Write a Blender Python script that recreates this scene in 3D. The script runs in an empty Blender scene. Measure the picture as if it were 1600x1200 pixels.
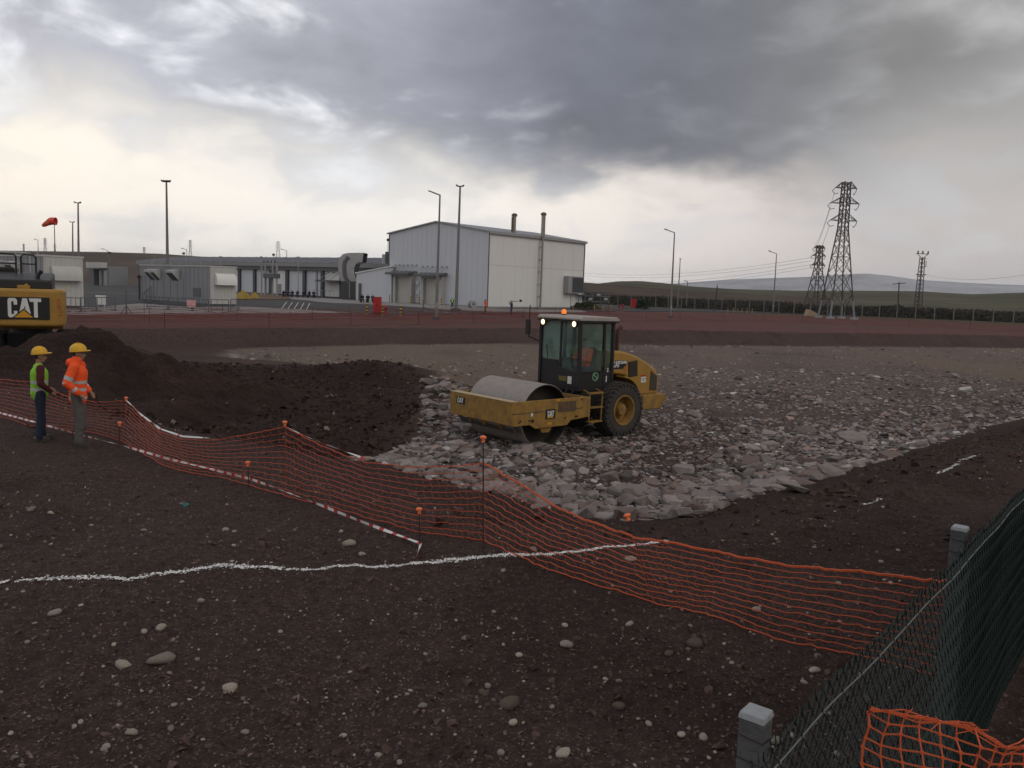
import bpy, bmesh, math, random
import numpy as np
from mathutils import Vector, Matrix
random.seed(7); rng = np.random.default_rng(11)
S = bpy.context.scene
R_ = math.radians
# ------------------------------------------------------------------ camera
CAM_H = 2.95; PITCH = R_(6.6); ROLL = R_(2.0); FPX = 1300.0
cam = bpy.data.cameras.new("camera"); camo = bpy.data.objects.new("camera", cam)
S.collection.objects.link(camo); S.camera = camo
cam.sensor_width = 36.0; cam.lens = 36.0 * FPX / 1600.0
cam.clip_start = 0.05; cam.clip_end = 60000.0
camo.location = (0, 0, CAM_H)
camo.rotation_euler = (Matrix.Rotation(math.pi / 2 - PITCH, 3, 'X') @ Matrix.Rotation(ROLL, 3, 'Z')).to_euler()
# ------------------------------------------------------------------ world
world = bpy.data.worlds.new("World"); S.world = world; world.use_nodes = True
SUN_EL, SUN_AZ = 38.0, 125.0            # the sun stands behind the camera to the right, veiled by cloud
def build_world():
    nt = world.node_tree; nt.nodes.clear(); N = nt.nodes.new; L = nt.links.new
    def M(op, a, b=None, c=None, clamp=False):
        n = N("ShaderNodeMath"); n.operation = op; n.use_clamp = clamp
        for i, v in enumerate((a, b, c)):
            if v is None: continue
            if isinstance(v, (int, float)): n.inputs[i].default_value = v
            else: L(v, n.inputs[i])
        return n.outputs[0]
    def ramp(fac, stops, interp='B_SPLINE'):
        n = N("ShaderNodeValToRGB"); n.color_ramp.interpolation = interp
        e = n.color_ramp.elements
        while len(e) < len(stops): e.new(0.5)
        for i, (p, c) in enumerate(stops):
            e[i].position = p
            if isinstance(c, (int, float)): c = (c, c, c)
            e[i].color = (*c, 1)
        L(fac, n.inputs[0]); return n.outputs[0]
    def mix(f, a, b):
        n = N("ShaderNodeMix"); n.data_type = 'RGBA'
        for s, v in ((n.inputs[0], f), (n.inputs[6], a), (n.inputs[7], b)):
            if hasattr(v, 'is_linked') or hasattr(v, 'node'): L(v, s)
            elif isinstance(v, (int, float)): s.default_value = v
            else: s.default_value = (*v, 1)
        return n.outputs[2]
    def sstep(x, lo, hi):
        n = N("ShaderNodeMapRange"); n.interpolation_type = 'SMOOTHSTEP'
        L(x, n.inputs[0])
        for i, v in ((1, lo), (2, hi)):
            if isinstance(v, (int, float)): n.inputs[i].default_value = v
            else: L(v, n.inputs[i])
        return n.outputs[0]
    tc = N("ShaderNodeTexCoord"); sep = N("ShaderNodeSeparateXYZ"); L(tc.outputs["Generated"], sep.inputs[0])
    x, y, z = sep.outputs
    az = M('ARCTAN2', x, y); el = M('ARCSINE', z)
    azd = M('MULTIPLY', az, 57.2958); eld = M('MULTIPLY', el, 57.2958)
    # the cloud deck seen in perspective: direction projected on a high plane
    den = M('ADD', M('MAXIMUM', z, 0.0), 0.24)
    cx = M('DIVIDE', x, den); cy = M('DIVIDE', y, den)
    comb = N("ShaderNodeCombineXYZ"); L(cx, comb.inputs[0]); L(cy, comb.inputs[1])
    def noise(vec, scale, detail, rough=0.55, dist=0.0, off=(0, 0, 0)):
        mp = N("ShaderNodeMapping"); L(vec, mp.inputs[0]); mp.inputs[1].default_value = off
        n = N("ShaderNodeTexNoise"); L(mp.outputs[0], n.inputs["Vector"])
        n.inputs["Scale"].default_value = scale; n.inputs["Detail"].default_value = detail
        n.inputs["Roughness"].default_value = rough; n.inputs["Distortion"].default_value = dist
        return n.outputs[0]
    deck = comb.outputs[0]
    sq = N("ShaderNodeVectorMath"); sq.operation = 'MULTIPLY'; L(tc.outputs["Generated"], sq.inputs[0]); sq.inputs[1].default_value = (1, 1, 2.1)
    n1 = noise(sq.outputs[0], 3.6, 6, 0.50, 0.25, (3.1, 1.7, .4))
    n2 = noise(sq.outputs[0], 8.5, 6, 0.52, 0.30, (9.1, 4.2, 1.2))
    n3 = noise(sq.outputs[0], 5.5, 7, 0.55, 0.3, (1.3, 2.2, 5))
    azn = M('ADD', M('DIVIDE', azd, 80.0), 0.5, clamp=True)        # -40..40 deg
    def A(d): return min(1, max(0, d / 80.0 + 0.5))
    # lower edge of the storm deck (degrees / 20) along the azimuth
    edge = ramp(azn, [(A(-40), .52), (A(-30), .55), (A(-21), .44), (A(-13), .38), (A(-4), .40), (A(5), .385), (A(13), .35), (A(19), .37), (A(26), .46), (A(38), .55)])
    edge = M('MULTIPLY', edge, 20.0)
    wob = M('MULTIPLY', M('SUBTRACT', n1, 0.5), 7.0)
    wob2 = M('MULTIPLY', M('SUBTRACT', n3, 0.5), 7.0)
    e2 = M('ADD', M('ADD', M('ADD', eld, wob), wob2), M('MULTIPLY', M('SUBTRACT', n2, 0.5), 6.0))
    soft = ramp(azn, [(A(-40), .20), (A(-10), .17), (A(4), .12), (A(14), .10), (A(22), .24), (A(30), .42), (A(40), .42)])
    soft = M('MULTIPLY', soft, 20.0)
    cover = sstep(e2, M('SUBTRACT', edge, soft), M('ADD', edge, soft))
    clear = ramp(azn, [(A(-40), (.97, .87, .74)), (A(-26), (.97, .88, .765)), (A(-10), (.91, .87, .815)), (A(-2), (.91, .85, .77)), (A(8), (.84, .76, .70)), (A(16), (.68, .61, .575)), (A(24), (.545, .50, .475)), (A(40), (.49, .455, .44))])
    hazy = ramp(M('DIVIDE', eld, 30.0, clamp=True), [(0, (.94, .97, 1.0)), (.10, (.97, .985, 1.0)), (.22, (1.0, 1.0, 1.0)), (.42, (.93, .98, 1.0)), (1, (.93, .97, 1.0))])
    mm = N("ShaderNodeMix"); mm.data_type = 'RGBA'; mm.blend_type = 'MULTIPLY'; mm.inputs[0].default_value = 1
    L(clear, mm.inputs[6]); L(hazy, mm.inputs[7]); clear = mm.outputs[2]
    # thin blue-grey streaks in the bright part
    streak = sstep(n2, 0.47, 0.68)
    clear = mix(M('MULTIPLY', streak, 0.55), clear, (.60, .61, .635))
    dark = ramp(azn, [(A(-40), (.46, .465, .52)), (A(-24), (.44, .445, .505)), (A(-10), (.34, .35, .405)), (A(0), (.165, .174, .216)), (A(8), (.112, .121, .152)), (A(16), (.150, .155, .170)), (A(24), (.24, .235, .23)), (A(40), (.30, .292, .285))])
    # rifts of brighter cloud in the deck
    rift = sstep(M('ADD', M('MULTIPLY', n1, 0.45), M('MULTIPLY', n2, 0.55)), 0.50, 0.66)
    rift_amt = ramp(azn, [(A(-40), .85), (A(-14), .95), (A(-4), .50), (A(6), .08), (A(18), .06), (A(30), .15), (A(40), .40)])
    dk = mix(M('MULTIPLY', rift, rift_amt), dark, (.90, .91, .93))
    mod = M('ADD', M('ADD', 0.16, M('MULTIPLY', n3, 0.95)), M('MULTIPLY', n2, 0.70))
    sc = N("ShaderNodeVectorMath"); sc.operation = 'SCALE'; L(dk, sc.inputs[0]); L(mod, sc.inputs[3])
    col = mix(M('MULTIPLY', cover, 0.96), clear, sc.outputs[0])
    sky = N("ShaderNodeTexSky"); sky.sky_type = 'NISHITA'; sky.sun_disc = False
    sky.sun_elevation = R_(SUN_EL); sky.sun_rotation = R_(SUN_AZ)
    sky.air_density = 1.0; sky.dust_density = 3.0
    b1 = N("ShaderNodeBackground"); L(sky.outputs[0], b1.inputs[0]); b1.inputs[1].default_value = 0.06
    b2 = N("ShaderNodeBackground"); L(col, b2.inputs[0]); b2.inputs[1].default_value = 1.0
    ms = N("ShaderNodeMixShader"); ms.inputs[0].default_value = 0.94; L(b1.outputs[0], ms.inputs[1]); L(b2.outputs[0], ms.inputs[2])
    out = N("ShaderNodeOutputWorld"); L(ms.outputs[0], out.inputs[0])
build_world()
world.cycles.sampling_method = "MANUAL"; world.cycles.sample_map_resolution = 512
# ------------------------------------------------------------------ sun behind cloud
sun = bpy.data.lights.new("sun", 'SUN'); sun.energy = 0.5; sun.angle = R_(40); sun.color = (1.0, 0.93, 0.84)
suno = bpy.data.objects.new("sun", sun); S.collection.objects.link(suno)
sd = Vector((math.sin(R_(SUN_AZ)) * math.cos(R_(SUN_EL)), math.cos(R_(SUN_AZ)) * math.cos(R_(SUN_EL)), math.sin(R_(SUN_EL))))
suno.rotation_euler = sd.to_track_quat('Z', 'Y').to_euler()
suno.location = (40, -40, 60)
S.view_settings.view_transform = 'Standard'; S.view_settings.look = 'None'
S.view_settings.exposure = 0.3; S.view_settings.gamma = 1.0
S.view_settings.use_curve_mapping = False
S.render.engine = 'CYCLES'
S.cycles.use_denoising = True
S.cycles.max_bounces = 5; S.cycles.diffuse_bounces = 2; S.cycles.glossy_bounces = 3
S.cycles.transmission_bounces = 5; S.cycles.transparent_max_bounces = 24
S.cycles.caustics_reflective = False; S.cycles.caustics_refractive = False

# ------------------------------------------------------------------ placing: a line of sight met with a level or a depth
_Rm = np.array(Matrix.Rotation(math.pi / 2 - PITCH, 3, 'X') @ Matrix.Rotation(ROLL, 3, 'Z'))
def ray(u, v): return _Rm @ np.array([(u - 800) / FPX, -(v - 600) / FPX, -1.0])
def G(u, v, z=0.0):
    d = ray(u, v); t = (z - CAM_H) / d[2]; return np.array([d[0] * t, d[1] * t, z])
def AT(u, v, Y):
    d = ray(u, v); t = Y / d[1]; return np.array([d[0] * t, Y, CAM_H + d[2] * t])

# ------------------------------------------------------------------ naming
COL = S.collection
def tag(o, label=None, cat=None, group=None, kind=None):
    if label: o["label"] = label
    if cat: o["category"] = cat
    if group: o["group"] = group
    if kind: o["kind"] = kind
    return o
def empty(name, loc=(0, 0, 0), rz=0.0, label=None, cat=None, group=None):
    o = bpy.data.objects.new(name, None); COL.objects.link(o); o.location = loc; o.rotation_euler = (0, 0, rz)
    o.empty_display_size = 0.2
    return tag(o, label, cat, group)
def copy_tree(o, parent=None):
    c = o.copy(); COL.objects.link(c)
    if parent is not None:
        c.parent = parent; c.matrix_parent_inverse = o.matrix_parent_inverse
    for ch in list(o.children): copy_tree(ch, c)
    return c

# ------------------------------------------------------------------ materials
MATS = {}
def mat(name, c, rough=0.7, metal=0.0, c2=None, scale=3.0, amt=0.6, bump=0.0, bscale=30.0, spec=0.35, coords='Object', emit=None, estr=0.0, rnd=0.0, streak=False):
    if name in MATS: return MATS[name]
    m = bpy.data.materials.new(name); m.use_nodes = True; nt = m.node_tree; N = nt.nodes.new; L = nt.links.new
    b = nt.nodes["Principled BSDF"]; b.inputs["Roughness"].default_value = rough; b.inputs["Metallic"].default_value = metal
    b.inputs["Specular IOR Level"].default_value = spec
    b.inputs["Base Color"].default_value = (*c, 1)
    tc = N("ShaderNodeTexCoord"); src = None
    if c2 is not None:
        mp = N("ShaderNodeMapping"); L(tc.outputs[coords], mp.inputs[0])
        if streak: mp.inputs[3].default_value = (1, 1, 0.12)
        n = N("ShaderNodeTexNoise"); n.inputs["Scale"].default_value = scale; n.inputs["Detail"].default_value = 6
        n.inputs["Roughness"].default_value = 0.62
        L(mp.outputs[0], n.inputs["Vector"])
        r = N("ShaderNodeMapRange"); r.inputs[1].default_value = 0.5 - 0.25; r.inputs[2].default_value = 0.5 + 0.25
        r.inputs[3].default_value = 0.5 - amt / 2; r.inputs[4].default_value = 0.5 + amt / 2; L(n.outputs[0], r.inputs[0])
        x = N("ShaderNodeMix"); x.data_type = 'RGBA'; x.inputs[6].default_value = (*c, 1); x.inputs[7].default_value = (*c2, 1)
        L(r.outputs[0], x.inputs[0]); src = x.outputs[2]
    if rnd > 0:
        oi = N("ShaderNodeObjectInfo"); mr = N("ShaderNodeMapRange"); L(oi.outputs["Random"], mr.inputs[0])
        mr.inputs[3].default_value = 1 - rnd; mr.inputs[4].default_value = 1 + rnd
        sc = N("ShaderNodeVectorMath"); sc.operation = 'SCALE'; L(mr.outputs[0], sc.inputs[3])
        if src: L(src, sc.inputs[0])
        else: sc.inputs[0].default_value = c
        src = sc.outputs[0]
    if src: L(src, b.inputs["Base Color"])
    if bump > 0:
        n2 = N("ShaderNodeTexNoise"); n2.inputs["Scale"].default_value = bscale; n2.inputs["Detail"].default_value = 5
        L(tc.outputs[coords], n2.inputs["Vector"])
        bp = N("ShaderNodeBump"); bp.inputs["Strength"].default_value = bump; bp.inputs["Distance"].default_value = 0.02
        L(n2.outputs[0], bp.inputs["Height"]); L(bp.outputs[0], b.inputs["Normal"])
    if emit:
        b.inputs["Emission Color"].default_value = (*emit, 1); b.inputs["Emission Strength"].default_value = estr
    MATS[name] = m; return m
def attr_mat(name, rough=0.9, bump=0.5, bscale=40.0, vary=0.35, vscale=6.0, spec=0.2, fine=None, dist=0.02):
    """base colour from the colour attribute 'tone' (what the ground is made of there), broken up by noise"""
    m = bpy.data.materials.new(name); m.use_nodes = True; nt = m.node_tree; N = nt.nodes.new; L = nt.links.new
    b = nt.nodes["Principled BSDF"]; b.inputs["Roughness"].default_value = rough; b.inputs["Specular IOR Level"].default_value = spec
    a = N("ShaderNodeAttribute"); a.attribute_name = "tone"
    tc = N("ShaderNodeTexCoord")
    def nz(s, d=8, r=0.65):
        n = N("ShaderNodeTexNoise"); n.inputs["Scale"].default_value = s; n.inputs["Detail"].default_value = d
        n.inputs["Roughness"].default_value = r; L(tc.outputs["Object"], n.inputs["Vector"]); return n.outputs[0]
    r = N("ShaderNodeMapRange"); r.inputs[1].default_value = 0.25; r.inputs[2].default_value = 0.75
    r.inputs[3].default_value = 1 - vary; r.inputs[4].default_value = 1 + vary; L(nz(vscale), r.inputs[0])
    sc = N("ShaderNodeVectorMath"); sc.operation = 'SCALE'; L(a.outputs["Color"], sc.inputs[0]); L(r.outputs[0], sc.inputs[3])
    src = sc.outputs[0]
    if fine:      # small grains of lighter grit
        v = N("ShaderNodeTexVoronoi"); v.inputs["Scale"].default_value = fine[0]; L(tc.outputs["Object"], v.inputs["Vector"])
        sp = N("ShaderNodeSeparateColor"); L(v.outputs["Color"], sp.inputs[0])
        mr = N("ShaderNodeMapRange"); L(sp.outputs[0], mr.inputs[0])
        mr.inputs[1].default_value = 1 - fine[1]; mr.inputs[2].default_value = 1 - fine[1] + 0.05; mr.inputs[3].default_value = 1.0; mr.inputs[4].default_value = fine[2]
        mr2 = N("ShaderNodeMapRange"); L(sp.outputs[1], mr2.inputs[0]); mr2.inputs[3].default_value = 0.75; mr2.inputs[4].default_value = 1.25
        mu = N("ShaderNodeMath"); mu.operation = 'MULTIPLY'; L(mr.outputs[0], mu.inputs[0]); L(mr2.outputs[0], mu.inputs[1])
        s2 = N("ShaderNodeVectorMath"); s2.operation = 'SCALE'; L(src, s2.inputs[0]); L(mu.outputs[0], s2.inputs[3]); src = s2.outputs[0]
    L(src, b.inputs["Base Color"])
    bp = N("ShaderNodeBump"); bp.inputs["Strength"].default_value = bump; bp.inputs["Distance"].default_value = dist
    ad = N("ShaderNodeMath"); ad.operation = 'ADD'; L(nz(bscale, 6, 0.7), ad.inputs[0]); L(nz(bscale * 5, 3, 0.7), ad.inputs[1])
    L(ad.outputs[0], bp.inputs["Height"]); L(bp.outputs[0], b.inputs["Normal"])
    MATS[name] = m; return m

# ------------------------------------------------------------------ mesh builder
class MB:
    def __init__(s): s.v = []; s.f = []; s.m = []; s.mi = 0
    def add(s, vs, fs):
        o = len(s.v); s.v.extend([tuple(map(float, p)) for p in vs]); s.f.extend([tuple(i + o for i in f) for f in fs]); s.m.extend([s.mi] * len(fs)); return s
    def box(s, c, d, rot=None, taper=None):
        hx, hy, hz = d[0] / 2, d[1] / 2, d[2] / 2
        vs = [(sx * hx, sy * hy, sz * hz) for sz in (-1, 1) for sx, sy in ((-1, -1), (1, -1), (1, 1), (-1, 1))]
        if taper: vs = vs[:4] + [(x * taper[0], y * taper[1], z) for x, y, z in vs[4:]]
        if rot is not None: vs = [tuple(rot @ Vector(p)) for p in vs]
        vs = [(p[0] + c[0], p[1] + c[1], p[2] + c[2]) for p in vs]
        return s.add(vs, [(3, 2, 1, 0), (4, 5, 6, 7), (0, 1, 5, 4), (1, 2, 6, 5), (2, 3, 7, 6), (3, 0, 4, 7)])
    def bar(s, a, b, w, h=None, up=(0, 0, 1)):
        h = h or w; a = Vector(a); b = Vector(b); d = b - a; l = d.length
        if l < 1e-6: return s
        d /= l; up = Vector(up)
        if abs(d.dot(up)) > 0.99: up = Vector((1, 0, 0))
        x = d.cross(up).normalized(); y = x.cross(d)
        vs = [p + x * sx * w / 2 + y * sy * h / 2 for p in (a, b) for sx, sy in ((-1, -1), (1, -1), (1, 1), (-1, 1))]
        return s.add(vs, [(0, 1, 2, 3), (7, 6, 5, 4), (4, 5, 1, 0), (5, 6, 2, 1), (6, 7, 3, 2), (7, 4, 0, 3)])
    def cyl(s, a, b, r0, r1=None, n=12, caps=True):
        r1 = r0 if r1 is None else r1; a = Vector(a); b = Vector(b); d = (b - a)
        if d.length < 1e-6: return s
        d.normalize(); u = d.orthogonal().normalized(); w = d.cross(u)
        vs = [p + (u * math.cos(2 * math.pi * i / n) + w * math.sin(2 * math.pi * i / n)) * r for p, r in ((a, r0), (b, r1)) for i in range(n)]
        fs = [(i, (i + 1) % n, n + (i + 1) % n, n + i) for i in range(n)]
        if caps: fs += [tuple(range(n - 1, -1, -1)), tuple(range(n, 2 * n))]
        return s.add(vs, fs)
    def tube(s, pts, r, n=6, caps=True):
        pts = [Vector(p) for p in pts]; k = len(pts); vs = []; prev = None
        for i, p in enumerate(pts):
            d = (pts[min(i + 1, k - 1)] - pts[max(i - 1, 0)])
            d = d.normalized() if d.length > 1e-9 else Vector((0, 0, 1))
            if prev is None: u = d.orthogonal().normalized()
            else:
                u = prev - d * prev.dot(d); u = u.normalized() if u.length > 1e-6 else d.orthogonal().normalized()
            prev = u; w = d.cross(u); rr = r[i] if hasattr(r, '__len__') else r
            vs += [p + (u * math.cos(2 * math.pi * j / n) + w * math.sin(2 * math.pi * j / n)) * rr for j in range(n)]
        fs = [(i * n + j, i * n + (j + 1) % n, (i + 1) * n + (j + 1) % n, (i + 1) * n + j) for i in range(k - 1) for j in range(n)]
        if caps: fs += [tuple(range(n - 1, -1, -1)), tuple(range((k - 1) * n, k * n))]
        return s.add(vs, fs)
    def lathe(s, prof, axis='Z', c=(0, 0, 0), n=24, close=False, caps=True):
        """prof: (radius, along)"""
        vs = []
        for r, t in prof:
            for i in range(n):
                a = 2 * math.pi * i / n; p = (r * math.cos(a), r * math.sin(a), t)
                if axis == 'Y': p = (p[0], t, -p[1]) if False else (p[0], t, p[1])
                elif axis == 'X': p = (t, p[0], p[1])
                vs.append((p[0] + c[0], p[1] + c[1], p[2] + c[2]))
        k = len(prof)
        fs = [(i * n + j, i * n + (j + 1) % n, (i + 1) * n + (j + 1) % n, (i + 1) * n + j) for i in range(k - 1) for j in range(n)]
        if close: fs += [((k - 1) * n + j, (k - 1) * n + (j + 1) % n, (j + 1) % n, j) for j in range(n)]
        elif caps:
            if prof[0][0] > 1e-6: fs.append(tuple(range(n - 1, -1, -1)))
            if prof[-1][0] > 1e-6: fs.append(tuple(range((k - 1) * n, k * n)))
        return s.add(vs, fs)
    def prism(s, poly, t0, t1, plane='XZ'):
        """outline in a plane, pulled along the third axis from t0 to t1"""
        def P(a, b, t): return {'XZ': (a, t, b), 'YZ': (t, a, b), 'XY': (a, b, t)}[plane]
        n = len(poly); vs = [P(a, b, t0) for a, b in poly] + [P(a, b, t1) for a, b in poly]
        fs = [tuple(range(n)), tuple(range(2 * n - 1, n - 1, -1))] + [(i, n + i, n + (i + 1) % n, (i + 1) % n) for i in range(n)]
        return s.add(vs, fs)
    def ball(s, c, r, nu=12, nv=8):
        rx, ry, rz = r if hasattr(r, '__len__') else (r, r, r)
        vs = [(c[0], c[1], c[2] - rz)]
        for j in range(1, nv):
            t = math.pi * j / nv - math.pi / 2
            for i in range(nu):
                a = 2 * math.pi * i / nu; vs.append((c[0] + rx * math.cos(t) * math.cos(a), c[1] + ry * math.cos(t) * math.sin(a), c[2] + rz * math.sin(t)))
        vs.append((c[0], c[1], c[2] + rz)); top = len(vs) - 1
        fs = [(0, 1 + (i + 1) % nu, 1 + i) for i in range(nu)]
        for j in range(nv - 2):
            fs += [(1 + j * nu + i, 1 + j * nu + (i + 1) % nu, 1 + (j + 1) * nu + (i + 1) % nu, 1 + (j + 1) * nu + i) for i in range(nu)]
        b = 1 + (nv - 2) * nu; fs += [(b + i, b + (i + 1) % nu, top) for i in range(nu)]
        return s.add(vs, fs)
    def build(s, name, m, parent=None, smooth=False, bevel=0.0, loc=None, weld=True, seg=2):
        me = bpy.data.meshes.new(name); me.from_pydata(s.v, [], s.f)
        ms = m if isinstance(m, (list, tuple)) else [m]
        for q in ms: me.materials.append(q)
        if len(ms) > 1: me.polygons.foreach_set("material_index", s.m)
        bm = bmesh.new(); bm.from_mesh(me); bmesh.ops.recalc_face_normals(bm, faces=bm.faces); bm.to_mesh(me); bm.free()
        o = bpy.data.objects.new(name, me); COL.objects.link(o)
        if smooth:
            me.shade_smooth(); 
            try: me.set_sharp_from_angle(angle=R_(38))
            except Exception: pass
        if bevel > 0:
            b = o.modifiers.new("bevel", 'BEVEL'); b.width = bevel; b.segments = seg; b.limit_method = 'ANGLE'; b.angle_limit = R_(40)
            b.harden_normals = False
        if parent is not None: o.parent = parent
        if loc is not None: o.location = loc
        return o
def np_mesh(name, verts, faces, m, parent=None, tone=None, smooth=False):
    """verts (n,3), faces (k,3|4) arrays"""
    me = bpy.data.meshes.new(name); k, w = faces.shape
    me.vertices.add(len(verts)); me.vertices.foreach_set("co", np.ascontiguousarray(verts, dtype=np.float32).ravel())
    me.loops.add(k * w); me.loops.foreach_set("vertex_index", np.ascontiguousarray(faces, dtype=np.int32).ravel())
    me.polygons.add(k); me.polygons.foreach_set("loop_start", np.arange(0, k * w, w, dtype=np.int32))
    try: me.polygons.foreach_set("loop_total", np.full(k, w, dtype=np.int32))
    except Exception: pass
    if tone is not None:
        a = me.color_attributes.new("tone", 'FLOAT_COLOR', 'POINT')
        c = np.ones((len(verts), 4), dtype=np.float32); c[:, :3] = tone; a.data.foreach_set("color", c.ravel())
    me.materials.append(m); me.update(calc_edges=True); me.validate()
    me.polygons.foreach_set("use_smooth", np.full(len(me.polygons), smooth, dtype=bool))
    o = bpy.data.objects.new(name, me); COL.objects.link(o)
    if parent is not None: o.parent = parent
    return o
FONT_CACHE = {}
def text_mesh(body, size, name, m, parent, matrix, bold=0.0, depth=0.003, sx=1.0, align='CENTER'):
    """letters as a thin mesh, lying in the local XY plane of `matrix`"""
    cu = bpy.data.curves.new("lettering_source", 'FONT'); cu.body = body; cu.size = size; cu.extrude = depth; cu.offset = bold
    cu.align_x = align; cu.align_y = 'CENTER'; cu.resolution_u = 3
    t = bpy.data.objects.new("lettering_source", cu); COL.objects.link(t)
    dg = bpy.context.evaluated_depsgraph_get(); dg.update()
    me = bpy.data.meshes.new_from_object(t.evaluated_get(dg)); me.name = name
    bpy.data.objects.remove(t); bpy.data.curves.remove(cu)
    me.transform(matrix @ Matrix.Diagonal((sx, 1, 1, 1)))
    me.materials.clear(); me.materials.append(m)
    o = bpy.data.objects.new(name, me); COL.objects.link(o); o.parent = parent
    return o
# ------------------------------------------------------------------ noise for relief
def _hash(ix, iy, seed):
    h = (ix.astype(np.int64) * 374761393 + iy.astype(np.int64) * 668265263 + seed * 974711) & 0x7fffffff
    h = ((h ^ (h >> 13)) * 1274126177) & 0x7fffffff
    return ((h ^ (h >> 16)) & 0xffff) / 65535.0
def vnoise(x, y, seed=0):
    x0 = np.floor(x); y0 = np.floor(y); fx = x - x0; fy = y - y0
    fx = fx * fx * (3 - 2 * fx); fy = fy * fy * (3 - 2 * fy)
    a = _hash(x0, y0, seed); b = _hash(x0 + 1, y0, seed); c = _hash(x0, y0 + 1, seed); d = _hash(x0 + 1, y0 + 1, seed)
    return (a + (b - a) * fx) * (1 - fy) + (c + (d - c) * fx) * fy
def fbm(x, y, scale, octs=4, seed=0, gain=0.5):
    t = 0.0; amp = 1.0; tot = 0.0; s = scale
    for i in range(octs):
        ca, sa = math.cos(0.6 * i + .3), math.sin(0.6 * i + .3)
        t = t + amp * (vnoise((x * ca - y * sa) * s + 17.3 * i, (x * sa + y * ca) * s + 5.1 * i, seed + i) - 0.5); tot += amp; amp *= gain; s *= 2.03
    return t / tot * 2
def sm(x, a, b):
    t = np.clip((x - a) / (b - a), 0, 1); return t * t * (3 - 2 * t)
def poly_sd(x, y, poly):
    """signed distance to a polygon, positive inside"""
    p = np.asarray(poly, float); d2 = np.full(np.shape(x), 1e12); ins = np.zeros(np.shape(x), bool)
    for i in range(len(p)):
        ax, ay = p[i]; bx, by = p[(i + 1) % len(p)]; ex, ey = bx - ax, by - ay
        t = np.clip(((x - ax) * ex + (y - ay) * ey) / (ex * ex + ey * ey), 0, 1)
        d2 = np.minimum(d2, (x - ax - t * ex) ** 2 + (y - ay - t * ey) ** 2)
        c = ((ay > y) != (by > y)); den = (by - ay) if abs(by - ay) > 1e-12 else 1e-12
        ins ^= c & (x < (bx - ax) * (y - ay) / den + ax)
    d = np.sqrt(d2); return np.where(ins, d, -d)
# ================================================================== TERRAIN
ZF = -0.30                                    # level of the far yard
RIM = [(-12.0, 20.5), (-9.5, 17.8), (-6.5, 15.6), (-3.6, 13.2), (-0.3, 10.3), (2.3, 9.55), (6.2, 12.9), (11.2, 17.8), (30, 36), (62, 64), (62, 92), (40, 84), (18, 74), (0, 67), (-9, 60), (-16.6, 54), (-24, 48), (-19, 38), (-14, 30)]
DARK = [(-11.5, 20.5), (-8.5, 18.0), (-5.2, 16.2), (-3.2, 16.2), (-2.6, 18.5), (-2.7, 22.5), (-3.4, 27), (-3.8, 34), (-5.5, 37), (-9, 37), (-14, 35), (-14, 28)]
def px_poly(pts, z): return [tuple(G(u, v, z)[:2]) for u, v in pts]
ROCK = px_poly([(540, 716), (610, 728), (690, 748), (765, 772), (870, 808), (985, 838), (1085, 842), (1130, 828)], -0.62) + px_poly([(1250, 786), (1400, 732), (1500, 690), (1600, 652)], -0.8) + \
       [(60, 62), (60, 86), (38, 79), (17, 70), (0, 64), (-10, 57), (-17, 50.5), (-16, 44), (-8, 39.5), (-3.6, 37.5), (-3.1, 31), (-2.6, 25), (-2.2, 20.5), (-2.7, 17.8)]
def rock_floor(y): return np.maximum(-0.45 - 0.017 * y, -1.3)
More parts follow.
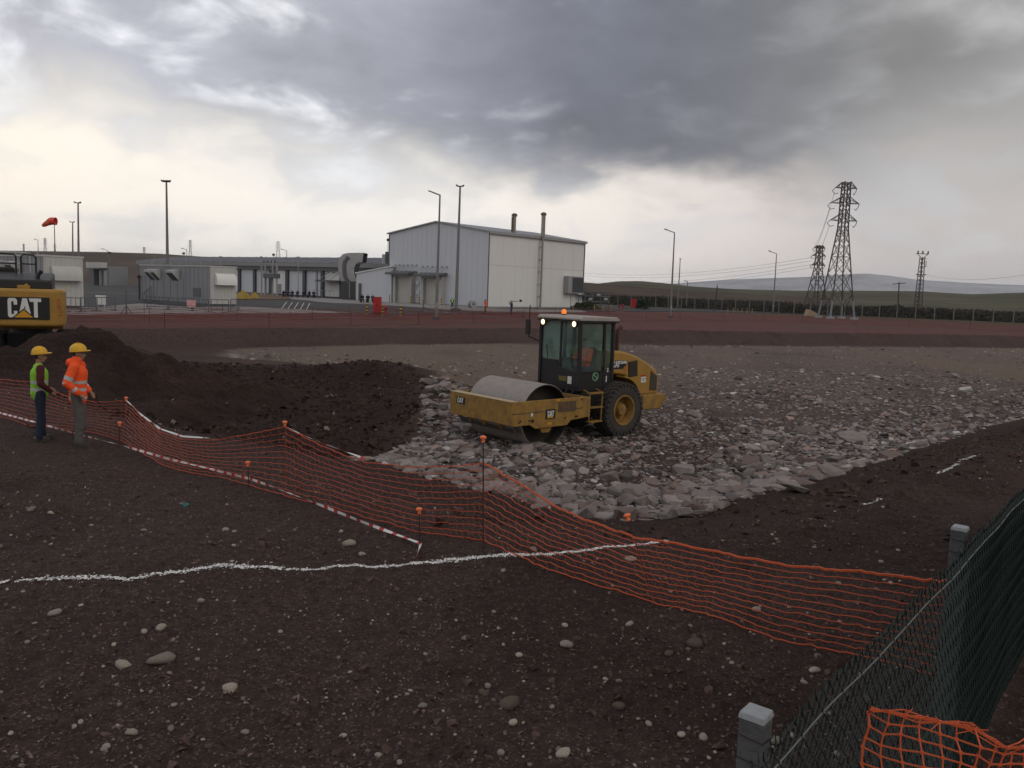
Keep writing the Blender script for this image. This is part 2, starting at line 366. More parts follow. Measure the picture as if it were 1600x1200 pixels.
def terrain(x, y, fine=True):
    r = np.hypot(x, y)
    base = -0.3 * sm(y, 22, 45)
    d = poly_sd(x, y, RIM)
    d = d + 0.35 * fbm(x, y, 0.35, 3, 5) + sm(y, 36, 52) * (1.8 * fbm(x, y, .085, 3, 7) + .7 * fbm(x, y, .4, 2, 8))
    wid = 4.2 - 2.9 * sm(y, 24, 45)
    k = sm(d, -0.15 * wid, wid)
    dk = sm(poly_sd(x, y, DARK) + 0.5 * fbm(x, y, 0.5, 3, 9), -0.6, 1.2)
    floor = rock_floor(y) - 0.25 * dk
    z = base * (1 - k) + floor * k
    # the crest of spread soil at the far side of the dark fill, and the pushed-up heap of rock behind the drum
    def ridge(ax, ay, bx, by, w, h):
        ex, ey = bx - ax, by - ay; t = np.clip(((x - ax) * ex + (y - ay) * ey) / (ex * ex + ey * ey), 0, 1)
        q = np.hypot(x - ax - t * ex, y - ay - t * ey); return h * np.exp(-(q / w) ** 2)
    z = z + ridge(-14.5, 34.0, -6.5, 36.0, 2.2, 0.50) + ridge(-6.5, 36.0, -3.2, 35.2, 1.8, 0.34) + ridge(-2.6, 25.5, 0.6, 28.5, 1.6, 0.55) + ridge(-2.2, 22.0, -2.2, 26.0, 1.0, 0.35)
    z = z + ridge(4, 11.3, 16, 23, 1.0, 0.05)
    # tracks of the roller: shallow lanes along the right bank
    if fine:
        n = fade = np.clip(1.2 - r / 60, 0.12, 1)
        z = z + 0.055 * fbm(x, y, 0.45, 3, 21) * fade + 0.032 * fbm(x, y, 2.3, 3, 31) * fade + 0.016 * fbm(x, y, 8.5, 2, 41) * np.clip(1.3 - r / 22, 0, 1)
        z = z + dk * (0.16 * fbm(x, y, 0.9, 3, 51) + 0.07 * fbm(x, y, 4.2, 3, 55))
        bank = k * (1 - k) * 4; right = sm(x, 2.5, 4.5) * sm(y, 9, 11) * np.exp(-((d + .6) / 2.2) ** 2)
        z = z + right * (.05 * fbm(x, y, 1.1, 3, 75) + .035 * fbm(x, y, 4.0, 3, 77))
        z = z + bank * 0.06 * fbm(x, y, 2.6, 3, 61)
        # ruts on the brown margin at right
        z = z - 0.05 * np.exp(-((d + 1.1) / 0.22) ** 2) * (x > 2) * (y < 40) * (0.6 + 0.4 * fbm(x, y, 1.5, 2, 71))
    # under the paved yard the soil is level
    z = np.where(y > 66, z - 0.0, z)
    return z, d, k, dk
YARD_EDGE_PX = [(-400, 478), (0, 486), (105, 491), (400, 489), (560, 489), (640, 492), (700, 490), (840, 489), (960, 486), (1100, 488), (1250, 491), (1360, 498), (1600, 507), (2100, 525)]
def build_ground():
    ang = np.concatenate([np.arange(-180, -48, 4.0), np.arange(-48, 48, 0.135), np.arange(48, 180, 4.0)])
    rad = np.concatenate([np.geomspace(1.0, 110, 560), np.geomspace(112, 420, 50), np.geomspace(450, 7200, 24)])
    a = np.radians(ang); na, nr = len(a), len(rad)
    X = np.outer(rad, np.sin(a)); Y = np.outer(rad, np.cos(a)); x = X.ravel(); y = Y.ravel(); r = np.hypot(x, y)
    z, d, k, dk = terrain(x, y)
    z = np.where(r > 110, ZF - 0.05 * sm(r, 110, 130), z)
    soil = np.array([.070, .0440, .0365]); moist = np.array([.034, .0200, .0163]); dust = np.array([.140, .106, .092]); sand = np.array([.165, .122, .092])
    red = np.array([.120, .056, .048]); bankc = np.array([.080, .056, .047]); grass = np.array([.070, .060, .036])
    T = np.tile(soil, (len(x), 1))
    def lay(w, c):
        nonlocal T; w = np.clip(w, 0, 1)[:, None]; T = T * (1 - w) + c * w
    lay(0.35 + 0.65 * fbm(x, y, 0.16, 3, 81), np.array([.086, .058, .050]))
    lay(sm(fbm(x, y, 0.5, 4, 83), .15, .5) * 0.6, np.array([.048, .030, .025]))
    lay(np.exp(-((d - 1.8) / 2.2) ** 2) * (y < 45) * 0.75, moist * 1.25)
    inr = sm(poly_sd(x, y, ROCK) + 0.6 * fbm(x, y, 0.6, 3, 85), -0.3, 0.9)
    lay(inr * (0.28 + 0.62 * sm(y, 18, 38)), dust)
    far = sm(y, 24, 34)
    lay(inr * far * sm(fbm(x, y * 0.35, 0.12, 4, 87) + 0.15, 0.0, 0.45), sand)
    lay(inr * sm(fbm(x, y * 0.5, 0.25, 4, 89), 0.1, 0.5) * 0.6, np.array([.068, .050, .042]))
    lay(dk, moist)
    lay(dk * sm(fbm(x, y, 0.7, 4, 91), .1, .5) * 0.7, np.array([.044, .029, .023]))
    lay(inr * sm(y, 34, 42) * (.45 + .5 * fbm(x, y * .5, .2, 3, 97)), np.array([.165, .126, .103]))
    farbank = k * (1 - k) * 4 * sm(y, 40, 47)
    lay(farbank, bankc)
    out = (1 - sm(d, -1.5, 0.0)) * sm(y, 40, 46)
    lay(out, red); lay(out * sm(fbm(x, y, 0.25, 4, 93), 0.05, 0.5) * 0.7, np.array([.088, .060, .050]))
    lay(sm(r, 140, 190), grass); lay(sm(r, 140, 190) * sm(fbm(x, y, 0.012, 4, 95), 0, .4), np.array([.062, .044, .034]))
    i = np.arange(nr - 1)[:, None] * na; j = np.arange(na)[None, :]; j2 = (j + 1) % na
    F = np.stack([i + j, i + j2, i + na + j2, i + na + j], -1).reshape(-1, 4)[:, ::-1]
    V = np.stack([x, y, z], -1)
    c = len(V); V = np.vstack([V, [[0, 0, 0.0]]]); T = np.vstack([T, soil])
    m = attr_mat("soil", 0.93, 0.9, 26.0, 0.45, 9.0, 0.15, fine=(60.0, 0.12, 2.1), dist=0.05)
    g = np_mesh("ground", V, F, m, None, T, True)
    tag(g, None, None, None, "structure"); return g
ground = build_ground()
def TH(x, y):
    x = np.atleast_1d(np.asarray(x, float)); y = np.atleast_1d(np.asarray(y, float)); return terrain(x, y)[0]
def th(x, y): return float(TH(x, y)[0])
def on_ground(u, v):
    """where the line of sight through a picture point meets the ground"""
    d = ray(u, v); t = np.linspace(2, 120, 3000) / d[1]
    zz = CAM_H + d[2] * t; g = TH(d[0] * t, d[1] * t); i = int(np.argmax(zz < g)) if (zz < g).any() else len(t) - 1
    return np.array([d[0] * t[i], d[1] * t[i], g[i]])

# ------------------------------------------------------------------ rocks
def rock_mesh(seed, npts=15, flat=0.55, name="rock"):
    q = random.Random(seed); bm = bmesh.new()
    for _ in range(npts):
        v = Vector((q.gauss(0, 1), q.gauss(0, 1), q.gauss(0, 1))).normalized()
        p = Vector((max(-.78, min(.78, v.x)), max(-.7, min(.7, v.y)) * q.uniform(.75, 1), max(-.66, min(.66, v.z)) * flat))
        bm.verts.new(p)
    r = bmesh.ops.convex_hull(bm, input=bm.verts)
    bmesh.ops.delete(bm, geom=[g for g in r["geom_interior"] if isinstance(g, bmesh.types.BMVert)], context='VERTS')
    bmesh.ops.triangulate(bm, faces=bm.faces[:])
    bmesh.ops.recalc_face_normals(bm, faces=bm.faces)
    me = bpy.data.meshes.new(name); bm.to_mesh(me); bm.free()
    return me
def mesh_arrays(me):
    v = np.empty(len(me.vertices) * 3, np.float32); me.vertices.foreach_get("co", v)
    f = np.array([p.vertices[:] for p in me.polygons], dtype=np.int32); return v.reshape(-1, 3), f
def rots(n, tilt):
    az = rng.uniform(0, 2 * np.pi, n); tx = rng.normal(0, tilt, n); ty = rng.normal(0, tilt, n)
    def m(axis, a):
        c, s = np.cos(a), np.sin(a); z = np.zeros_like(a); o = np.ones_like(a)
        if axis == 'z': return np.stack([c, -s, z, s, c, z, z, z, o], -1).reshape(-1, 3, 3)
        if axis == 'x': return np.stack([o, z, z, z, c, -s, z, s, c], -1).reshape(-1, 3, 3)
        return np.stack([c, z, s, z, o, z, -s, z, c], -1).reshape(-1, 3, 3)
    return m('x', tx) @ m('y', ty) @ m('z', az)
def scatter_mesh(name, variants, P, size, Rm, tones, m, parent=None):
    VV = []; FF = []; TT = []; off = 0; which = rng.integers(0, len(variants), len(P))
    for k, (v, f) in enumerate(variants):
        ix = np.where(which == k)[0]
        if not len(ix): continue
        w = np.einsum('nij,vj->nvi', Rm[ix], v) * size[ix][:, None, None] + P[ix][:, None, :]
        VV.append(w.reshape(-1, 3)); nv = len(v)
        FF.append((f[None] + (off + np.arange(len(ix)) * nv)[:, None, None]).reshape(-1, 3)); off += nv * len(ix)
        TT.append(np.repeat(tones[ix], nv, axis=0))
    return np_mesh(name, np.vstack(VV), np.vstack(FF), m, parent, np.vstack(TT))
ROCKS = [rock_mesh(100 + i, 16, random.choice([.42, .5, .6, .75])) for i in range(14)]
FLATR = [rock_mesh(200 + i, 12, random.choice([.35, .45])) for i in range(10)]
PEB = [rock_mesh(300 + i, 8, .65, "stone") for i in range(8)]
M_ROCKPILE = attr_mat("broken_rock", 0.9, 0.6, 9.0, 0.28, 3.0, 0.2, dist=0.03)
M_ROCK = mat("quarried_rock", (.255, .222, .207), 0.9, 0, (.145, .120, .109), 2.2, 0.9, 0.7, 7.0, 0.2, rnd=0.36)
M_ROCKR = mat("reddish_rock", (.205, .152, .133), 0.9, 0, (.13, .095, .083), 2.2, 0.9, 0.7, 7.0, 0.2, rnd=0.25)
for me in ROCKS + FLATR: me.materials.append(M_ROCK)
def rock_tones(n, far=None):
    b = np.array([.255, .222, .207]); t = b[None] * rng.uniform(.25, 1.22, n)[:, None]
    w = rng.random(n) < 0.12; t[w] = np.array([.275, .195, .165]) * rng.uniform(.7, 1.2, w.sum())[:, None]
    w = rng.random(n) < 0.05; t[w] = np.array([.47, .43, .405]) * rng.uniform(.8, 1.1, w.sum())[:, None]
    return t
def build_rock_fill():
    rp = np.array(ROCK)
    pts = []
    # dense near, thinner with distance
    for (y0, y1, n) in ((9, 14, 3000), (14, 18, 5600), (18, 24, 8200), (24, 34, 8500), (34, 48, 6500), (48, 88, 4200)):
        y = rng.uniform(y0, y1, n * 3); x = rng.uniform(-20, 1, n * 3) * 0
        x = rng.uniform(-0.42, 0.75, n * 3) * y
        pts.append(np.stack([x, y], -1)[:n])
    fy = rng.uniform(10, 27, 9000); fill = np.stack([rng.uniform(-.2, .72, 9000) * fy, fy], -1); pts.append(fill)
    P = np.vstack(pts); small = np.arange(len(P)) >= len(P) - 9000; sd = poly_sd(P[:, 0], P[:, 1], ROCK); ok = sd > -0.15 * rng.random(len(P)); P = P[ok]; sd = sd[ok]; small = small[ok]
    # bare earthy lanes where the roller has ground the rock down
    lane = fbm(P[:, 0], P[:, 1] * 0.6, 0.22, 3, 301)
    keep = small | (rng.random(len(P)) > sm(lane, 0.12, 0.6) * 0.70 * (sd > 2.5))
    keep &= ~((P[:, 1] > 26) & (rng.random(len(P)) < 0.75 * sm(fbm(P[:, 0], P[:, 1] * .35, .12, 4, 87) + .15, 0, .45)))
    P = P[keep]; sd = sd[keep]; small = small[keep]; n = len(P); y = P[:, 1]
    size = np.exp(rng.normal(math.log(0.080), 0.48, n)) * (1 + 0.15 * sm(y, 25, 50)) * (1 - .18 * sm(sd, 2, 5))
    toe = np.exp(-(sd / 1.3) ** 2) * (y < 17.5)
    size = np.where(rng.random(n) < toe * 0.30, rng.uniform(.12, .26, n), size)
    # the pushed-up heap behind the drum is coarse
    hp = np.exp(-(((P[:, 0] + 1.3) / 2.0) ** 2 + ((y - 26.5) / 3.4) ** 2)); size = np.where(rng.random(n) < hp * 0.5, rng.uniform(.16, .36, n), size)
    corner = np.exp(-(((P[:, 0] - 2.6) / 1.5) ** 2 + ((y - 11.2) / 1.3) ** 2)); size = np.where(rng.random(n) < corner * 0.40, rng.uniform(.14, .30, n), size)
    size = np.where(small, rng.uniform(.028, .062, n), size); size = np.clip(size, .028, .5)
    z = TH(P[:, 0], P[:, 1]) + size * rng.uniform(-.12, .16, n) + 0.03 * toe * rng.random(n)
    XYZ = np.column_stack([P, z]); Rm = rots(n, 0.20 + 0.0 * y); T = rock_tones(n)
    root = empty("rock_fill", (0, 0, 0)); tag(root, "bed of broken grey rock filling the excavated pit", None, None, "structure")
    app = size / np.hypot(P[:, 0], y); u = P[:, 0] / y
    vis = (u > -0.6) & (u < 0.62) & (y > 9.3) & ~((np.abs(P[:, 0] - 1.6) < 2.4) & (np.abs(y - 22.2) < 2.4))
    order = np.argsort(-np.where(vis, app, 0)); big = order[:300]; rest = np.ones(n, bool); rest[big] = False
    for i in big:
        coarse = size[i] > 0.2
        me = random.choice(ROCKS)
        o = bpy.data.objects.new("rock", me); COL.objects.link(o); o.parent = root
        o.matrix_local = Matrix.Translation(Vector(XYZ[i])) @ Matrix(Rm[i].tolist()).to_4x4() @ Matrix.Diagonal((size[i] * random.uniform(.9, 1.35), size[i], size[i] * random.uniform(.8, 1.2), 1))
        if random.random() < 0.16:
            o.data = me; 
            sl = o.material_slots[0]; sl.link = 'OBJECT'; sl.material = M_ROCKR
    var = [mesh_arrays(m) for m in FLATR + ROCKS[:4]]
    st = scatter_mesh("broken_rock", var, XYZ[rest], size[rest], Rm[rest], T[rest], M_ROCKPILE, root); st["kind"] = "stuff"
    return root
rock_fill = build_rock_fill()

# ------------------------------------------------------------------ loose stones and gravel on the brown soil
M_GRAVEL = attr_mat("gravel", 0.9, 0.4, 30.0, 0.2, 12.0, 0.2)
M_STONE = mat("field_stone", (.34, .295, .25), 0.9, 0, (.20, .165, .14), 6.0, 0.9, 0.4, 20.0, 0.2, rnd=0.42)
for me in PEB: me.materials.append(M_STONE)
def build_gravel():
    n = 36000
    u = rng.uniform(-0.68, 0.85, n); y = np.exp(rng.uniform(math.log(3.0), math.log(24), n)); x = u * y
    d = poly_sd(x, y, RIM); ok = (d < 0.4) & (rng.random(n) < .55 + 1.1 * fbm(x, y, .35, 3, 363)); x, y = x[ok], y[ok]; n = len(x)
    s = np.exp(rng.normal(math.log(0.0085), 0.6, n)); s = np.clip(s, .004, .021) * (1 + y / 30)
    P = np.column_stack([x, y, TH(x, y) + s * 0.25])
    t = np.array([.115, .082, .071])[None] * rng.uniform(.35, 1.9, n)[:, None]
    w = rng.random(n) < 0.035; t[w] = np.array([.36, .32, .28]) * rng.uniform(.7, 1.2, w.sum())[:, None]
    var = [mesh_arrays(m) for m in PEB]
    g = scatter_mesh("gravel", var, P, s, rots(n, .5), t, M_GRAVEL); tag(g, "fine gravel strewn over the dark brown soil", "gravel", None, "stuff")
    n = 5200; u = rng.uniform(-.68, .85, n); y = np.exp(rng.uniform(math.log(3.2), math.log(20), n)); x = u * y
    ok = (poly_sd(x, y, RIM) < 1.5) & (rng.random(n) < .35 + .9 * fbm(x, y, .5, 3, 361)); x, y = x[ok], y[ok]; n = len(x)
    s = np.clip(np.exp(rng.normal(math.log(.020), .45, n)), .008, .06) * (1 + y / 25); P = np.column_stack([x, y, TH(x, y) + s * .12])
    t = np.array([.082, .052, .045])[None] * rng.uniform(.5, 1.35, n)[:, None]
    g = scatter_mesh("earth_clods", [mesh_arrays(m) for m in PEB], P, s, rots(n, .5), t, M_GRAVEL); tag(g, "crumbled earth clods lying over the brown soil", "clods", None, "stuff")
    n = 16000; x = rng.uniform(-1, 26, n); y = rng.uniform(9, 34, n); d = poly_sd(x, y, RIM); ok = (np.abs(d - .5) < 1.1 * rng.random(n) + .2) & (x / y < .72); x, y = x[ok], y[ok]; n = len(x)
    s = np.clip(np.exp(rng.normal(math.log(.034), .5, n)), .012, .10) * (1 + y / 40); P = np.column_stack([x, y, TH(x, y) + s * .12]); t = np.array([.066, .041, .035])[None] * rng.uniform(.45, 1.4, n)[:, None]
    g = scatter_mesh("earth_clods", [mesh_arrays(m) for m in PEB], P, s, rots(n, .5), t, M_GRAVEL); tag(g, "loose earth clods along the right lip of the pit", "clods", None, "stuff")
    # clods and chips in the dark fill
    n = 9000; x = rng.uniform(-14, -1, n); y = rng.uniform(15.5, 37, n); ok = poly_sd(x, y, DARK) > -0.2; x, y = x[ok], y[ok]; n = len(x)
    s = np.clip(np.exp(rng.normal(math.log(.05), .5, n)), .02, .2); P = np.column_stack([x, y, TH(x, y) + s * .2])
    t = np.array([.041, .0245, .020])[None] * rng.uniform(.6, 1.5, n)[:, None]; w = rng.random(n) < .012; t[w] = np.array([.2, .17, .15])
    g = scatter_mesh("soil_clods", var, P, s, rots(n, .6), t, M_GRAVEL); tag(g, "dark clods lying over the excavated moist soil", "clods", None, "stuff")
build_gravel()
def cobble_mesh(seed):
    q = random.Random(seed); bm = bmesh.new(); bmesh.ops.create_icosphere(bm, subdivisions=2, radius=.8)
    k = [(Vector((q.gauss(0, 1), q.gauss(0, 1), q.gauss(0, 1))).normalized(), q.uniform(.45, .75)) for _ in range(6)]
    for v in bm.verts:
        for n, d in k:            # worn flat faces
            e = v.co.dot(n) - d
            if e > 0: v.co -= n * e * .85
        v.co.z *= .72; v.co += Vector((q.gauss(0, .02), q.gauss(0, .02), q.gauss(0, .02)))
    me = bpy.data.meshes.new("stone"); bm.to_mesh(me); bm.free(); me.shade_smooth(); me.materials.append(M_STONE); return me
COBBLE = [cobble_mesh(900 + i) for i in range(8)]
def put_stone(x, y, s, name="stone", parent=None, sx=1.3, sz=.9, rz=None):
    o = bpy.data.objects.new(name, random.choice(COBBLE)); COL.objects.link(o); o.parent = parent
    o.location = (x, y, th(x, y) + s * .28); o.scale = (s * sx, s, s * sz); o.rotation_euler = (random.gauss(0, .15), random.gauss(0, .15), random.uniform(0, 6.28) if rz is None else rz)
    return o
NAMED_STONES = [   # pixel, half width in pixels, label
    (251, 1036, 19, "broad pale flat stone alone at the lower left of the soil"),
    (192, 1044, 11, "small pale stone just left of the broad flat stone"),
    (358, 1078, 12, "pale round stone right of and below the broad flat stone"),
    (545, 852, 11, "pale rounded stone below the barrier tape, left of its hanging end"),
    (566, 868, 6, "little white stone just below the pale rounded stone by the tape"),
    (1087, 1012, 14, "brown oval stone below the orange net, beside a yellowish one"),
    (1046, 1024, 8, "yellowish square stone left of the brown oval stone"),
    (884, 1012, 11, "pale angular stone below the middle of the netting"),
    (966, 1106, 10, "whitish stone near the bottom, right of a dark flat one"),
    (797, 1104, 17, "dark flat stone half sunk in soil near the bottom middle"),
    (755, 1088, 8, "ochre stone upper left of the dark flat one"),
    (205, 1152, 9, "grey round pebble near the bottom left corner"),
    (85, 960, 9, "pale stone below the white lime line at far left"),
    (1272, 1052, 9, "white oval stone beside the chain link fence, below the net"),
    (984, 978, 7, "grey pebble under the leaning net stake"),
    (1240, 768, 26, "large flat slab at the right toe of the rock fill"),
]
for (u, v, w, lab) in NAMED_STONES:
    p = on_ground(u, v); s = w / FPX * np.hypot(np.hypot(p[0], p[1]), CAM_H - p[2]) / 1.0
    o = put_stone(p[0], p[1], s, "stone" if w < 22 else "rock_slab", None, 1.3, 1.0, 0.2)
    if w > 22: o.data = ROCKS[2]; o.scale = (s * 1.25, s * .8, s * .35)
    tag(o, lab, "stone", "loose stones on the soil")
    if 'dark' in lab or 'brown' in lab:
        o.material_slots[0].link = 'OBJECT'; o.material_slots[0].material = mat("dark_stone", (.12, .085, .07), .9, 0, (.08, .06, .05), 5, .8, .4, 20, .2)
def scatter_stones():
    k = 0
    while k < 190:
        u = random.uniform(-20, 1600); v = random.uniform(770, 1195)
        p = G(u, v, 0.0); d = float(poly_sd(np.array([p[0]]), np.array([p[1]]), RIM)[0])
        if d > -0.15: continue
        fx = (p[0] - 3.41) * .775 - (p[1] - 5.51) * .632
        if fx > -0.25 and random.random() < .7: continue
        s = min(.052, max(.012, math.exp(random.gauss(math.log(.020), .42)))) * (0.7 + p[1] / 16)
        put_stone(p[0], p[1], s, "stone", ground, random.uniform(1, 1.45), random.uniform(.8, 1.15)); k += 1
scatter_stones()

# ------------------------------------------------------------------ heap of dug soil beside the excavator
def build_heap():
    n = 190; gx = np.linspace(-22, -7.0, n); gy = np.linspace(16.8, 34, n); X, Y = np.meshgrid(gx, gy); x, y = X.ravel(), Y.ravel()
    def g(cx, cy, sx, sy, h, rot=0.0):
        dx, dy = x - cx, y - cy; c, s = math.cos(rot), math.sin(rot); a, b = dx * c + dy * s, -dx * s + dy * c
        return h * np.exp(-((a / sx) ** 2 + (b / sy) ** 2) ** 0.9)
    h = np.maximum.reduce([g(-13.0, 25.8, 2.3, 2.2, 1.35), g(-11.0, 26.8, 2.6, 2.5, 1.02), g(-9.0, 28.2, 2.7, 2.6, .60), g(-15.0, 23.0, 3.0, 1.6, .85, .35), g(-18.0, 21.2, 2.6, 1.8, .85), g(-9.8, 25.0, 2.0, 2.4, .45)])
    h = h * (1 + 0.30 * fbm(x, y, .55, 3, 401)) + np.clip(h, 0, .5) * (0.55 * fbm(x, y, 1.3, 4, 403) + .22 * fbm(x, y, 4.2, 3, 405))
    edge = sm(x, -22, -21) * (1 - sm(x, -8.2, -7.0)) * sm(y, 16.8, 18) * (1 - sm(y, 33, 34))
    z = terrain(x, y)[0] + (h - 0.06) * edge - 0.12 * (1 - edge)
    base = np.array([.040, .0235, .0195]); T = np.tile(base, (len(x), 1)) * (1 + .5 * fbm(x, y, .8, 3, 411))[:, None]
    i = np.arange(n - 1)[:, None] * n; j = np.arange(n - 1)[None, :]
    F = np.stack([i + j, i + j + 1, i + n + j + 1, i + n + j], -1).reshape(-1, 4)
    o = np_mesh("soil_heap", np.stack([x, y, z], -1), F, MATS["soil"], None, T, True)
    tag(o, "long heap of dark dug soil in front of the excavator", "soil heap")
    for k in range(26):
        t = random.randrange(len(x))
        if h[t] < .25: continue
        q = bpy.data.objects.new("stone", random.choice(PEB)); COL.objects.link(q); q.parent = o
        s = random.uniform(.05, .14); q.location = (x[t], y[t], z[t] + s * .2); q.scale = (s * 1.3, s, s * .8); q.rotation_euler = (.2, .3, random.uniform(0, 6))
build_heap()

# ------------------------------------------------------------------ hills
def ridge_hill(name, prof, dist, front, m, label, thick=1.6, tone=(.05, .045, .03), rough=0.02, seed=1, na=160, trees=False):
    """prof: picture points of the sky line; the hill rises from `front` metres to its crest `dist` metres away"""
    us = np.array([p[0] for p in prof], float); vs = np.array([p[1] for p in prof], float)
    uu = np.linspace(us[0], us[-1], na); vv = np.interp(uu, us, vs)
    nr = 26; rr = np.concatenate([np.linspace(0, 1, nr - 6), 1 + np.linspace(.08, thick - 1, 6)])
    V = []
    for u, v in zip(uu, vv):
        d = ray(u, v); hx = math.hypot(d[0], d[1]); dx, dy = d[0] / hx, d[1] / hx; zc = CAM_H + d[2] / hx * dist
        for t in rr:
            q = front + (dist - front) * t
            f = (t * t * (3 - 2 * t)) if t <= 1 else max(0.0, 1 - ((t - 1) / (thick - 1)) ** 2)
            f = f ** 0.85 if t <= 1 else f
            x, y = dx * q, dy * q
            V.append((x, y, (ZF - 2) + (zc - ZF + 2) * f))
    V = np.array(V); V[:, 2] += rough * (dist / 50.0) * fbm(V[:, 0], V[:, 1], 12.0 / dist, 4, seed) * np.tile(np.clip(1 - np.abs(rr - .5) * 1.6, 0, 1), na)
    n = len(rr); i = np.arange(na - 1)[:, None] * n; j = np.arange(n - 1)[None, :]
    F = np.stack([i + j, i + j + 1, i + n + j + 1, i + n + j], -1).reshape(-1, 4)[:, ::-1]
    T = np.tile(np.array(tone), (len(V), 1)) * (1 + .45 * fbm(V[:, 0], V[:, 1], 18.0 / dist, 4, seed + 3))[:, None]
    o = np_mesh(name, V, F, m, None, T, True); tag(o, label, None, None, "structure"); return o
M_HILL = attr_mat("hill_turf", 0.95, 0.4, 0.05, 0.30, 0.02, 0.1, dist=1.0)
ridge_hill("hill", [(-500, 384), (-200, 388), (0, 392), (110, 393.5), (170, 394.5), (250, 397), (330, 402.5), (420, 404), (600, 409), (760, 416)], 520, 260, M_HILL, "low bare brown hill behind the long white building", tone=(.085, .066, .052), seed=501)
ridge_hill("hill", [(700, 440), (860, 438), (915, 441.5), (942, 443.5), (968, 446), (1010, 449), (1060, 452), (1120, 456), (1200, 461), (1300, 466)], 380, 230, M_HILL, "brown slope just right of the tall hall", tone=(.070, .052, .038), seed=503)
ridge_hill("hill", [(880, 446), (930, 444), (965, 440), (1000, 439.5), (1040, 443), (1085, 448), (1150, 452), (1250, 454.5), (1330, 454.5), (1440, 455.5), (1480, 458), (1520, 460), (1600, 457.5), (1700, 457), (2000, 468), (2400, 490)], 900, 330, M_HILL, "long olive green hill along the right horizon", tone=(.078, .074, .046), seed=505)
ridge_hill("hill", [(560, 446), (900, 452), (1010, 446), (1080, 441), (1150, 436.5), (1200, 435), (1260, 433), (1320, 429), (1352, 427.5), (1390, 431), (1430, 437), (1500, 441.5), (1560, 444.5), (1640, 447), (1800, 444), (2100, 452)], 6000, 4300, M_HILL, "pale far mountain range on the right horizon", tone=(.36, .365, .38), seed=507)  # distance haze put into this pale bluish tone, besides the haze box
# ================================================================== NETTING, STAKES, TAPE, LIME, CHAIN LINK
M_ORANGE = mat("orange_plastic", (.62, .115, .035), .55, 0, (.48, .085, .03), 3, .7)
M_ORANGE_D = mat("orange_net_plastic", (.56, .090, .032), .6, 0, (.42, .070, .028), 2, .8)
M_CAP = mat("orange_cap", (.85, .19, .06), .45)
M_REBAR = mat("rusty_rebar", (.055, .035, .028), .75, .3, (.03, .022, .02), 20, .8)
STAKES = [   # base pixel, top pixel, label
    ((197, 676), (197, 622), "rebar stake with orange cap at the net corner beside the orange jacket"),
    ((186, 702), (187, 661), "short capped stake between the net corner and the barrier tape"),
    ((447, 752), (445, 660), "capped rebar stake at the peak of the net left of centre"),
    ((389, 762), (387, 723), "short capped stake by the tape below the net peak"),
    ((656, 856), (655, 796), "short capped stake where the barrier tape ends"),
    ((755, 868), (755, 684), "tallest upright rebar stake in front of the roller drum"),
    ((1022, 942), (980, 806), "leaning rebar stake at the near corner of the rock fill"),
]
for (b, t, lab) in STAKES:
    p = on_ground(*b); q = AT(t[0], t[1], p[1] + (0.25 if b[0] == 1022 else 0)); root = empty("rebar_stake", p, 0, lab, "stake", "capped stakes carrying the net and tape")
    d = Vector(q - p); e = d.normalized(); s = 1.0
    m = MB(); nseg = 8
    m.tube([-0.15 * e] + [d * (i / nseg) for i in range(nseg + 1)], .0075, 6)
    m.build("rod", M_REBAR, root)
    m = MB(); c = d; r = .036
    m.lathe([(.011, -.055), (.018, -.05), (.020, -.015), (r * .95, -.006), (r, .004), (r * .9, .016), (r * .5, .022), (0.0, .024)], 'Z', (0, 0, 0), 14)
    o = m.build("cap", M_CAP, root, True); o.location = d; o.rotation_euler = e.to_track_quat('Z', 'Y').to_euler()
# --- the long net: one roll of plastic mesh, slack between its stakes
NET = [ # top pixel, bottom pixel
    ((-150, 572), (-150, 628)), ((-60, 582), (-60, 640)), ((0, 590), (0, 652)), ((45, 594), (45, 666)), ((100, 616), (100, 672)), ((150, 627), (150, 678)), ((197, 626), (190, 690)),
    ((222, 650), (225, 712)), ((250, 671), (256, 730)), ((285, 683), (295, 739)), ((330, 686), (335, 746)), ((385, 677), (390, 760)), ((445, 667), (447, 776)),
    ((475, 682), (480, 786)), ((507, 695), (525, 797)), ((570, 718), (590, 816)), ((645, 727), (655, 836)), ((705, 727), (712, 842)), ((755, 723), (757, 846)),
    ((810, 752), (800, 868)), ((865, 785), (850, 890)), ((925, 812), (925, 916)), ((988, 839), (1022, 944)),
    ((1040, 845), (1075, 957)), ((1130, 860), (1120, 970)), ((1240, 878), (1212, 1000)), ((1345, 890), (1324, 1024)), ((1444, 903), (1420, 1048)), ((1480, 907), (1455, 1056))]
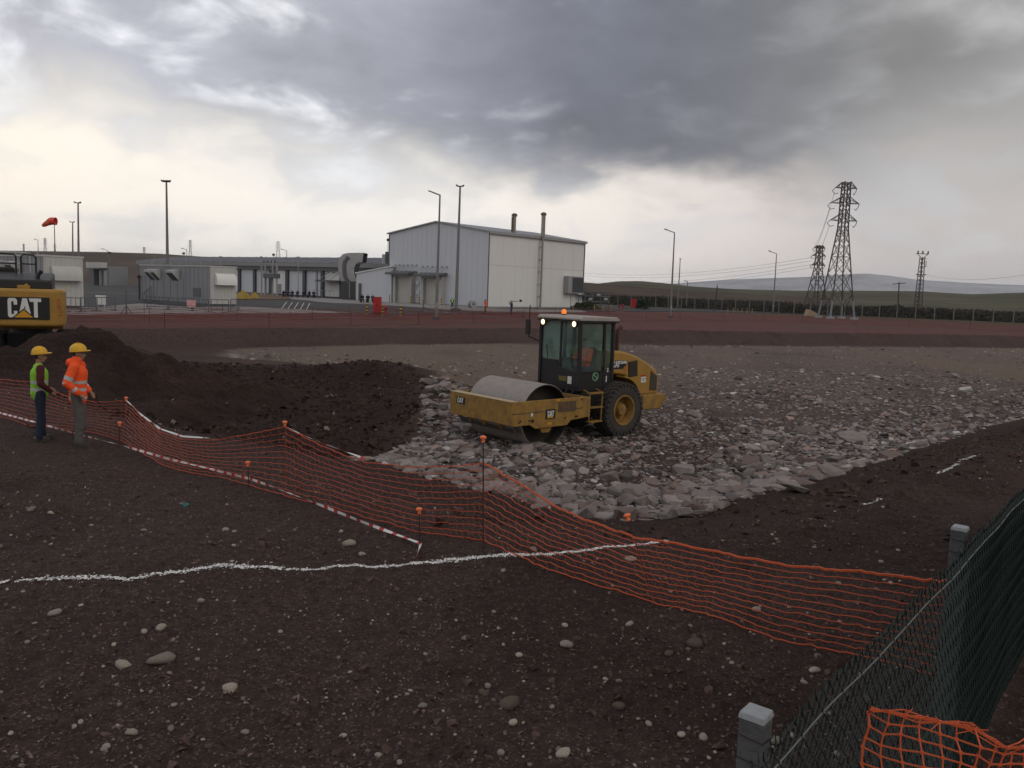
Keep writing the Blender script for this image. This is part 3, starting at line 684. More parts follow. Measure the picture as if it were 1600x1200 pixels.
def build_long_net():
    root = empty("safety_netting", (0, 0, 0), 0, "slack orange plastic safety net strung along the pit edge", "safety net", "orange safety nets")
    B = [on_ground(*b) for _, b in NET]; T = []
    for (t, b), g in zip(NET, B):
        q = AT(t[0], t[1], g[1] + 0.06)
        if q[2] < th(q[0], q[1]) + .1: q[2] = th(q[0], q[1]) + .1
        T.append(q)
    B = np.array(B); T = np.array(T); B[:, 2] += .015
    cuts = [0, 6, 12, 18, 22, len(NET) - 1]
    ns = 12
    for a, b in zip(cuts[:-1], cuts[1:]):
        m = MB(); idx = np.arange(a, b + 1); n = (b - a) * 10 + 1; tt = np.linspace(a, b, n)
        def curve(A): return np.stack([np.interp(tt, np.arange(len(A)), A[:, k]) for k in range(3)], -1)
        ct, cb = curve(T), curve(B); rows = []
        for s in range(ns):
            f = s / (ns - 1); f2 = f
            c = ct * (1 - f2) + cb * f2
            sag = np.abs(np.sin((tt - a) / (b - a) * math.pi)) * 0.03
            wig = 0.006 * np.sin(tt * 9 + s * 0.9) + 0.010 * np.sin(tt * 2.1 + s * 0.5 + a) + 0.007 * np.array([random.gauss(0, 1) for _ in tt])
            c = c + np.stack([wig * .3, wig * .8, wig * .32 - sag * (1 - f)], -1)
            gz = TH(c[:, 0], c[:, 1]); c[:, 2] = np.maximum(c[:, 2], gz + .008)
            rows.append(c)
            w = .0062 if s in (0, ns - 1) else .0041
            m.tube(c, w * ((1.25 if a < 18 else 1.9) if s == 0 else 1), 4, False)
        m.build("net_strands", M_ORANGE_D if a < 18 else M_ORANGE, root)["kind"] = "stuff"
        v = MB()
        for i in range(0, n, 2):
            v.tube([rows[s][min(n - 1, i + (s % 2))] for s in range(ns)], .0016, 3, False)
        v.build("net_ties", M_ORANGE_D, root)["kind"] = "stuff"
build_long_net()
# --- barrier tape, red and white
M_TW = mat("white_tape", (.62, .60, .58), .5); M_TR = mat("red_tape", (.42, .035, .035), .5)
def tape(points, width, label, name="barrier_tape", stripe=.22, twist=0.9, tail=None, hang=0.0, white=0.64):
    P = [Vector(p) for p in points]; out = []; 
    for a, b in zip(P[:-1], P[1:]):
        k = max(2, int((b - a).length / .04)); out += [a.lerp(b, i / k) for i in range(k)]
    out.append(P[-1]); m = MB(); run = 0.0
    side = []
    for i, p in enumerate(out):
        d = (out[min(i + 1, len(out) - 1)] - out[max(i - 1, 0)]).normalized()
        if i: run += (p - out[i - 1]).length
        th_ = twist * math.sin(run * 1.3) + 0.6 * twist * math.sin(run * 4.1 + 1)
        n = Vector((0, 0, 1)); x = (n - d * n.dot(d)).normalized(); y = d.cross(x)
        side.append(((x * math.cos(th_) + y * math.sin(th_)) * width / 2, run))
    for i in range(len(out) - 1):
        m.mi = 0 if ((side[i][1] / stripe) % 1.0) < white else 1
        a, b = out[i], out[i + 1]; sa, sb = side[i][0], side[i + 1][0]; e = Vector((0.0008, 0.0008, 0))
        m.add([a - sa, b - sb, b + sb, a + sa, a - sa + e, b - sb + e, b + sb + e, a + sa + e], [(0, 1, 2, 3), (7, 6, 5, 4), (0, 4, 5, 1), (3, 2, 6, 7)])
    o = m.build(name, [M_TW, M_TR]); return tag(o, label, "barrier tape")
def tp(u, v, h):    # a point h metres over the ground on a line of sight
    d = ray(u, v); t = np.linspace(3, 40, 2500) / d[1]; z = CAM_H + d[2] * t; g = TH(d[0] * t, d[1] * t) + h
    i = int(np.argmax(z < g)); return (d[0] * t[i], d[1] * t[i], CAM_H + d[2] * t[i])
tape([tp(-80, 622, .25), tp(0, 645, .22), tp(60, 661, .2), tp(120, 678, .17), tp(187, 695, .15), tp(260, 716, .1), tp(330, 733, .09), tp(390, 748, .1), tp(430, 762, .1), tp(500, 789, .08), tp(570, 817, .06), tp(652, 847, .05), tp(657, 850, .05), tp(655, 858, .03), tp(650, 871, .02)], .036, "red and white barrier tape running low in front of the net")
def top_pts(lo, hi, lift=.012):
    r = []
    for (t, b) in NET[lo:hi + 1]:
        g = on_ground(*b); q = AT(t[0], t[1], g[1] + .03); r.append((q[0], q[1], max(q[2], th(q[0], q[1]) + .1) + lift))
    return r
tape(top_pts(6, 10), .028, "pale twisted tape along the sagging top of the net", twist=1.6, stripe=.5, white=.9)
tape(top_pts(12, 15), .024, "thin pale tape along the net top right of its peak", twist=1.8, stripe=.4, white=.6)
# --- powdered lime lines
M_LIME = mat("lime_powder", (.74, .73, .71), .95, spec=.1)
def lime(paths, width, per_m, label):
    V = []; F = []
    for pth in paths:
        P = np.array([on_ground(u, v)[:2] for u, v in pth]); seg = np.hypot(*np.diff(P, axis=0).T); s = np.concatenate([[0], np.cumsum(seg)]); n = int(s[-1] * per_m)
        t = rng.uniform(0, s[-1], n); x = np.interp(t, s, P[:, 0]); y = np.interp(t, s, P[:, 1])
        dens = 0.60 + .95 * fbm(t * 1.0, t * 0 + 3.3, 1.3, 3, 601); keep = rng.random(n) < dens + .25
        x, y, t = x[keep], y[keep], t[keep]; n = len(x)
        lat = rng.normal(0, 1, n) * width * np.where(rng.random(n) < .15, 2.4, 1.0) * (0.8 + .5 * fbm(t, t * 0, 2.1, 2, 603))
        lat += 0.03 * fbm(t, t * 0 + 8, .9, 3, 607)
        y = y + lat; x = x + rng.normal(0, .01, n)
        z = TH(x, y) + rng.uniform(.006, .016, n); r = np.clip(np.exp(rng.normal(math.log(.0062), .5, n)), .0025, .018) * np.where(np.abs(lat) > 2 * width, .6, 1)
        a0 = rng.uniform(0, 6.28, n)
        o = len(V) and sum(len(q) for q in V)
        k = 5; ang = a0[:, None] + np.arange(k)[None] * 2 * np.pi / k + rng.normal(0, .2, (n, k)); rr = r[:, None] * rng.uniform(.6, 1.25, (n, k))
        W = np.stack([x[:, None] + rr * np.cos(ang), y[:, None] + rr * np.sin(ang), np.repeat(z[:, None], k, 1) + rng.normal(0, .002, (n, k))], -1)
        C = np.stack([x, y, z + r * .45], -1)[:, None, :]; W = np.concatenate([W, C], 1).reshape(-1, 3)
        b = o + np.arange(n)[:, None] * (k + 1)
        for i in range(k): F.append(np.concatenate([b + i, b + (i + 1) % k, b + k], 1))
        V.append(W)
    o = np_mesh("lime_line", np.vstack(V), np.vstack(F), M_LIME); return tag(o, label, "lime line", None, "stuff")
lime([[(-120, 915), (0, 912), (14, 908)], [(26, 910), (60, 908), (120, 905), (200, 907), (250, 897), (320, 890), (400, 888), (440, 890)], [(445, 891), (490, 892), (540, 886), (620, 886), (700, 878), (760, 872), (850, 868), (920, 860), (1000, 852), (1046, 847)]], .026, 900, "wavy white powdered lime line across the brown soil")
lime([[(1345, 790), (1376, 780)], [(1462, 742), (1480, 734), (1496, 726)], [(1498, 722), (1530, 711)]], .030, 330, "broken white lime dashes on the soil along the right pit edge")
# --- torn bit of teal plastic on the soil
p = on_ground(293, 793); m = MB()
for k in range(7):
    a = random.uniform(0, 6.28); b = a + random.uniform(1.5, 2.6); r = random.uniform(.03, .06); z0 = random.uniform(.01, .035)
    m.add([(0, 0, .02), (r * math.cos(a), r * math.sin(a), z0), (r * math.cos((a + b) / 2) * 1.2, r * math.sin((a + b) / 2) * 1.2, z0 + .02), (r * math.cos(b), r * math.sin(b), .01)], [(0, 1, 2, 3)])
tag(m.build("plastic_scrap", mat("teal_plastic", (.03, .11, .12), .6), None, loc=p), "crumpled scrap of dark teal plastic on the soil", "litter")

# ------------------------------------------------------------------ chain link fence
FO = np.array([3.41, 5.51]); FD = np.array([.632, .775]); FN = np.array([-.775, .632])    # a point, its run, and the pit side
FH = 1.64; S0, S1 = -5.2, 7.0
def fp(s, z, n=0.0): return (FO[0] + FD[0] * s + FN[0] * n, FO[1] + FD[1] * s + FN[1] * n, z)
M_GWIRE = mat("green_coated_wire", (.012, .026, .020), .5, 0, (.02, .03, .024), 30, .6)
M_ZINC = mat("galvanised_wire", (.20, .21, .21), .5, .5)
M_CONC = mat("weathered_concrete", (.115, .118, .12), .9, 0, (.06, .062, .066), 7, .9, .5, 40)
M_CONCT = mat("pale_concrete", (.34, .35, .36), .9, 0, (.22, .23, .24), 12, .9, .5, 40)
def shade_material():
    m = bpy.data.materials.new("green_shade_net"); m.use_nodes = True; nt = m.node_tree; N = nt.nodes.new; L = nt.links.new
    b = nt.nodes["Principled BSDF"]; b.inputs["Base Color"].default_value = (.008, .020, .017, 1); b.inputs["Roughness"].default_value = .8
    tc = N("ShaderNodeTexCoord"); v = N("ShaderNodeTexVoronoi"); v.inputs["Scale"].default_value = 62; v.inputs["Randomness"].default_value = .55
    L(tc.outputs["Object"], v.inputs["Vector"])
    n = N("ShaderNodeTexNoise"); n.inputs["Scale"].default_value = 2.2; n.inputs["Detail"].default_value = 4; L(tc.outputs["Object"], n.inputs["Vector"])
    mr = N("ShaderNodeMapRange"); L(n.outputs[0], mr.inputs[0]); mr.inputs[1].default_value = .35; mr.inputs[2].default_value = .75; mr.inputs[3].default_value = .16; mr.inputs[4].default_value = .42
    lt = N("ShaderNodeMath"); lt.operation = 'LESS_THAN'; L(v.outputs["Distance"], lt.inputs[0]); L(mr.outputs[0], lt.inputs[1])
    t = N("ShaderNodeBsdfTransparent"); x = N("ShaderNodeMixShader"); L(lt.outputs[0], x.inputs[0]); L(b.outputs[0], x.inputs[1]); L(t.outputs[0], x.inputs[2])
    L(x.outputs[0], nt.nodes["Material Output"].inputs[0]); return m
def build_chain_fence():
    root = empty("chain_link_fence", fp(0, 0), 0, "dark green chain link fence with concrete posts at the right edge", "fence")
    o0 = Vector(fp(0, 0))
    def q(s, z, n=0.0): return Vector(fp(s, z, n)) - o0
    m = MB(); cell = .066; L_ = S1 - S0; nseg = 26
    def bulge(s, z): return .006 * math.sin(s * 1.9 + z * 1.3) + .004 * math.sin(s * 5.1 - z * 3)
    k = int((L_ + FH) / cell) + 1
    for fam in (0, 1):
        for i in range(k):
            s_start = S0 - (FH if fam == 0 else 0) + i * cell
            pts = []
            for j in range(nseg + 1):
                z = .03 + (FH - .03) * j / nseg; s = s_start + z if fam == 0 else s_start + (0 if fam else 0) + (FH - z) - FH * 0 - FH + FH * 0
                if fam == 1: s = s_start - z + (FH if False else 0)
                if S0 <= s <= S1: pts.append(q(s, z + .008 * math.sin(s * 3.3), bulge(s, z) + (.0035 if (j % 2) == fam else -.0035)))
            if len(pts) > 1:
                m.tube(pts, .0030, 3, False)
    for i in range(int(L_ / cell)):     # twisted barb ends along the top edge
        s = S0 + i * cell
        for dz in (-.015, .02):
            m.tube([q(s + dz, FH - .02, bulge(s, FH)), q(s + dz * .3 + random.gauss(0, .006), FH + .012 + random.uniform(0, .010), bulge(s, FH) + random.gauss(0, .006))], .0026, 3, False)
    m.build("wire_mesh", M_GWIRE, root)["kind"] = "stuff"
    m = MB(); pts = [q(S0 + i * .1, FH - .065 + .003 * math.sin(i * .25) + .002 * math.sin(i * .9), bulge(S0 + i * .1, FH) - .014) for i in range(int(L_ / .1))]
    m.tube(pts, .0028, 5, False)
    for i in range(1, len(pts), 2):     # wire loops
        m.tube([pts[i] + Vector((0, 0, .006)), pts[i] + Vector((FD[0] * .02, FD[1] * .02, -.006))], .0044, 4, False)
    m.build("tension_wire", M_ZINC, root)
    # shade net hung on the pit side of the mesh
    m = MB(); ss = np.linspace(-1.35, S1, 120); zs = np.linspace(.02, FH - .05, 16)
    for s in ss:
        for z in zs:
            m.v.append(tuple(q(s + .05 * math.sin(z * 5) * (s < -1.2), z, .020 + .003 * math.sin(s * 6.1 + z))))
    nz = len(zs); m.f = [(i * nz + j, (i + 1) * nz + j, (i + 1) * nz + j + 1, i * nz + j + 1) for i in range(len(ss) - 1) for j in range(nz - 1)]; m.m = [0] * len(m.f)
    m.build("shade_net", shade_material(), root, True)
    # concrete posts on the pit side
    for (u, v) in ((1204, 1120), (1499, 823)):
        c = G(u, v, 1.58); s = float(np.dot(c[:2] - FO, FD)); post(root, q, s, .16)
    post(root, q, float(np.dot(G(1497, 821, 1.6)[:2] - FO, FD)) + 3.1, .16)
def post(root, q, s, n):
    c = q(s, 0, n); ang = math.atan2(FD[1], FD[0])
    m = MB(); m.box((0, 0, .76), (.086, .086, 1.60)); o = m.build("post", M_CONC, root, False, .008); o.location = c; o.rotation_euler = (0, 0, ang)
    m = MB(); m.box((0, 0, 1.573), (.092, .092, .026), taper=(.9, .9)); t = m.build("post_cap", M_CONCT, o, False, .006)
    m = MB()
    for z in (1.50, 1.42):
        m.tube([(-.046, -.046, z), (.046, -.046, z - .01), (.046, .046, z), (-.046, .046, z + .008), (-.046, -.046, z)], .0022, 4)
    m.tube([(.0, -.046, 1.47), (.0, -.10, 1.46), (.0, -.16, 1.49)], .0022, 4)
    m.build("binding_wire", M_REBAR, o)
build_chain_fence()
# --- coarse torn plastic mesh hanging inside the fence, nearest the camera
def build_near_net():
    top = [AT(1362, 1108, 2.92), AT(1395, 1117, 2.9), AT(1430, 1121, 2.88), AT(1470, 1130, 2.88), AT(1510, 1141, 2.88), AT(1550, 1153, 2.88), AT(1600, 1163, 2.9), AT(1660, 1172, 2.95), AT(1740, 1180, 3.0), AT(1830, 1186, 3.05)]
    top = np.array(top); root = empty("safety_netting", (top[0][0], top[0][1], 0), 0, "torn bright orange plastic mesh hanging in the bottom right corner", "safety net", "orange safety nets")
    o0 = np.array([top[0][0], top[0][1], 0]); cell = .062
    seg = np.linalg.norm(np.diff(top, axis=0), axis=1); s = np.concatenate([[0], np.cumsum(seg)]); n = int(s[-1] / cell)
    cols = []
    for i in range(n + 1):
        t = i * cell; b = np.array([np.interp(t, s, top[:, k]) for k in range(3)]); col = []
        H = b[2] - .05; nr = int(H / .043)
        for j in range(nr):
            z = b[2] - j * .043
            col.append(b + np.array([.008 * math.sin(j * 1.1 + i), .03 * math.sin(i * .7 + j * .35) + .01 * random.gauss(0, 1) * (j < 2), z - b[2] + .006 * random.gauss(0, 1) - .012 * math.sin(i * .9)]) - o0)
        cols.append(col)
    nr = min(len(c) for c in cols); strips = MB(); ties = MB(); knots = MB()
    for j in range(nr):
        pts = [cols[i][j] for i in range(n + 1)]
        for i in range(n):
            if random.random() < .03: continue
            strips.bar(pts[i], pts[i + 1], .003, .0055 if j else .009)
    for i in range(n + 1):
        for j in range(nr - 1): ties.bar(cols[i][j], cols[i][j + 1],   .003, .005 + .003 * (i == 0), up=(1, 0, 0))
        for j in range(nr): knots.box(cols[i][j], (.013, .005, .010))
    # doubled frayed edge
    for k in range(3):
        pts = [Vector(cols[i][0]) + Vector((0, .01 * k, .012 * math.sin(i * 1.7 + k * 2) + .004 * k - .008)) for i in range(n + 1)]
        strips.tube(pts, .0028, 4, False)
    for k in range(34):
        i = random.randrange(n); a = Vector(cols[i][0]); strips.bar(a, a + Vector((random.gauss(0, .03), random.gauss(0, .015), random.uniform(-.03, .035))), .0022, .003)
    for q, nm in ((strips, "net_strands"), (ties, "net_ties"), (knots, "net_knots")): q.build(nm, M_ORANGE, root)["kind"] = "stuff"
build_near_net()
# ================================================================== PEOPLE
def rcone(m, a, b, r0, r1, n=12, flat=1.0):
    a = Vector(a); b = Vector(b); d = b - a; l = d.length
    d = d / l if l > 1e-6 else Vector((0, 0, 1)); u = d.orthogonal().normalized(); w = d.cross(u); prof = []
    for k in range(5): t = math.pi / 2 * (k / 4); prof.append((-math.cos(t) * r0, math.sin(t) * r0))
    for k in range(5): t = math.pi / 2 * (k / 4); prof.append((l + math.sin(t) * r1, math.cos(t) * r1))
    prof[0] = (prof[0][0], r0 * .08); prof[-1] = (prof[-1][0], r1 * .08)
    vs = [a + d * t + (u * math.cos(2 * math.pi * i / n) + w * math.sin(2 * math.pi * i / n)) * r for t, r in prof for i in range(n)]
    k = len(prof); fs = [(i * n + j, i * n + (j + 1) % n, (i + 1) * n + (j + 1) % n, (i + 1) * n + j) for i in range(k - 1) for j in range(n)]
    fs += [tuple(range(n - 1, -1, -1)), tuple(range((k - 1) * n, k * n))]; m.add(vs, fs)
def ellip(m, c, r): m.ball(c, r, 14, 10)
def fuse(mb, name, mats, parent, voxel=.012, smooth=3, pick=None):
    """melt overlapping rounded pieces into one continuous skin"""
    me = bpy.data.meshes.new(name); me.from_pydata(mb.v, [], mb.f)
    bm = bmesh.new(); bm.from_mesh(me); bmesh.ops.recalc_face_normals(bm, faces=bm.faces); bm.to_mesh(me); bm.free()
    t = bpy.data.objects.new(name, me); COL.objects.link(t)
    r = t.modifiers.new("r", 'REMESH'); r.mode = 'VOXEL'; r.voxel_size = voxel
    s = t.modifiers.new("s", 'SMOOTH'); s.iterations = smooth; s.factor = .5
    dg = bpy.context.evaluated_depsgraph_get(); dg.update()
    new = bpy.data.meshes.new_from_object(t.evaluated_get(dg)); new.name = name
    bpy.data.objects.remove(t); bpy.data.meshes.remove(me)
    new.materials.clear()
    for q in (mats if isinstance(mats, (list, tuple)) else [mats]): new.materials.append(q)
    new.shade_smooth()
    if pick:
        for p in new.polygons: p.material_index = pick(p.center)
    o = bpy.data.objects.new(name, new); COL.objects.link(o); o.parent = parent; return o
M_SKIN = mat("skin", (.30, .17, .115), .6, 0, (.26, .14, .09), 12, .6)
M_HAIR = mat("dark_hair", (.015, .012, .01), .7)
M_HELM = mat("yellow_helmet_plastic", (.70, .40, .02), .35, 0, (.60, .34, .02), 8, .5)
M_BAND = mat("reflective_band", (.42, .43, .42), .35)
M_BOOT = mat("dusty_boot_leather", (.035, .03, .026), .8, 0, (.06, .05, .042), 14, .8)
def cloth(name, c, k=.7): return mat(name, c, .85, 0, tuple(x * k for x in c), 7, .9, 1.0, 9, .2)
M_LIMEVEST = cloth("lime_vest", (.30, .62, .06)); M_MAROON = cloth("maroon_knit", (.085, .022, .025)); M_JEANS = cloth("dark_blue_jeans", (.028, .035, .060))
M_ORJKT = cloth("orange_hivis_jacket", (.95, .115, .03), .8); M_GREYTR = cloth("grey_trousers", (.115, .11, .105)); M_NAVY = cloth("navy_overalls", (.05, .05, .13)); M_OCHRE = cloth("ochre_trousers", (.22, .12, .045)); M_BLACKC = cloth("black_cloth", (.014, .015, .018)); M_TEAL = cloth("dark_teal_cloth", (.015, .055, .06))
def hand(m, w, d, side, curl=.5, s=1.0):
    """palm, four fingers of unequal length bent at the knuckles, thumb from the side"""
    w = Vector(w); d = Vector(d).normalized(); up = Vector((0, 0, 1)); x = d.cross(up)
    x = x.normalized() if x.length > .1 else Vector((0, side, 0)); nrm = x.cross(d).normalized()
    rcone(m, w, w + d * .06 * s, .026 * s, .034 * s, 8)
    for i, (o, l) in enumerate(((-.030, .070), (-.010, .080), (.010, .075), (.029, .058))):
        a = w + d * .078 * s + x * o * s; k = (d + nrm * -curl * .5).normalized(); k2 = (d * (1 - curl) - nrm * curl).normalized()
        b = a + k * l * .5 * s; rcone(m, a - d * .02 * s, b, .0105 * s, .0095 * s, 6); rcone(m, b, b + k2 * l * .5 * s, .0095 * s, .008 * s, 6)
    t = w + d * .03 * s - x * .026 * s * side; b = t + (d * .6 - x * .7 * side).normalized() * .035 * s
    rcone(m, t, b, .013 * s, .011 * s, 6); rcone(m, b, b + (d - nrm * .3).normalized() * .03 * s, .011 * s, .009 * s, 6)
def person(loc, rz, label, H=1.76, pose=None, top=M_ORJKT, sleeves=None, legs=M_GREYTR, helmet=M_HELM, bands=True, vox=.011, vest=None, seated=False, group=None, hood=False, lean=0.0, detail=True, zoff=0.0):
    root = empty("person", (loc[0], loc[1], loc[2] + zoff), rz, label, "person", group); k = H / 1.76
    P = dict(hipL=(0, .09, .92), hipR=(0, -.09, .92), kneeL=(.03, .10, .50), kneeR=(.02, -.11, .50), ankL=(-.01, .11, .09), ankR=(-.03, -.12, .09),
             shL=(0, .19, 1.42), shR=(0, -.19, 1.42), elL=(-.03, .26, 1.14), elR=(-.03, -.26, 1.14), haL=(.10, .22, .92), haR=(.10, -.22, .92),
             waist=(0, 0, 1.05), chest=(.005, 0, 1.30), neck=(.0, 0, 1.50), head=(.025, 0, 1.635), look=(1, 0, 0))
    if pose: P.update(pose)
    V = {a: Vector(b) * k if a != 'look' else Vector(b) for a, b in P.items()}
    hip = (V['hipL'] + V['hipR']) / 2; look = V['look'].normalized(); side = Vector((-look.y, look.x, 0)).normalized()
    # body: one continuous figure
    m = MB(); r = rcone
    def limb(a, b, r0, r1, mm=None, n=12): rcone(mm if mm is not None else m, V[a], V[b], r0 * k, r1 * k, n)
    r(m, hip, V['waist'], .125 * k, .115 * k); r(m, V['waist'], V['chest'], .115 * k, .125 * k); r(m, V['chest'], V['neck'], .11 * k, .055 * k)
    r(m, V['shL'], V['shR'], .06 * k, .06 * k); r(m, V['neck'], V['head'] - look * .01, .052 * k, .055 * k)
    hd = V['head']; ellip(m, hd + Vector((0, 0, .02)) * k, (.098 * k, .078 * k, .112 * k)); r(m, hd - Vector((0, 0, .055)) * k + look * .03 * k, hd - Vector((0, 0, .085)) * k + look * .055 * k, .05 * k, .030 * k)
    if detail:
        r(m, hd + look * .085 * k + Vector((0, 0, .015)) * k, hd + look * .112 * k - Vector((0, 0, .022)) * k, .011 * k, .016 * k, 8)   # nose
        r(m, hd + look * .088 * k - Vector((0, 0, .05)) * k - side * .02 * k, hd + look * .088 * k - Vector((0, 0, .05)) * k + side * .02 * k, .012 * k, .012 * k, 6)   # lips
        for s_ in (1, -1):
            r(m, hd + side * s_ * .076 * k + Vector((0, 0, -.02)) * k, hd + side * s_ * .082 * k + Vector((0, 0, .022)) * k, .013 * k, .017 * k, 8)
            r(m, hd + look * .076 * k + side * s_ * .032 * k + Vector((0, 0, .040)) * k, hd + look * .070 * k + side * s_ * .05 * k + Vector((0, 0, .036)) * k, .016 * k, .014 * k, 6)
    for L in 'LR':
        limb('sh' + L, 'el' + L, .050, .040); limb('el' + L, 'ha' + L, .038, .027); limb('hip' + L, 'knee' + L, .082, .056); limb('knee' + L, 'ank' + L, .052, .038)
        if detail: hand(m, V['ha' + L], (V['ha' + L] - V['el' + L]), 1 if L == 'L' else -1, .55, k)
        else: r(m, V['ha' + L], V['ha' + L] + (V['ha' + L] - V['el' + L]).normalized() * .1, .03, .03, 8)
        a = V['ank' + L]; r(m, a - Vector((.03, 0, .02)), a + Vector((.12, 0, -.04)), .045, .035, 8)
    hz = hd.z
    def pk(c):
        q = Vector(c) - hd; return 1 if (q.z > .045 * k or (q.dot(look) < -.025 * k and q.z > -.045 * k and q.length < .16 * k)) else 0
    fuse(m, "body", [M_SKIN, M_HAIR], root, vox, 2, pk)
    if detail:
        for s_ in (1, -1):
            e = MB(); e.ball(hd + look * .088 * k + side * s_ * .031 * k + Vector((0, 0, .016)) * k, .011 * k, 8, 6); e.build("eye", mat("eye", (.02, .015, .012), .2), root, True)
    # trousers
    m = MB(); r(m, hip - Vector((0, 0, .02)), V['waist'] - Vector((0, 0, .02)), .142 * k, .13 * k)
    for L in 'LR':
        limb('hip' + L, 'knee' + L, .100, .074, m); limb('knee' + L, 'ank' + L, .074, .068, m)
        q = V['knee' + L]; r(m, q + Vector((.02, 0, -.03)), q + Vector((.015, 0, -.16)), .062 * k, .068 * k)
        a = V['ank' + L]; r(m, a + Vector((0, 0, .05)), a + Vector((.012, 0, -.01)), .074 * k, .070 * k)
    fuse(m, "trousers", legs, root, vox * 1.15, 3)
    for L in 'LR':
        a = V['ank' + L]; m = MB(); r(m, a + Vector((-.035, 0, -.035)), a + Vector((.145, 0, -.045)), .052 * k, .042 * k); r(m, a + Vector((0, 0, .04)), a + Vector((0, 0, -.03)), .056, .055); m.box(a + Vector((.055, 0, -.078)), (.29 * k, .095 * k, .024))
        fuse(m, "boot", M_BOOT, root, max(vox * .9, .012), 1)
    # top garment
    def torso(m, g, hem):
        r(m, Vector((hip.x, 0, hem)) if not seated else hip, V['waist'], (.150 + g) * k, (.142 + g) * k); r(m, V['waist'], V['chest'], (.142 + g) * k, (.148 + g) * k); r(m, V['chest'], V['neck'] - Vector((0, 0, .05)), (.140 + g) * k, (.07 + g) * k)
        r(m, V['shL'] - Vector((0, .03, .01)), V['shR'] + Vector((0, .03, -.01)), (.070 + g) * k, (.070 + g) * k)
    m = MB(); torso(m, 0 if not vest else -.012, hip.z - (.06 if hood else .0))
    for L in 'LR':
        e = .012 if hood else 0; limb('sh' + L, 'el' + L, .076 + e, .062 + e, m); a = V['el' + L]; b = V['ha' + L]; r(m, a, a.lerp(b, .86), (.062 + e) * k, (.046 + e) * k)
        q = V['sh' + L].lerp(a, .55); r(m, q, q.lerp(a, .3), (.074 + e) * k, (.07 + e) * k)
    if hood: r(m, V['neck'] + Vector((-.09, -.06, -.01)), V['neck'] + Vector((-.09, .06, -.01)), .075, .075); r(m, V['neck'] + Vector((-.03, 0, -.03)), V['neck'] + Vector((0, 0, .035)), .105, .088)
    def bandpick(c):
        z = c.z / k
        for L in 'LR':
            a, b = V['sh' + L], V['el' + L]; q = Vector(c); t = (q - a).dot(b - a) / (b - a).length_squared; w = (q - a - (b - a) * t).length
            side_ok = abs(q.y) > .17 * k
            if hood and w < .105 and .62 < t < .84 and side_ok: return 1
            a2 = V['ha' + L]; t = (q - b).dot(a2 - b) / (a2 - b).length_squared; w = (q - b - (a2 - b) * t).length
            if hood and w < .09 and .50 < t < .68: return 1
            if w < .085 and t > -.1: return 0
        if not seated and (.985 < z < 1.035 or 1.12 < z < 1.17): return 1
        if not seated and hood and .845 < z < .885: return 1
        return 0
    main = sleeves if (vest and sleeves) else top
    fuse(m, "jacket" if not vest else "sweater", [main, M_BAND] if (bands and not vest) else main, root, vox * 1.15, 3, bandpick if (bands and not vest) else None)
    if vest:
        m = MB(); torso(m, .010, hip.z + .0); fuse(m, "vest", [vest, M_BAND], root, vox * 1.15, 3, bandpick)
    if helmet:
        h = MB(); R0 = .128 * k; prof = [(R0 * 1.02, 0), (R0 * 1.0, .03 * k), (R0 * .93, .07 * k), (R0 * .75, .105 * k), (R0 * .45, .128 * k), (R0 * .12, .136 * k), (0.001, .137 * k)]
        h.lathe(prof, 'Z', (0, 0, 0), 20)
        n = 20; ring = []
        for i in range(n):
            a = 2 * math.pi * i / n; ext = .012 + .060 * max(0, math.cos(a)) ** 3
            ring.append(((R0 + ext * k) * math.cos(a), (R0 + .01) * math.sin(a)))
        h.prism(ring, -.006, .006, 'XY'); 
        for i in (-1, 0, 1): h.tube([(R0 * .98 * math.cos(t), i * .035 * k, .0 + .142 * k * math.sin(t) * (1 - abs(i) * .04)) for t in np.linspace(.25, 2.9, 12)], .007, 5)
        o = h.build("helmet", helmet, root, True); o.location = hd + Vector((0, 0, .052)) * k - look * .004; o.rotation_euler = (0, -.08, math.atan2(look.y, look.x)); o.scale = (1.06, .94, 1)
    return root
mp = on_ground(64, 689)
person(mp, R_(38), "worker in lime green vest and yellow helmet watching the roller", 1.60, dict(haR=(.17, -.24, .96), elR=(-.02, -.27, 1.14), haL=(.2, .12, 1.0), ankR=(-.05, -.10, .09), ankL=(.04, .12, .09), kneeR=(0, -.09, .5), look=(1, -.25, -.05)), top=M_LIMEVEST, sleeves=M_MAROON, legs=M_JEANS, vest=M_LIMEVEST)
mp = on_ground(124, 697)
person(mp, R_(12), "worker in orange hooded jacket and grey trousers wearing yellow helmet", 1.70, dict(elR=(-.10, -.27, 1.15), haR=(.09, -.22, .95), elL=(-.04, .27, 1.14), haL=(.15, .17, .95), kneeR=(.04, -.09, .5), ankR=(.02, -.09, .09), ankL=(-.03, .10, .09), chest=(.02, 0, 1.3), look=(1, -.1, 0)), top=M_ORJKT, legs=M_GREYTR, hood=True)

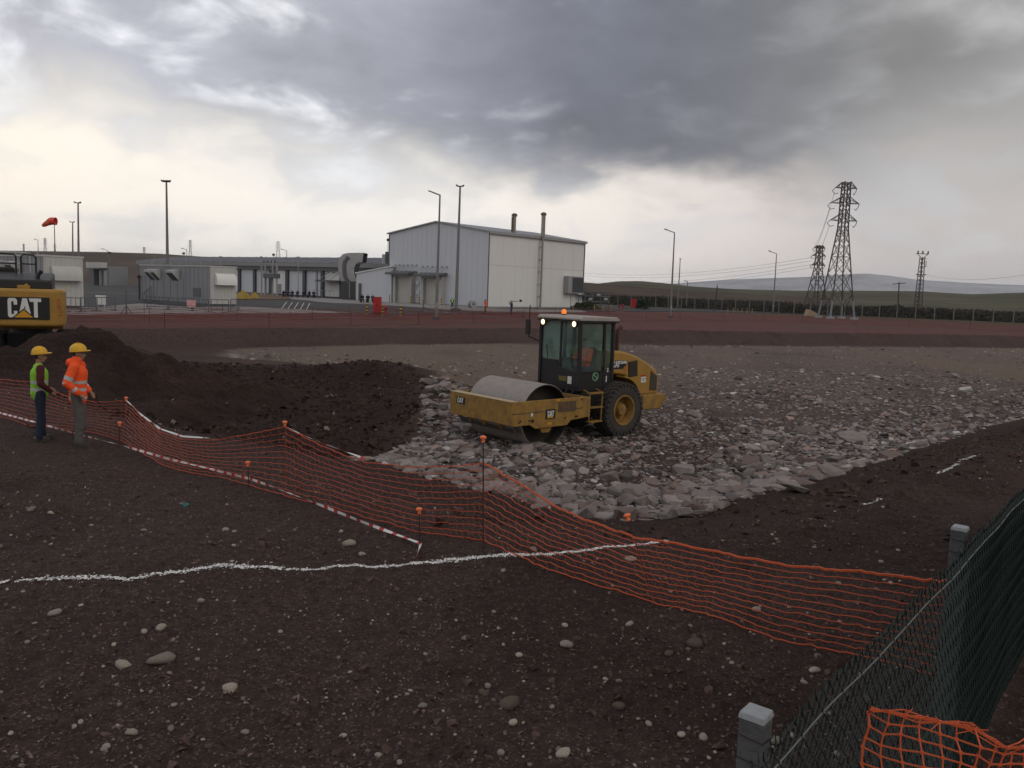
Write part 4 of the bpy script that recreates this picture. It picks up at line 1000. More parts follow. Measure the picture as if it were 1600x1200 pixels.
# ================================================================== ROLLER
M_YEL = mat("machine_yellow_paint", (.40, .225, .037), .5, 0, (.27, .150, .036), 2.3, .8, .15, 12, .35)
M_YELD = mat("scratched_yellow_paint", (.39, .22, .038), .6, 0, (.13, .078, .038), 5.0, .9, .2, 14, .3)
M_BLK = mat("machine_black_paint", (.012, .012, .013), .5, 0, (.02, .018, .017), 6, .7)
M_RUBBER = mat("dusty_rubber", (.030, .029, .028), .9, 0, (.065, .056, .05), 5, .9, .4, 25)
M_DRUM = mat("dusty_steel_drum", (.33, .295, .275), .75, .1, (.22, .195, .18), 5.0, .9, .5, 22)
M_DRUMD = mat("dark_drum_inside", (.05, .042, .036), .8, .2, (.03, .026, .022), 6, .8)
M_STEEL = mat("worn_steel", (.14, .135, .13), .5, .6, (.08, .075, .07), 8, .8)
M_WHITE = mat("white_print", (.62, .62, .60), .6); M_WARN = mat("red_print", (.40, .03, .02), .6); M_GREENP = mat("green_print", (.16, .34, .22), .5)
M_ROOF = mat("dusty_roof", (.40, .37, .34), .8, 0, (.28, .25, .22), 4, .8)
M_AMBER = mat("amber_beacon", (.9, .25, .03), .3, 0, emit=(1, .22, .03), estr=.5)
M_LAMP = mat("lit_work_lamp", (1, .9, .7), .3, 0, emit=(1, .72, .38), estr=2.0)
def glass_mat(name, tint, alpha, rough=.03, dust=.15):
    m = bpy.data.materials.new(name); m.use_nodes = True; nt = m.node_tree; N = nt.nodes.new; L = nt.links.new
    g = N("ShaderNodeBsdfGlossy"); g.inputs["Roughness"].default_value = rough; g.inputs["Color"].default_value = (.9, .95, .93, 1)
    t = N("ShaderNodeBsdfTransparent"); t.inputs["Color"].default_value = (*tint, 1)
    lw = N("ShaderNodeLayerWeight"); lw.inputs["Blend"].default_value = .3; pw = N("ShaderNodeMath"); pw.operation = 'POWER'; pw.inputs[1].default_value = 3.0; L(lw.outputs["Facing"], pw.inputs[0])
    ad = N("ShaderNodeMath"); ad.operation = 'ADD'; ad.use_clamp = True; ad.inputs[1].default_value = alpha; L(pw.outputs[0], ad.inputs[0])
    df = N("ShaderNodeBsdfDiffuse"); df.inputs["Color"].default_value = (.26, .36, .33, 1)      # a film of dust on the pane
    tc = N("ShaderNodeTexCoord"); nz = N("ShaderNodeTexNoise"); nz.inputs["Scale"].default_value = 2.5; nz.inputs["Detail"].default_value = 4; L(tc.outputs["Object"], nz.inputs["Vector"])
    mr = N("ShaderNodeMapRange"); L(nz.outputs[0], mr.inputs[0]); mr.inputs[1].default_value = .35; mr.inputs[2].default_value = .7; mr.inputs[3].default_value = dust * .4; mr.inputs[4].default_value = dust * 1.5
    x0 = N("ShaderNodeMixShader"); L(mr.outputs[0], x0.inputs[0]); L(t.outputs[0], x0.inputs[1]); L(df.outputs[0], x0.inputs[2])
    x = N("ShaderNodeMixShader"); L(ad.outputs[0], x.inputs[0]); L(x0.outputs[0], x.inputs[1]); L(g.outputs[0], x.inputs[2]); L(x.outputs[0], nt.nodes["Material Output"].inputs[0]); return m
M_GLASS = glass_mat("cab_glass", (.86, .95, .92), .05); M_GLASSD = glass_mat("dusty_cab_glass", (.80, .93, .89), .05, dust=.38)
def cat_letters(parent, W, Hh, matrix, name="lettering", m=M_WHITE):
    """the three letters as flat shapes filling W x Hh"""
    mb = MB(); d = .004; w3 = W / 3.0
    def poly(p): mb.prism([(x * W - W / 2, y * Hh - Hh / 2) for x, y in p], 0, d, 'XY')
    poly([(.02, .10), (.06, .0), (.24, .0), (.29, .10), (.29, .34), (.19, .34), (.19, .17), (.12, .17), (.12, .5), (.02, .5)])
    poly([(.02, .5), (.12, .5), (.12, .83), (.19, .83), (.19, .66), (.29, .66), (.29, .9), (.24, 1.0), (.06, 1.0), (.02, .9)])
    poly([(.31, .0), (.42, .0), (.50, .62), (.505, 1.0), (.44, 1.0)]); poly([(.505, 1.0), (.50, .62), (.585, .0), (.695, .0), (.57, 1.0)])
    poly([(.44, .30), (.56, .30), (.545, .45), (.455, .45)])
    poly([(.66, .82), (.98, .82), (.98, 1.0), (.62, 1.0)]); poly([(.765, .0), (.875, .0), (.875, .82), (.765, .82)])
    o = mb.build(name, m, parent); o.matrix_local = matrix; return o
def basis(x, y, o): 
    x = Vector(x); y = Vector(y); z = x.cross(y); return Matrix(((x.x, y.x, z.x, o[0]), (x.y, y.y, z.y, o[1]), (x.z, y.z, z.z, o[2]), (0, 0, 0, 1)))
SIDE = ((-1, 0, 0), (0, 0, 1))      # lettering on the left flank
ROL = empty("road_roller", (.137, 20.387, -.83), R_(221.24), "yellow single drum soil compactor with black cab on the rock fill", "road roller")
def build_roller():
    R = ROL
    # drum: a shell open at the ends, with the inner web set back
    hw = 1.155
    d = MB(); d.lathe([(.757, -1.03), (.767, -1.02), (.767, 1.02), (.757, 1.03)], 'Y', (0, 0, .767), 64, close=True)
    drum = d.build("drum", M_DRUM, R, True)
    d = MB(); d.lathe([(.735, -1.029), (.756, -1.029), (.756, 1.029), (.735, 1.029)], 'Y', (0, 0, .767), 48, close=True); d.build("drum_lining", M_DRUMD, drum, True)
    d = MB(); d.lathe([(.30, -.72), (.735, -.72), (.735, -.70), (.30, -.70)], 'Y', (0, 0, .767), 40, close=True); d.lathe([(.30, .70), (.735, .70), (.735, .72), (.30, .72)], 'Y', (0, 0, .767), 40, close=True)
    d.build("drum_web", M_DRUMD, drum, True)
    for s in (1, -1):
        d = MB(); d.lathe([(.001, .70 * s), (.30, .72 * s), (.30, .80 * s), (.22, .84 * s), (.22, 1.08 * s), (.001, 1.08 * s)], 'Y', (0, 0, .767), 28); d.build("drum_hub", M_YELD, drum, True)
        d = MB()
        for i in range(12): a = 2 * math.pi * i / 12; d.cyl((.26 * math.cos(a), .79 * s, .767 + .26 * math.sin(a)), (.26 * math.cos(a), .83 * s, .767 + .26 * math.sin(a)), .02, n=6)
        d.build("hub_bolts", M_STEEL, drum)["kind"] = "stuff"
        d = MB(); d.prism([(-.28, .60), (.30, .60), (.12, .38), (-.10, .38)], s * 1.03, s * 1.09, 'XZ'); d.build("drum_bracket", M_YELD, drum, False, .01)
    # yoke round the drum
    zt, zb, xf, xb = 1.185, .615, 1.137, -1.33
    for s in (1, -1):
        f = MB(); f.prism([(xf, zb), (xf, zt), (xb, zt - .01), (xb, zb + .05), (-.75, zb + .01), (-.62, zb - .10), (.42, zb - .10), (.60, zb)], s * 1.10, s * hw, 'XZ'); side = f.build("yoke_side", M_YELD, R, False, .012)
        f = MB(); f.box((.0, s * (hw + .006), (zt + zb) / 2 + .01), (2.3, .012, .012)); f.build("weld_seam", M_STEEL, side)
        f = MB(); f.box((-.60, s * (hw + .004), .98), (.60, .008, .25)); f.build("worn_patch", mat("worn_decal", (.06, .045, .035), .8, 0, (.16, .09, .04), 7, .9), side)
        f = MB(); f.box((-.05, s * (hw + .004), .83), (.32, .008, .24)); f.build("badge", M_BLK, side, False, .02)
        if s > 0:
            f = MB(); f.prism([(-.12, -.08), (.10, -.08), (-.01, .05)], 0, .004, 'XY'); o = f.build("badge_triangle", mat("badge_yellow", (.5, .30, .03), .6), side); o.matrix_local = basis(*SIDE, (-.05, hw + .009, .82))
            cat_letters(side, .22, .13, basis(*SIDE, (-.05, hw + .014, .845)), "badge_lettering")
        f = MB()
        for x, z in ((.95, .70), (.90, .73), (.62, .72), (-.9, .71), (-.96, .71), (-1.1, 1.12), (-.55, .70)): f.cyl((x, s * hw, z), (x, s * (hw + .014), z), .022, n=10)
        f.build("bolts", M_BLK, side)["kind"] = "stuff"
        f = MB(); f.cyl((.52, s * hw, .71), (.52, s * (hw + .008), .71), .045, n=16); f.build("lift_hole", M_BLK, side)
        f = MB(); f.box((.55, s * (hw + .005), .86), (.06, .01, .08)); f.build("reflector", M_WHITE, side)
        f = MB(); f.box((-.02, s * (hw + .005), .605), (.16, .01, .05)); f.build("marker", mat("amber_marker", (.55, .26, .02), .4), side); f = MB(); f.box((-.3, s * (hw + .005), 1.15), (.12, .01, .04)); f.build("marker", mat("amber_marker", (.55, .26, .02), .4), side)
    f = MB(); f.prism([(-hw, zb + .02), (hw, zb + .02), (hw, zt), (-hw, zt)], xf, xf + .05, 'YZ'); front = f.build("yoke_front", M_YELD, R, False, .012)
    f = MB(); f.box((xf - .05, 0, zt + .006), (.22, 2 * hw - .02, .012)); f.build("yoke_lip", mat("dusty_lip", (.42, .33, .20), .8), front)
    f = MB(); f.box((xf + .054, -.73, 1.0), (.008, .34, .17)); f.build("badge", M_BLK, front, False, .01)
    cat_letters(front, .24, .12, basis((0, 1, 0), (0, 0, 1), (xf + .060, -.73, 1.005)), "badge_lettering")
    for y in (-.55, 0.0, .62):
        f = MB(); f.cyl((xf - .16, y - .02, .56), (xf - .16, y + .02, .56), .085, n=16); f.cyl((xf - .16, y - .05, .56), (xf - .16, y + .05, .56), .03, n=8); f.box((xf - .10, y, .63), (.12, .04, .10)); f.build("scraper_mount", M_YELD, front)
    f = MB(); f.box((xf - .18, 0, .50), (.03, 2.02, .14), Matrix.Rotation(.5, 3, 'Y')); f.build("scraper_bar", M_STEEL, front)
    f = MB(); f.prism([(-hw, zb + .05), (hw, zb + .05), (hw, zt - .03), (-hw, zt - .03)], xb, xb - .09, 'YZ'); f.build("yoke_rear", M_YELD, R, False, .01)
    # articulation hitch and dark chassis below the cab
    f = MB(); f.box((-1.62, 0, .80), (.55, .60, .55)); f.cyl((-1.55, 0, .45), (-1.55, 0, 1.2), .14, n=14); f.box((-2.1, 0, 1.05), (1.1, 1.42, .50)); f.box((-2.9, 0, .75), (1.6, .95, .45)); f.build("chassis", M_BLK, R, False, .02)
    for s in (1, -1):
        f = MB(); f.cyl((-1.25, s * .38, .85), (-1.9, s * .32, .85), .05, n=10); f.build("steering_ram", M_STEEL, R, True)
    f = MB(); f.tube([(-1.3, .45, 1.0), (-1.45, .55, 1.3), (-1.6, .5, 1.1)], .022, 6); f.tube([(-1.3, .25, 1.0), (-1.42, .32, 1.28), (-1.6, .3, 1.1)], .022, 6); f.build("hoses", M_RUBBER, R, True)["kind"] = "stuff"
    f = MB(); f.lathe([(.09, 1.24), (.09, 1.3), (.075, 1.33), (.075, 1.38), (.09, 1.41)], 'Z', (-1.55, .62, 0), 14); f.build("rubber_mount", mat("rust_brown", (.12, .06, .035), .8), R, True)
    # rear wheels
    def wheel(s):
        y0, y1 = .56 * s, 1.08 * s; r = .722; c = (-2.79, 0, .716)
        t = MB(); prof = [(.40, y0), (.52, y0 - .015 * s), (.62, y0 + .0 * s), (.68, y0 + .05 * s), (.69, (y0 + y1) / 2), (.68, y1 - .05 * s), (.62, y1 - .0 * s), (.52, y1 + .015 * s), (.40, y1 - .02 * s), (.39, y1 - .1 * s), (.39, y0 + .1 * s)]
        t.lathe(prof, 'Y', c, 56, close=True); w = t.build("wheel", M_RUBBER, R, True)
        l = MB(); n = 30
        for i in range(n):
            for row in range(5):
                a = 2 * math.pi * (i + (row % 2) * .5) / n; yy = y0 + (y1 - y0) * (.08 + .21 * row); rr = .705 - (.018 if row in (0, 4) else 0)
                rot = Matrix.Rotation(-a, 3, 'Y') @ Matrix.Rotation(.5 * (1 if row % 2 else -1), 3, 'X')
                l.box((c[0] + rr * math.cos(a), yy, c[2] + rr * math.sin(a)), (.055, .115, .10), Matrix.Rotation(-a, 3, 'Y') @ Matrix.Rotation(math.pi / 4, 3, 'X'))
            for sgn in (0,):
                a = 2 * math.pi * (i + .25) / n; l.box((c[0] + .645 * math.cos(a), y1 + .005 * s, c[2] + .645 * math.sin(a)), (.11, .03, .05), Matrix.Rotation(-a, 3, 'Y'))
        tr = l.build("tread_lugs", M_RUBBER, w); tr["kind"] = "stuff"
        h = MB(); h.lathe([(.405, y1 - .02 * s), (.40, y1 + .002 * s), (.365, y1 - .0 * s), (.345, y1 - .05 * s), (.325, y1 - .24 * s), (.19, y1 - .26 * s), (.17, y1 - .12 * s), (.14, y1 - .06 * s), (.05, y1 - .05 * s), (.001, y1 - .05 * s)], 'Y', c, 36, caps=False); rim = h.build("rim", M_YELD, w, True)
        h = MB()
        for i in range(10): a = 2 * math.pi * i / 10; h.cyl((c[0] + .25 * math.cos(a), y1 - .26 * s, c[2] + .25 * math.sin(a)), (c[0] + .25 * math.cos(a), y1 - .21 * s, c[2] + .25 * math.sin(a)), .018, n=6)
        h.build("wheel_nuts", M_STEEL, w)["kind"] = "stuff"
    wheel(1); wheel(-1)
    # engine hood
    def hood_top(x): return float(np.interp(-x, [2.55, 3.0, 3.3, 3.6, 3.95, 4.25, 4.45, 4.56], [2.24, 2.225, 2.17, 2.08, 1.95, 1.80, 1.68, 1.55]))
    xs = [-2.56, -2.8, -3.0, -3.2, -3.4, -3.6, -3.8, -4.0, -4.2, -4.35, -4.47, -4.56]
    out = [(x, hood_top(x)) for x in xs] + [(-4.60, 1.35), (-4.58, 1.02), (-4.2, 1.0), (-3.62, 1.02), (-3.56, 1.22), (-3.42, 1.42), (-3.15, 1.58), (-2.8, 1.62), (-2.56, 1.62)]
    f = MB(); f.prism(out, -.70, .70, 'XZ'); hood = f.build("engine_hood", M_YEL, R, True, .06, seg=3)
    for s in (1, -1):
        f = MB(); f.box((-3.47, s * .712, 1.74), (.36, .02, .42), Matrix.Rotation(.10, 3, 'Y')); lv = f.build("louvre", M_BLK, hood, False, .01)
        f = MB()
        for i in range(9): f.box((-3.47, s * .726, 1.57 + i * .042), (.33, .012, .02), Matrix.Rotation(.10, 3, 'Y'))
        f.build("louvre_slats", mat("brown_louvre", (.05, .038, .03), .8), lv)["kind"] = "stuff"
        f = MB(); f.prism([(-4.20, 1.13), (-4.50, 1.10), (-4.50, 1.50), (-4.22, 1.66)], s * .704, s * .716, 'XZ'); f.build("rear_grille", mat("brown_grille", (.06, .045, .036), .8), hood)
        f = MB(); f.prism([(-2.6, 1.98), (-3.22, 1.98), (-3.20, 1.86), (-3.06, 1.76), (-2.6, 1.76)], s * .704, s * .714, 'XZ'); sw = f.build("model_stripe", M_BLK, hood)
        f = MB(); f.prism([(-3.06, 1.762), (-3.20, 1.70), (-3.20, 1.86)], s * .704, s * .712, 'XZ'); f.build("stripe_tip", mat("stripe_orange", (.42, .14, .03), .6), hood)
        f = MB(); f.box((-3.93, s * .708, 1.43), (.20, .010, .16)); f.build("caution_plate", M_WHITE, hood)
        f = MB(); f.box((-3.93, s * .708, 1.535), (.20, .012, .055)); f.build("caution_header", M_WARN, hood)
    cat_letters(hood, .26, .16, basis(*SIDE, (-2.80, .716, 1.885)), "model_lettering")
    text_mesh("CS64B", .105, "model_number", M_WHITE, hood, basis(*SIDE, (-3.05, .716, 1.925)), .004, .002)
    text_mesh("CAUTION", .035, "caution_lettering", M_BLK, hood, basis(*SIDE, (-3.93, .7145, 1.45)), .001, .001)
    text_mesh("HOT", .035, "caution_lettering", M_BLK, hood, basis(*SIDE, (-3.93, .7145, 1.40)), .001, .001)
    # fenders over the tyres
    for s in (1, -1):
        f = MB(); arc = [(-2.79 + .80 * math.cos(a), .80 + .80 * math.sin(a)) for a in np.linspace(R_(95), R_(175), 10)]
        inner = [(-2.79 + .76 * math.cos(a), .80 + .76 * math.sin(a)) for a in np.linspace(R_(175), R_(95), 10)]
        f.prism(arc + inner, s * .68, s * .98, 'XZ'); f.build("fender", M_YEL, R, True)
    f = MB(); f.prism([(-3.75, .62), (-4.55, .62), (-4.72, .85), (-4.72, 1.03), (-3.75, 1.03)], -.88, .88, 'XZ'); bump = f.build("rear_counterweight", M_YELD, R, False, .03)
    for s in (1, -1):
        f = MB(); f.box((-4.66, s * .84, .90), (.07, .05, .20)); f.build("tail_lamp", M_WHITE, bump)
    f = MB(); f.cyl((-3.25, .30, 2.14), (-3.25, .30, 2.66), .055, n=14); f.tube([(-3.25, .30, 2.64), (-3.26, .30, 2.72), (-3.31, .30, 2.79), (-3.38, .30, 2.83)], .058, 12); f.build("exhaust_pipe", mat("rusty_pipe", (.11, .05, .03), .75, .3, (.06, .03, .022), 12, .8), R, True)
    # steps and handrails at the left of the cab
    for s in (1, -1):
        f = MB()
        for x in (-1.52, -1.98): f.tube([(x, s * .80, 1.28), (x, s * 1.02, 1.24), (x + (.02 if x < -1.7 else 0), s * 1.02, .50)], .020, 6)
        for z in (1.22, .86, .50): f.box((-1.75, s * .99, z), (.46, .16, .03))
        f.build("access_step", M_YELD, R, True)
    # cab
    x0, x1, w, z0, z1 = -2.62, -1.42, .74, 1.33, 3.03
    cab = empty("cab", (0, 0, 0)); cab.parent = R
    f = MB(); f.box(((x0 + x1) / 2, 0, 1.29), (x1 - x0, 2 * w, .10)); f.box((x0 + .03, 0, 1.62), (.05, 2 * w - .02, .62)); f.build("cab_floor", M_BLK, cab, False, .01)
    f = MB(); f.prism([(-w + .01, 1.33), (w - .01, 1.33), (w - .01, 1.72), (.04, 1.80), (-.10, 1.98), (-w + .01, 1.98)], x1 - .05, x1 + .01, 'YZ'); f.build("cab_front_panel", M_BLK, cab, False, .01)
    for (x, y) in ((x0, w), (x0, -w), (x1, w), (x1, -w)):
        f = MB(); f.bar((x, y * .97, z0), (x + (.02 if x == x1 else 0), y * .95, z1), .085, .085); f.build("pillar", M_BLK, cab, False, .012)
    f = MB(); f.bar((x1 + .0, 0.02, 1.80), (x1 + .0, 0.02, z1), .045, .04); f.build("windshield_divider", M_BLK, cab)
    for s in (1, -1):
        f = MB(); f.box(((x0 + x1) / 2, s * w * .97, 1.52), (x1 - x0 - .10, .05, .40)); low = f.build("door_panel", M_BLK, cab, False, .01)
        f = MB(); f.bar((x0, s * w * .96, 2.98), (x1, s * w * .96, 2.98), .06, .08); f.bar((x0 + .1, s * w * .97, 1.72), (x1, s * w * .97, 1.72), .05, .05); f.bar((-2.30, s * w * .97, 1.4), (-2.28, s * w * .96, 3.0), .07, .06); f.build("door_frame", M_BLK, cab)
        f = MB(); f.prism([(x0 + .38, 1.74), (x1 - .05, 1.74), (x1 - .05, 2.95), (x0 + .38, 2.95)], s * w * .945, s * w * .952, 'XZ'); f.build("door_window", M_GLASS, cab)
        f = MB(); f.prism([(x0 + .05, 1.74), (x0 + .28, 1.74), (x0 + .28, 2.95), (x0 + .05, 2.95)], s * w * .945, s * w * .952, 'XZ'); f.build("rear_quarter_window", M_GLASS, cab)
        f = MB(); f.lathe([(.085, s * (w + .0)), (.11, s * (w + .0)), (.11, s * (w + .012)), (.085, s * (w + .012))], 'Y', (-1.98, 0, 1.60), 24, close=True); f.bar((-1.91, s * (w + .006), 1.66), (-2.05, s * (w + .006), 1.54), .02, .03); f.build("round_sticker", M_GREENP, low)
        f = MB(); f.box((-2.40, s * (w + .004), 1.52), (.035, .006, .16)); f.box((-2.44, s * (w + .004), 1.72), (.05, .006, .04)); f.box((-2.44, s * (w + .004), 1.78), (.05, .006, .03)); f.build("small_labels", M_WHITE, low)["kind"] = "stuff"
        f = MB(); f.bar((-2.2, s * (w + .03), 1.85), (-2.2, s * (w + .03), 2.25), .02, .02); f.build("grab_handle", M_STEEL, cab)
    f = MB(); f.prism([(-w + .06, 1.99), (.0, 1.99), (.0, 2.95), (-w + .06, 2.95)], x1 - .012, x1 - .004, 'YZ'); f.build("windshield_pane", M_GLASSD, cab)
    f = MB(); f.prism([(.05, 1.80), (w - .06, 1.73), (w - .06, 2.95), (.05, 2.95)], x1 - .012, x1 - .004, 'YZ'); f.build("windshield_pane", M_GLASS, cab)
    f = MB(); f.prism([(-w + .06, 1.95), (w - .06, 1.95), (w - .06, 2.92), (-w + .06, 2.92)], x0 + .004, x0 + .010, 'YZ'); f.build("rear_window", M_GLASS, cab)
    f = MB(); f.box((x1 + .015, .15, 1.52), (.012, .28, .12)); f.build("serial_plate", mat("olive_label", (.12, .11, .02), .6), cab)
    f = MB(); f.box((x1 + .015, .40, 1.50), (.012, .14, .19)); f.build("paper_label", M_WHITE, cab)
    f = MB(); f.prism([(x0 - .14, 3.00), (x1 + .10, 3.02), (x1 + .12, 3.07), (x1 + .02, 3.125), (x0 - .05, 3.11), (x0 - .14, 3.05)], -.80, .80, 'XZ'); roof = f.build("roof", [M_ROOF], cab, False, .02)
    f = MB(); f.box(((x0 + x1) / 2 - .01, 0, 2.985), (x1 - x0 + .22, 1.58, .035)); f.build("roof_edge", M_BLK, roof, False, .008)
    for y in (-.58, .56):
        f = MB(); f.cyl((x1 + .02, y, 2.93), (x1 + .10, y, 2.93), .07, .078, n=18); hsg = f.build("work_lamp", M_BLK, roof, True)
        f = MB(); f.lathe([(.068, 0), (.05, .014), (.001, .02)], 'X', (x1 + .101, y, 2.93), 18); f.build("lamp_lens", M_LAMP, hsg, True)
    f = MB(); f.cyl((-1.85, -.35, 3.11), (-1.85, -.35, 3.15), .06, n=16); f.build("beacon_base", M_BLK, roof, True)
    f = MB(); f.lathe([(.062, 3.15), (.062, 3.22), (.045, 3.26), (.001, 3.27)], 'Z', (-1.85, -.35, 0), 18); f.build("beacon", M_AMBER, roof, True)
    f = MB(); f.tube([(x1 + .03, -.74, 2.40), (x1 + .22, -.92, 2.52), (x1 + .25, -.95, 2.56)], .018, 6); f.tube([(x1 + .25, -.95, 2.5), (x1 + .25, -.93, 3.35)], .014, 6); f.build("mirror_arm", M_BLK, cab, True)
    f = MB(); f.box((x1 + .25, -.98, 2.78), (.05, .17, .40)); f.build("mirror", M_BLK, cab, False, .02)
    f = MB(); f.tube([(x1 + .01, -.45, 2.0), (x1 + .012, -.5, 2.35)], .01, 5); f.tube([(x1 + .01, .5, 1.8), (x1 + .012, .34, 2.3)], .01, 5); f.build("wiper", M_BLK, cab)["kind"] = "stuff"
    # inside: seat, console, wheel
    f = MB(); f.box((-2.20, 0, 1.62), (.50, .52, .16)); f.box((-2.44, 0, 1.98), (.14, .50, .62), Matrix.Rotation(-.12, 3, 'Y')); f.box((-2.2, 0, 1.43), (.36, .36, .24)); f.build("seat", M_BLK, cab, False, .04)
    f = MB(); f.box((-1.66, 0, 1.70), (.16, .30, .70)); f.lathe([(.17, 0), (.19, .012), (.17, .024), (.155, .012)], 'Z', (0, 0, 0), 24, close=True); st = f.build("steering_console", M_BLK, cab)
build_roller()
# the driver in the cab
def roller_pt(x, y, z):
    c, s = math.cos(ROL.rotation_euler.z), math.sin(ROL.rotation_euler.z); return (ROL.location.x + x * c - y * s, ROL.location.y + x * s + y * c, ROL.location.z + z)
person(roller_pt(-2.30, .06, 1.70 - .86), ROL.rotation_euler.z, "driver in orange vest sitting in the roller cab", 1.7, dict(hipL=(.0, .10, .90), hipR=(.0, -.10, .90), kneeL=(.42, .13, .93), kneeR=(.42, -.13, .93), ankL=(.50, .13, .58), ankR=(.50, -.13, .58), waist=(-.03, 0, 1.05), elL=(.12, .26, 1.16), elR=(.12, -.26, 1.16), haL=(.40, .12, 1.22), haR=(.40, -.12, 1.22)), top=M_ORJKT, sleeves=M_ORJKT, vest=M_ORJKT, legs=M_NAVY, helmet=None, seated=True, vox=.016)

# ================================================================== EXCAVATOR
def build_excavator():
    c = AT(40, 485, 27.0); R = empty("excavator", (c[0] + .0, 27.0, -.12), R_(116), "yellow tracked excavator at the left edge, its counterweight lettered CAT", "excavator")
    # local: X forward (away from the camera), Y left (picture left), Z up; tail face at x = 0
    zt, zb = 2.49, 1.24
    m = MB(); out = [(-.0, .0)]
    n = 14; half = 1.10
    outline = [(2.0, -half + .0), (.45, -half), (.20, -half + .06), (.06, -half + .22), (.0, -half + .45), (-.03, 0), (.0, half - .45), (.06, half - .22), (.20, half - .06), (.45, half), (2.0, half)]
    m.prism(outline, zb + .02, zt, 'XY'); cw = m.build("counterweight", M_YEL, R, True, .10, seg=4)
    m = MB(); m.box((-.035, .06, (zt + zb) / 2 + .0), (.03, 1.50, .72)); pn = m.build("logo_panel", M_BLK, cw, False, .03)
    mtx = basis((0, -1, 0), (0, 0, 1), (-.052, .02, (zt + zb) / 2 + .01))
    cat_letters(pn, .98, .62, mtx)
    m = MB(); m.prism([(-.36, -.32), (.30, -.32), (-.03, -.02)], 0, .003, 'XY'); o = m.build("logo_triangle_edge", M_BLK, pn); o.matrix_local = basis((0, -1, 0), (0, 0, 1), (-.0565, .02, (zt + zb) / 2 + .01))
    m = MB(); m.prism([(-.30, -.31), (.24, -.31), (-.03, -.07)], 0, .003, 'XY'); o = m.build("logo_triangle", mat("logo_yellow", (.55, .27, .02), .5), pn); o.matrix_local = basis((0, -1, 0), (0, 0, 1), (-.060, .02, (zt + zb) / 2 + .01))
    m = MB()
    for a, b in (((-.09, -.26), (-.03, .26)), ((.09, -.26), (.03, .26)), ((-.10, -.26), (.10, -.26)), ((-.04, .26), (.04, .26)), ((-.06, .02), (.06, .02))): m.bar((a[0], a[1], 0), (b[0], b[1], 0), .025, .004)
    o = m.build("warning_mark", mat("faded_red_print", (.40, .085, .03), .6), cw); o.matrix_local = basis((-.28, -.96, 0), (0, 0, 1), (.055, -.945, (zt + zb) / 2 + .04))
    m = MB(); m.box((.25, .05, zt + .05), (.25, .36, .12)); m.cyl((.25, -.02, zt + .02), (.25, -.02, zt + .16), .05, n=8); m.build("lifting_eye", M_YEL, cw, False, .02)
    m = MB(); m.prism([(.35, zt - .02), (.38, zt + .28), (.9, zt + .36), (1.7, zt + .52), (2.2, zt + .52), (2.2, zt - .02)], -.75, 1.2, 'XZ'); m.build("engine_cover", M_BLK, R, True, .05)
    m = MB(); m.box((1.9, 0, 1.75), (2.4, 2.1, 1.2)); m.build("upper_body", M_YELD, R, False, .04)
    m = MB(); m.tube([(.8, -.30, zt + .30), (.8, -.34, zt + .46), (.78, -.44, zt + .60)], .065, 10); m.build("exhaust_pipe", M_BLK, R, True)
    for y0, y1, x in ((.92, .36, 1.6), (.22, -.22, 1.7)):
        m = MB(); z0 = zt + .40; z1 = zt + 1.12
        m.tube([(x, y0, z0), (x, y0, z1 - .08), (x, y0 - .06, z1), (x, y1 + .06, z1), (x, y1, z1 - .08), (x, y1, z0)], .032, 8); m.tube([(x, y0, (z0 + z1) / 2 + .05), (x, y1, (z0 + z1) / 2 + .05)], .022, 6); m.build("handrail", M_BLK, R, True)
    m = MB(); m.tube([(2.6, 1.2, zt + 1.2), (2.6, .1, zt + 1.2), (2.6, .02, zt + 1.1), (2.6, .02, zt + .5)], .02, 6)
    m.tube([(2.2, 1.2, zt + .8), (2.2, 0, zt + .8)], .02, 6); m.build("rear_rail", mat("pale_rail", (.45, .45, .45), .6), R, True)
    m = MB(); m.box((2.6, .85, 2.3), (1.6, .85, 1.75)); m.build("operator_cab", M_BLK, R, False, .06)
    m = MB(); m.prism([(2.6, 2.0), (2.6, 2.45), (4.6, 3.0), (5.4, 2.7), (5.3, 2.35), (4.5, 2.6)], .05, .45, 'XZ'); m.build("boom", M_YELD, R, False, .03)
    m = MB(); m.prism([(5.2, 2.75), (5.5, 2.65), (6.1, .6), (5.8, .55)], .10, .40, 'XZ'); m.build("stick", M_YELD, R, False, .03)
    m = MB(); m.prism([(5.7, .65), (6.15, .65), (6.3, .15), (5.8, -.12), (5.2, .1), (5.35, .35)], -.3, .8, 'XZ'); m.build("bucket", M_STEEL, R, False, .02)
    m = MB(); m.cyl((2.0, 0, .95), (2.0, 0, 1.25), .65, n=24); m.box((2.0, 0, .72), (1.6, 1.3, .5)); m.build("turntable", M_BLK, R)
    for s in (1, -1):
        y = s * 1.05; m = MB(); pts = [(-.1, .5), (.0, .25), (.25, .05), (3.75, .05), (4.0, .25), (4.1, .5), (4.0, .75), (3.75, .92), (.25, .92), (0, .75)]
        m.prism(pts, y - .3, y + .3, 'XZ'); t = m.build("track", mat("muddy_track", (.025, .02, .018), .9), R, False, .03)
        g = MB()
        for i in range(24): x = .25 + i * .15; g.box((x, y, .95), (.03, .6, .06)); g.box((x, y, .03), (.03, .6, .06))
        for i in range(5): a = R_(100 + i * 35); g.box((.25 + .40 * math.cos(a), y, .5 + .44 * math.sin(a)), (.08, .6, .03), Matrix.Rotation(-a, 3, 'Y'))
        g.build("track_grousers", mat("muddy_track", (.025, .02, .018), .9), t)["kind"] = "stuff"
build_excavator()
